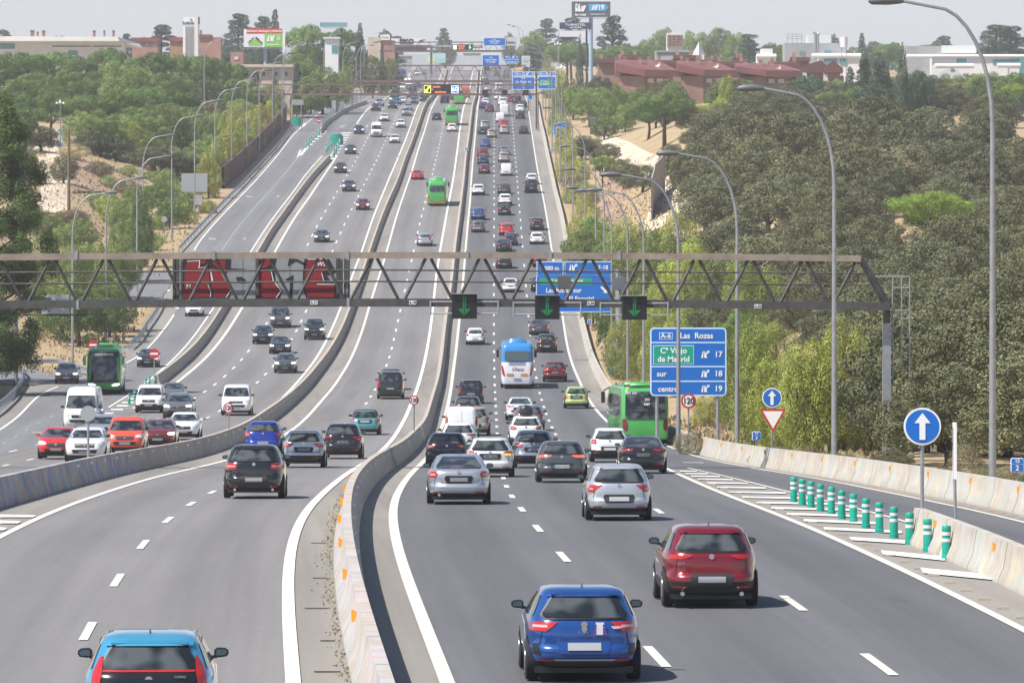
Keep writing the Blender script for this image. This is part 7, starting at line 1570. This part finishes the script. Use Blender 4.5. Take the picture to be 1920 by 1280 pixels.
def crown(kind, m, v, lod):
    key = (kind, m.name, v, lod)
    if key in CR: return CR[key]
    bl = blobs_for(kind, v); B = np.array([b[:4] for b in bl]); fz = np.array([b[4] for b in bl])
    n, size = {0: (15000, .0140), 1: (30000, .0098), 2: (52000, .0078), 3: (90000, .0060)}[lod]
    if kind in ('cypress',): n = n//2; size *= 1.6
    if kind == 'shrub': n = int(n*.7); size *= 1.15
    p = B[:,3]**2; p /= p.sum(); i = rng.choice(len(bl), n, p=p); d = rng.normal(size=(n, 3)); d[:,2] += .15; d /= np.linalg.norm(d, axis=1, keepdims=True)
    rad = B[i,3:4]*rng.uniform(.62, 1.08, (n, 1))**.6*(1+.12*rng.normal(size=(n, 1))); C = B[i,:3] + d*rad*np.stack([np.ones(n), np.ones(n), fz[i]], 1)
    keep = np.ones(n, bool)                        # drop most of what lies deep inside other clumps
    for k in range(len(bl)):
        q = (C-B[k,:3])/np.array([1,1,fz[k]]); dd = np.linalg.norm(q, axis=1)/B[k,3]; keep &= ~((dd < .80) & (i != k) & (rng.uniform(size=n) < .92))
    C, d = C[keep], d[keep]; Nn = d + rng.normal(size=d.shape)*.42
    if kind == 'cedar': Nn = rng.normal(size=d.shape)*.35 + np.array([0,0,1.0])
    me = cards("crown", C, Nn, size, m, 1.35 if kind in ('cedar', 'conifer') else 1.0, upright=kind in ('cypress',)); CR[key] = me; return me
TR = {}
def trunk(kind, v):
    key = (kind, v)
    if key in TR: return TR[key]
    r = random.Random(v*5+len(kind)); b = MB(); top = {'oak':.55,'broad':.6,'pine':.72,'poplar':.75,'cypress':.3,'cedar':.9,'conifer':.8,'shrub':.3}[kind]; w = {'pine':.026,'oak':.035,'cypress':.05,'cedar':.03}.get(kind, .026)
    bend = r.uniform(-.04, .04); b.tube([(0,0,-.08),(bend,0,top*.35),(bend*.4,.01,top*.7),(0,0,top)], [w*1.25, w, w*.8, w*.35], 7)
    for i in range(5 if kind in ('oak', 'broad', 'pine') else 2):
        a = r.uniform(0, 2*PI); z0 = top*r.uniform(.4, .75); k = r.uniform(.16, .30); b.tube([(bend*.5,0,z0),(k*.5*math.cos(a),k*.5*math.sin(a),z0+.08),(k*math.cos(a),k*math.sin(a),z0+.2)], [w*.55, w*.4, w*.15], 5)
    TR[key] = b.mesh("trunk", M_trunk, 60); return TR[key]
CATT = {'oak':'holm oak','broad':'tree','pine':'pine tree','poplar':'poplar','cypress':'cypress','cedar':'cedar','conifer':'conifer','shrub':'shrub'}
NMT = {'oak':'holm_oak','broad':'broadleaf_tree','pine':'stone_pine','poplar':'poplar_tree','cypress':'cypress_tree','cedar':'cedar_tree','conifer':'conifer_tree','shrub':'shrub'}
def tree(kind, m, X, d, z, w, h, label, group, v=None, lod=None):
    label = label.replace('  ', ' ')
    s = F/d; v = random.randrange(4) if v is None else v
    if lod is None: lod = 3 if s*w > 330 else 2 if s*w > 150 else 1 if s*w > 75 else 0
    t = thing(NMT[kind], label, CATT[kind], (X, d, z), random.uniform(0, 6.28), group); t.scale = (w, w, h)
    link("crown", crown(kind, m, v, lod), t)
    if kind != 'shrub': link("trunk", trunk(kind, v), t)
    return t
def grove(items, kindword, place, group, dmin=0):
    """items (kind, material, x, base y, top y, width px); labelled from the left"""
    its = sorted(items, key=lambda q: q[2]); n = len(its)
    for i, (kind, m, x, yb, yt, wp) in enumerate(its):
        X, d, z = pt(x, yb)
        if d < dmin and not (kind == 'oak' and yb == 890): d = dmin; X = (x-CXP)*d/F; z = float(gz(X, d)); yb = YH-F*z/d
        s = F/d; wp *= {'poplar':1.3,'shrub':1.15,'oak':1.1}.get(kind, 1.12)
        tree(kind, m, X, d, z-(.25 if kind in ('pine','cypress','cedar','conifer') else .12*(yb-yt)/s), wp/s, max(1.0, (yb-yt)/s), f"{kindword}, {ords[i]} from the left {place}" if n > 1 else f"{kindword} {place}", group)
S = 'shrub'
# right, behind the slip road barrier
grove([('poplar',L_pop,1376,800,628,80),('poplar',L_pop,1412,846,592,110),('poplar',L_yel,1452,850,650,100),('poplar',L_pop,1495,852,640,110),('poplar',L_yel,1538,852,622,110),('poplar',L_pop,1585,852,580,125),('poplar',L_pop,1635,852,592,110),('poplar',L_yel,1672,850,640,60),('poplar',L_yel,1330,800,735,80)],
  "leafy yellow green poplar", "behind the slip road barrier", "poplars behind the slip road barrier", 262)
grove([('shrub',L_dry,1305,852,775,70),('shrub',L_dry,1470,872,800,80),('shrub',L_dry,1405,866,815,60),('shrub',L_oak,1430,872,820,50),('shrub',L_dry,1520,878,815,70),('shrub',L_dry,1600,885,820,70)], "dry pale shrub", "right behind the slip road barrier", "dry shrubs behind the slip road barrier")
grove([('oak',L_oak,1672,890,832,90),('oak',L_oak,1765,895,670,210),('oak',L_oak,1885,905,690,220),('oak',L_oak,1960,925,640,240),('oak',L_oak,1735,862,640,170),('oak',L_oak,1830,880,610,220),('oak',L_oak,1740,880,760,100)], "big dusty holm oak", "close behind the slip road barrier", "nearest holm oaks", 258)
grove([('shrub',L_oak,1700,900,850,80),('shrub',L_oak,1760,905,850,90),('shrub',L_oak,1850,915,855,90),('shrub',L_oak,1920,922,860,90),('shrub',L_dry,1810,912,800,110),('shrub',L_dry,1900,918,830,100),('shrub',L_dry,1720,905,845,70)], "bare twiggy bush", "below the nearest holm oaks", "twiggy bushes below the oaks")
grove([('shrub',L_broad,1178,712,600,80),('poplar',L_pop,1160,690,590,55),('poplar',L_yel,1205,716,560,70),('poplar',L_pop,1235,730,560,75),('poplar',L_yel,1190,690,575,60),('broad',L_dark,1135,655,555,50),('shrub',L_grass,1185,745,695,60),('poplar',L_pop,1265,745,575,80)],
  "slim light green tree", "beside the four row sign", "light trees beside the four row sign")
grove([('broad',L_broad,1092,560,405,95),('broad',L_broad,1140,600,430,120),('poplar',L_pop,1185,612,405,110),('broad',L_broad,1235,620,400,120),('poplar',L_yel,1285,630,430,120),('broad',L_broad,1335,650,455,120),('poplar',L_pop,1395,660,480,120),('broad',L_broad,1115,520,385,85),
  ('broad',L_bright,1232,560,405,110),('poplar',L_yel,1272,540,392,100),('poplar',L_pop,1165,560,400,90),('broad',L_broad,1305,600,470,110),('poplar',L_pop,1440,640,500,100),('broad',L_oak,1340,690,540,120),('broad',L_broad,1290,680,560,110),('poplar',L_pop,1240,660,520,90),('broad',L_broad,1385,720,560,110),('poplar',L_pop,1455,720,600,110),('broad',L_broad,1110,610,480,70)],
  "light green tree", "in the thicket behind the gantry", "light green thicket behind the gantry")
grove([('shrub',L_yel,1062,300,222,52),('shrub',L_pop,1052,262,190,44),('shrub',L_yel,1076,342,262,64),('shrub',L_pop,1088,382,305,66),('shrub',L_yel,1094,425,340,66),('shrub',L_dry,1082,362,300,50),('shrub',L_pop,1108,452,370,76),('poplar',L_pop,1046,238,165,40),('shrub',L_pop,1070,320,240,50),('shrub',L_dry,1100,400,325,50),('broad',L_dry,1098,300,245,70)],
  "yellow green bush", "beside the right barrier", "bushes beside the right barrier")
grove([('broad',L_broad,1152,250,142,74),('broad',L_broad,1105,238,150,70),('broad',L_yel,1128,232,152,60),('broad',L_broad,1075,225,150,60),('poplar',L_pop,1052,205,130,44),('broad',L_dry,1070,205,138,44),('poplar',L_yel,1030,185,105,40),('broad',L_broad,1185,235,160,60),('broad',L_broad,1205,228,150,66),('broad',L_broad,1135,262,208,60),('broad',L_broad,1172,248,185,50)],
  "leafy roadside tree", "left of the big rounded pine", "roadside trees before the brick flats")
tree('pine', L_pine, *pt(1246, 276), 140/(F/pt(1246,276)[1]), 108/(F/pt(1246,276)[1]), "big rounded pine with a dark trunk standing by the pale dirt path", None, 1, 2)
tree('pine', L_pine, *pt(1215, 262), 95/(F/pt(1215,262)[1]), 78/(F/pt(1215,262)[1]), "lower left pine leaning against the big rounded pine", None, 2, 1)
tree('pine', L_bright, *pt(1746, 478), 185/(F/pt(1746,478)[1]), 128/(F/pt(1746,478)[1]), "bright green umbrella pine standing out of the grey holm oak wood", None, 0, 2)
tree('pine', L_bright, *pt(1130, 352), 56/(F/pt(1130,352)[1]), 66/(F/pt(1130,352)[1]), "small bright green pine on the bare slope beside the right barrier", None, 3, 1)
grove([('oak',L_oak,1092,302,250,60),('oak',L_oak,1168,345,288,60),('oak',L_oak,1205,362,298,84),('oak',L_oak,1180,352,296,60),('oak',L_oak,1262,350,252,70),('oak',L_oak,1284,362,262,74),('oak',L_oak,1300,248,188,80),('oak',L_oak,1332,255,195,90),('oak',L_oak,1312,280,228,80),('oak',L_oak,1350,300,225,90),('oak',L_oak,1230,240,186,56),('oak',L_oak,1318,325,255,80),('oak',L_oak,1140,300,262,50)], "dark holm oak", "scattered around the pale dirt path", "holm oaks around the dirt path")
# the oak wood
def inpoly(x, y, P):
    c = False; j = len(P)-1
    for i in range(len(P)):
        if (P[i][1] > y) != (P[j][1] > y) and x < (P[j][0]-P[i][0])*(y-P[i][1])/(P[j][1]-P[i][1])+P[i][0]: c = not c
        j = i
    return c
WOOD = [(1315,232),(1335,300),(1302,345),(1312,430),(1300,520),(1380,600),(1500,655),(1640,720),(1700,850),(1730,900),(2020,900),(2020,232),(1700,236),(1500,240),(1315,240)]
pts = []; tries = 0
while tries < 60000 and len(pts) < 299:
    tries += 1; d = 230*(760/230)**(random.random()**.8)*1.0; xp = random.uniform(1230, 2010); X = (xp-CXP)*d/F; z = float(gz(X, d)); y = YH-F*z/d
    if not inpoly(xp, y, WOOD) or (abs(xp-1746) < 100 and 440 < y < 560): continue
    if d < 262 and xp < 1730: continue
    if (1455 < xp < 1640 and 575 < y < 612 and random.random() < .9): continue
    r_ = 5.4 + d*.0050
    if any((X-a)**2+(d-b)**2 < r_*r_ for a, b in pts): continue
    pts.append((X, d)); w = random.choice((5.6,6.6,7.6,8.8))*random.uniform(.9,1.1)
    w *= 1.12; tree('oak', L_oak, X, d, z-.9, w, w*random.uniform(.58, .80)+.7, "grey green holm oak in the dense wood covering the hillside right of the motorway", "holm oaks of the hillside wood", lod=1 if F/d > 19 else 0)
NOAK = len(pts)
# far right: gardens and tree line around the flats
grove([('cypress',L_con,1087,190,55,19),('cypress',L_con,1693,235,68,30),('cypress',L_con,1516.5,175,62,12),('cypress',L_con,1508,170,85,8),('cypress',L_con,1477,170,88,8)], "slender dark cypress", "on the skyline right of the motorway", "cypresses on the right")
grove([('conifer',L_con,1620,225,102,64),('conifer',L_con,1650,232,105,84),('broad',L_con,1722,235,112,76),('conifer',L_con,1595,222,120,46),('broad',L_dry,1640,222,150,44),('conifer',L_con,1845,165,92,44),('broad',L_broad,1780,200,128,90),('broad',L_broad,1850,205,125,110),('broad',L_broad,1910,210,130,90),('pine',L_bright,1905,225,150,70),('oak',L_oak,1780,230,150,120),('oak',L_oak,1860,240,165,120),('broad',L_broad,1262,215,142,56),('shrub',L_yel,1345,228,150,70),('shrub',L_yel,1325,232,165,60),('poplar',L_pop,1362,222,140,44),
  ('cedar',L_con,1141,190,112,50),('broad',L_con,1125,195,135,60),('oak',L_oak,1420,225,150,120),('oak',L_oak,1475,235,172,110),('oak',L_oak,1540,240,175,120),('oak',L_oak,1370,240,180,90),('oak',L_oak,1600,245,188,120)],
  "garden tree", "around the brick flats and white halls", "garden trees around the brick flats")
grove([('cedar',L_con,1150,160,22,66),('cedar',L_con,1072,150,25,60),('broad',L_broad,1245,150,38,74),('broad',L_broad,1215,155,58,70),('pine',L_pine,1172,165,76,110),('broad',L_broad,1350,150,34,70),('broad',L_broad,1380,150,48,60),('broad',L_broad,1320,150,46,70),('cedar',L_con,1404,155,58,66),('broad',L_broad,1290,150,42,60),('pine',L_pine,1450,150,74,50),('pine',L_pine,1480,152,92,60),('conifer',L_con,1617,150,58,34),
  ('broad',L_con,1640,150,64,50),('pine',L_pine,1668,152,72,70),('pine',L_pine,1755,150,74,90),('cedar',L_con,1768,150,62,60),('cedar',L_con,1868,160,36,96),('cedar',L_con,1895,160,42,90),('broad',L_con,1563,148,50,30),('cedar',L_con,1024,135,28,54),('broad',L_broad,1000,140,42,60),('pine',L_pine,1062,150,72,80),('pine',L_pine,1100,160,80,80),('broad',L_broad,1600,150,78,60),('broad',L_dry,1255,140,60,60),('broad',L_broad,1710,150,80,60),('pine',L_pine,1830,150,84,60)],
  "tall skyline tree", "along the hazy right horizon", "skyline trees right")
# left: near plane tree, verge trees
def special_tree(x, yb, ytop, wpx, asp, seed, label, m, n=190000, size=.0125, bare=.10):
    """one big near tree with its own crown, same scale in all directions"""
    X, d, z = pt(x, yb); s = F/d; w = wpx/s; h = (yb-ytop)/s; r = np.random.default_rng(seed); B = []
    for i in range(340):
        q = r.uniform(bare, .97); env = math.sin(PI*min(1, (q*.80+.10)))**.75*(1.0 if q < .7 else 1-(q-.7)*1.3); a = r.uniform(0, 2*PI); k = env*.5*w*r.uniform(.1, 1.0)**.6; B.append((k*math.cos(a), k*math.sin(a), q*h, r.uniform(.05, .10)*w))
    B = np.array(B); i = r.choice(len(B), n, p=B[:,3]**2/(B[:,3]**2).sum()); dv = r.normal(size=(n, 3)); dv /= np.linalg.norm(dv, axis=1, keepdims=True)
    C = B[i,:3] + dv*B[i,3:4]*r.uniform(.45, 1.12, (n, 1)); C[:,2] -= .18*w*.1*r.uniform(0, 1, n)
    t = thing("broadleaf_tree", label, "tree", (X, d, z)); link("crown", cards("crown", C, dv + r.normal(size=dv.shape)*.5, size*w*.62, m), t)
    b = MB(); b.tube([(0,0,-.5),(.2,0,h*.3),(0,.1,h*.6),(.1,0,h*.85)], [.5,.38,.24,.06], 10)
    for k in range(14): a = r.uniform(0, 2*PI); q = r.uniform(.15, .75)*h; l = w*r.uniform(.25, .42); b.tube([(0,0,q),(l*.5*math.cos(a),l*.5*math.sin(a),q+l*.3),(l*math.cos(a),l*math.sin(a),q+l*.55)], [.14,.08,.02], 6)
    b.obj("trunk", M_trunk, t, 60)
special_tree(-14, 742, 172, 235, 1, 3, "tall dark leafy tree filling the left edge, its twigs overlapping the lattice gantry", L_dark)
special_tree(-75, 722, 250, 230, 1, 9, "second dark tree behind the tall one at the very left edge", L_dark, 50000)
grove([('broad',L_broad,118,640,395,150),('broad',L_broad,178,620,425,130),('broad',L_pop,95,600,440,110),('broad',L_dark,145,650,520,130),('broad',L_dark,205,632,520,110),('broad',L_broad,225,560,440,90),('broad',L_broad,240,530,392,84),('broad',L_pop,262,500,345,64),('broad',L_dark,262,510,330,50),('poplar',L_pop,195,560,450,90),('shrub',L_broad,290,470,420,50)],
  "rounded green tree", "on the dry bank behind the gantry's left half", "trees on the dry bank")
grove([('broad',L_broad,90,455,385,90),('shrub',L_broad,55,430,395,80),('shrub',L_dry,135,420,365,70),('shrub',L_dry,185,330,280,70),('shrub',L_broad,205,352,318,46),('shrub',L_broad,240,330,300,46),('oak',L_oak,215,300,248,90),('oak',L_oak,290,320,262,110),('oak',L_oak,330,335,275,70),('oak',L_oak,372,345,278,56),('pine',L_pine,222,285,223,90),('broad',L_broad,345,340,265,70),('broad',L_broad,300,400,330,70),('broad',L_broad,255,410,335,70),
  ('shrub',L_broad,330,395,335,60),('broad',L_broad,230,450,360,70),('broad',L_pop,205,420,350,60),('shrub',L_broad,265,480,430,60),('shrub',L_broad,315,355,300,60),('shrub',L_broad,355,372,318,60),('shrub',L_pop,380,360,300,60),('broad',L_broad,320,430,360,60),('shrub',L_broad,300,345,300,60),('shrub',L_broad,345,400,350,56),('shrub',L_dry,235,365,318,60),('shrub',L_broad,272,372,325,60),('shrub',L_broad,180,395,345,60),('broad',L_oak,120,345,280,60),('broad',L_broad,150,470,400,80),('shrub',L_pop,300,372,320,60),('shrub',L_grass,140,300,256,66),('shrub',L_pop,285,430,378,60),('shrub',L_yel,345,420,350,50),('broad',L_oak,40,350,258,90),('oak',L_oak,75,285,225,80),('oak',L_oak,175,290,228,70)],
  "hillside bush", "around the dirt track on the left slope", "bushes around the dirt track")
grove([('poplar',L_yel,391,372,282,50),('poplar',L_pop,400,350,262,52),('poplar',L_yel,420,335,240,56),('poplar',L_yel,440,318,225,56),('poplar',L_pop,458,300,212,50),('poplar',L_yel,475,282,200,48),('poplar',L_yel,492,262,190,46),('poplar',L_yel,508,246,186,36),('broad',L_broad,388,345,235,70),('poplar',L_pop,412,300,200,60),('broad',L_broad,383,300,205,70),('poplar',L_pop,447,275,190,60),('broad',L_broad,358,310,215,70),('broad',L_dry,392,270,175,60),('shrub',L_yel,397,352,300,50),('shrub',L_yel,389,400,350,36)],
  "yellow green poplar", "behind the weathered sound wall", "poplars behind the sound wall")
grove([('pine',L_pine,20,275,162,100),('pine',L_pine,95,268,165,90),('pine',L_pine,160,262,168,90),('pine',L_broad,215,262,158,90),('pine',L_pine,265,255,152,100),('pine',L_pine,325,250,156,90),('broad',L_broad,190,290,190,100),('broad',L_broad,255,285,185,100),('broad',L_broad,310,285,178,90),('broad',L_broad,150,285,195,80),('pine',L_pine,365,262,180,80),('broad',L_broad,340,275,190,80),('pine',L_pine,50,285,190,90),('broad',L_broad,280,300,205,90),('broad',L_pop,240,300,210,80)],
  "mid-slope tree", "below the pine row, left hill", "trees on the middle left slope")
grove([('pine',L_pine,35,215,84,130),('pine',L_pine,100,215,86,110),('pine',L_pine,150,212,95,80),('pine',L_pine,205,200,78,76),('broad',L_broad,235,222,90,120),('pine',L_pine,285,212,88,100),('pine',L_pine,340,215,90,100),('pine',L_pine,385,215,92,90),('pine',L_pine,425,218,105,80),('broad',L_dark,120,225,115,90),('broad',L_dark,60,225,120,110),('broad',L_dark,180,222,118,80),('broad',L_dark,320,225,120,100),('broad',L_dark,375,225,125,100),('broad',L_dark,440,225,135,70),('pine',L_pine,0,215,88,100)],
  "tall umbrella pine", "of the dark pine row on the left hill", "dark pine row on the left hill")
grove([('conifer',L_con,478,225,128,50),('conifer',L_con,515,222,105,50),('conifer',L_con,555,215,112,44),('broad',L_broad,605,215,110,90),('broad',L_broad,580,215,130,70),('broad',L_broad,630,212,122,60),('broad',L_dark,560,190,85,90),('broad',L_dark,600,180,62,90),('pine',L_pine,575,180,35,90),('pine',L_pine,640,165,44,80),('broad',L_dark,640,185,80,60),('conifer',L_con,676,165,38,34),('broad',L_dark,690,165,80,50),('broad',L_dark,470,200,110,70),('broad',L_dark,430,195,110,60),('cypress',L_con,712,160,78,16),('broad',L_broad,545,212,150,60),('broad',L_broad,468,224,142,64),('broad',L_broad,508,226,146,60),('broad',L_broad,540,222,150,50),('broad',L_broad,650,195,110,40)],
  "tree", "between the left billboard and far gantries", "trees left of the far gantries")
grove([('cedar',L_con,302,160,38,76),('cedar',L_con,238,160,54,34),('cedar',L_con,447,155,14,70),('cedar',L_con,492,150,20,56),('conifer',L_con,515,150,10,36),('cedar',L_con,8,150,50,44),('pine',L_pine,110,150,58,60),('cypress',L_con,389,160,58,10),('broad',L_con,430,160,70,90),('broad',L_con,400,160,78,70),('broad',L_dry,265,150,58,50),('broad',L_con,340,160,84,60),('broad',L_con,725,150,42,44),('cedar',L_con,745,150,60,34),('broad',L_dry,160,145,60,40),('broad',L_con,480,160,55,70)],
  "skyline cedar or tree", "along the hazy left horizon", "skyline trees left")
grove([('cedar',L_con,833,128,48,36),('broad',L_dark,700,184,92,56),('broad',L_dark,733,182,98,44),('cypress',L_con,716,180,72,12),('broad',L_con,860,125,88,50),('broad',L_broad,835,128,66,44),('broad',L_dry,905,122,68,40),('broad',L_broad,925,124,62,36),('broad',L_con,955,128,50,30),('broad',L_yel,760,125,95,60),('broad',L_yel,730,128,98,40),('broad',L_yel,790,124,96,40),('broad',L_con,965,132,90,40),('broad',L_con,1000,150,70,60),('broad',L_broad,980,140,78,40),('broad',L_con,890,122,84,40),('broad',L_dry,940,125,84,36)],
  "hazy tree", "closing the view at the end of the motorway", "hazy trees at the end of the motorway")
fill = []
for k in range(4000):
    if len(fill) >= 170: break
    d = random.uniform(880, 1500); xp = random.uniform(1090, 1990); X = (xp-CXP)*d/F
    if X < float(XRb(d))+9 or (xp < 1330 and d < 1090): continue
    if any((X-a)**2+(d-b)**2 < 60 for a, b in fill) or any(BX0 < xp < BX1 and F/bs-4 < d < F/bs+16 for BX0, BX1, bs in BFOOT): continue
    if any(BX0-8 < xp < BX1+8 and F/bs-70 < d < F/bs for BX0, BX1, bs in BFOOT if bs > 8.8) and random.random() < .8: continue
    fill.append((X, d)); k_, m_ = random.choice([('broad',L_broad),('broad',L_dark),('oak',L_oak),('oak',L_oak),('pine',L_pine),('broad',L_con)]); w = random.uniform(5.5, 8.5)
    tree(k_, m_, X, d, float(gz(X, d))-.1, w, w*random.uniform(.55, .85), "hazy garden tree among the many between the oak wood and the white halls", "garden trees beyond the oak wood", lod=0)
fill2 = []
for k in range(3000):
    if len(fill2) >= 70: break
    d = random.uniform(800, 1500); xp = random.uniform(-40, 560); X = (xp-CXP)*d/F
    if X > float(XLb(d))-8 or (xp < 190 and d < 960): continue
    if any((X-a)**2+(d-b)**2 < 110 for a, b in fill2): continue
    fill2.append((X, d)); k_, m_ = random.choice([('broad',L_broad),('broad',L_dark),('pine',L_pine),('oak',L_oak)]); w = random.uniform(6, 9)
    tree(k_, m_, X, d, float(gz(X, d))-.1, w, w*random.uniform(.55, .8), "green tree filling the wooded slope left of the motorway", "trees filling the left wooded slope", lod=0)
# distant woods beyond the last individual trees: one mass on each side
def far_mass(x0, x1, n, seed):
    r = np.random.default_rng(seed); C, Nn = [], []
    for k in range(n):
        d = r.uniform(1750, 3300); X = r.uniform(x0, x1)
        if abs(X-(-25)) < 55: continue
        z = float(gz(X, d)); w, h = r.uniform(7, 13), r.uniform(5, 9); m = 70; a = r.normal(size=(m, 3)); a /= np.linalg.norm(a, axis=1, keepdims=True); a[:,2] = abs(a[:,2])
        C.append(np.array([X, d, z+h*.3]) + a*np.array([w*.5, w*.5, h*.7])*r.uniform(.75, 1.05, (m, 1))); Nn.append(a+r.normal(size=a.shape)*.4)
    return cards("far_woods", np.concatenate(C), np.concatenate(Nn), .95, L_con)
for x0, x1, nm in ((-420, -60, "dark hazy woodland beyond the left skyline trees"), (25, 460, "dark hazy woodland beyond the right skyline trees")):
    tag(link("far_woods", far_mass(x0, x1, 330, int(abs(x0)))), nm, None, None, "stuff")
# undergrowth and dry grass on the verges
def tufts(name, areas, n, size, m, label, h=.35):
    C = []
    for i in range(n):
        x0, x1, y0, y1 = random.choice(areas); X, d, z = pt(random.uniform(x0, x1), random.uniform(y0, y1))
        if X > float(XLb(d))-.6 and X < float(XRb(d))+.6: continue
        C.append((X, d, z+h*random.uniform(.1, .8)))
    C = np.array(C); Nn = rng.normal(size=C.shape); Nn[:,2] *= .25; tag(link(name, cards(name, C, Nn, size, m, 1.2, True)), label, None, None, "stuff")
tufts("dry_grass", [(60,330,560,705),(120,380,400,520),(60,260,280,420),(1080,1240,560,760),(1260,1700,800,890),(1115,1300,300,470)], 9000, .15, L_grass, "tufts of straw coloured grass on the verges")
tufts("undergrowth", [(60,260,560,650),(1250,1700,790,880),(1120,1320,330,470),(130,380,290,460),(1300,1900,420,860)], 3600, .22, L_dry, "low dry undergrowth on the slopes", .45)

# weeds and grit along the foot of the winding median barrier
C = []
for i in range(700):
    d = 90 + 95*random.random()**1.3; X = float(B3(d)) - .33 - abs(random.gauss(0, .13)); C.append((X, d, float(zr(d))+.03+random.uniform(0, .07)))
C = np.array(C); Nn = rng.normal(size=C.shape); tag(link("weeds", cards("weeds", C, Nn, .03, L_dry)), "weeds and crumbled grit along the foot of the winding median barrier", None, None, "stuff")
sb = MB()
for d, w_s in ((94, .42), (101.5, .25), (111, .48), (122, .3), (139, .4)): sb.box((float(B3(d))-.45-w_s*.5, d, float(zr(d))+.016), (w_s, .09, .012))
tag(sb.obj("drain_slots", mat("drain_dark", (.05,.04,.035), .9)), kind="structure")
# ------------------------------------------------------------------ haze: one closed box of even pale air round the camera and the scene
hb = MB(); hb.box((0, 7200, 145), (9000, 14800, 390)); hz_ = hb.obj("haze"); tag(hz_, kind="stuff", label="pale summer haze over the far end of the motorway")
hm = bpy.data.materials.new("haze_air"); hm.use_nodes = True; n_ = hm.node_tree; n_.nodes.remove(n_.nodes["Principled BSDF"]); pv = n_.nodes.new("ShaderNodeVolumePrincipled")
pv.inputs["Color"].default_value = (.97,.955,1.0,1); pv.inputs["Density"].default_value = .000125; pv.inputs["Anisotropy"].default_value = .0
n_.links.new(pv.outputs[0], [x for x in n_.nodes if x.type == 'OUTPUT_MATERIAL'][0].inputs["Volume"]); hz_.data.materials.append(hm)
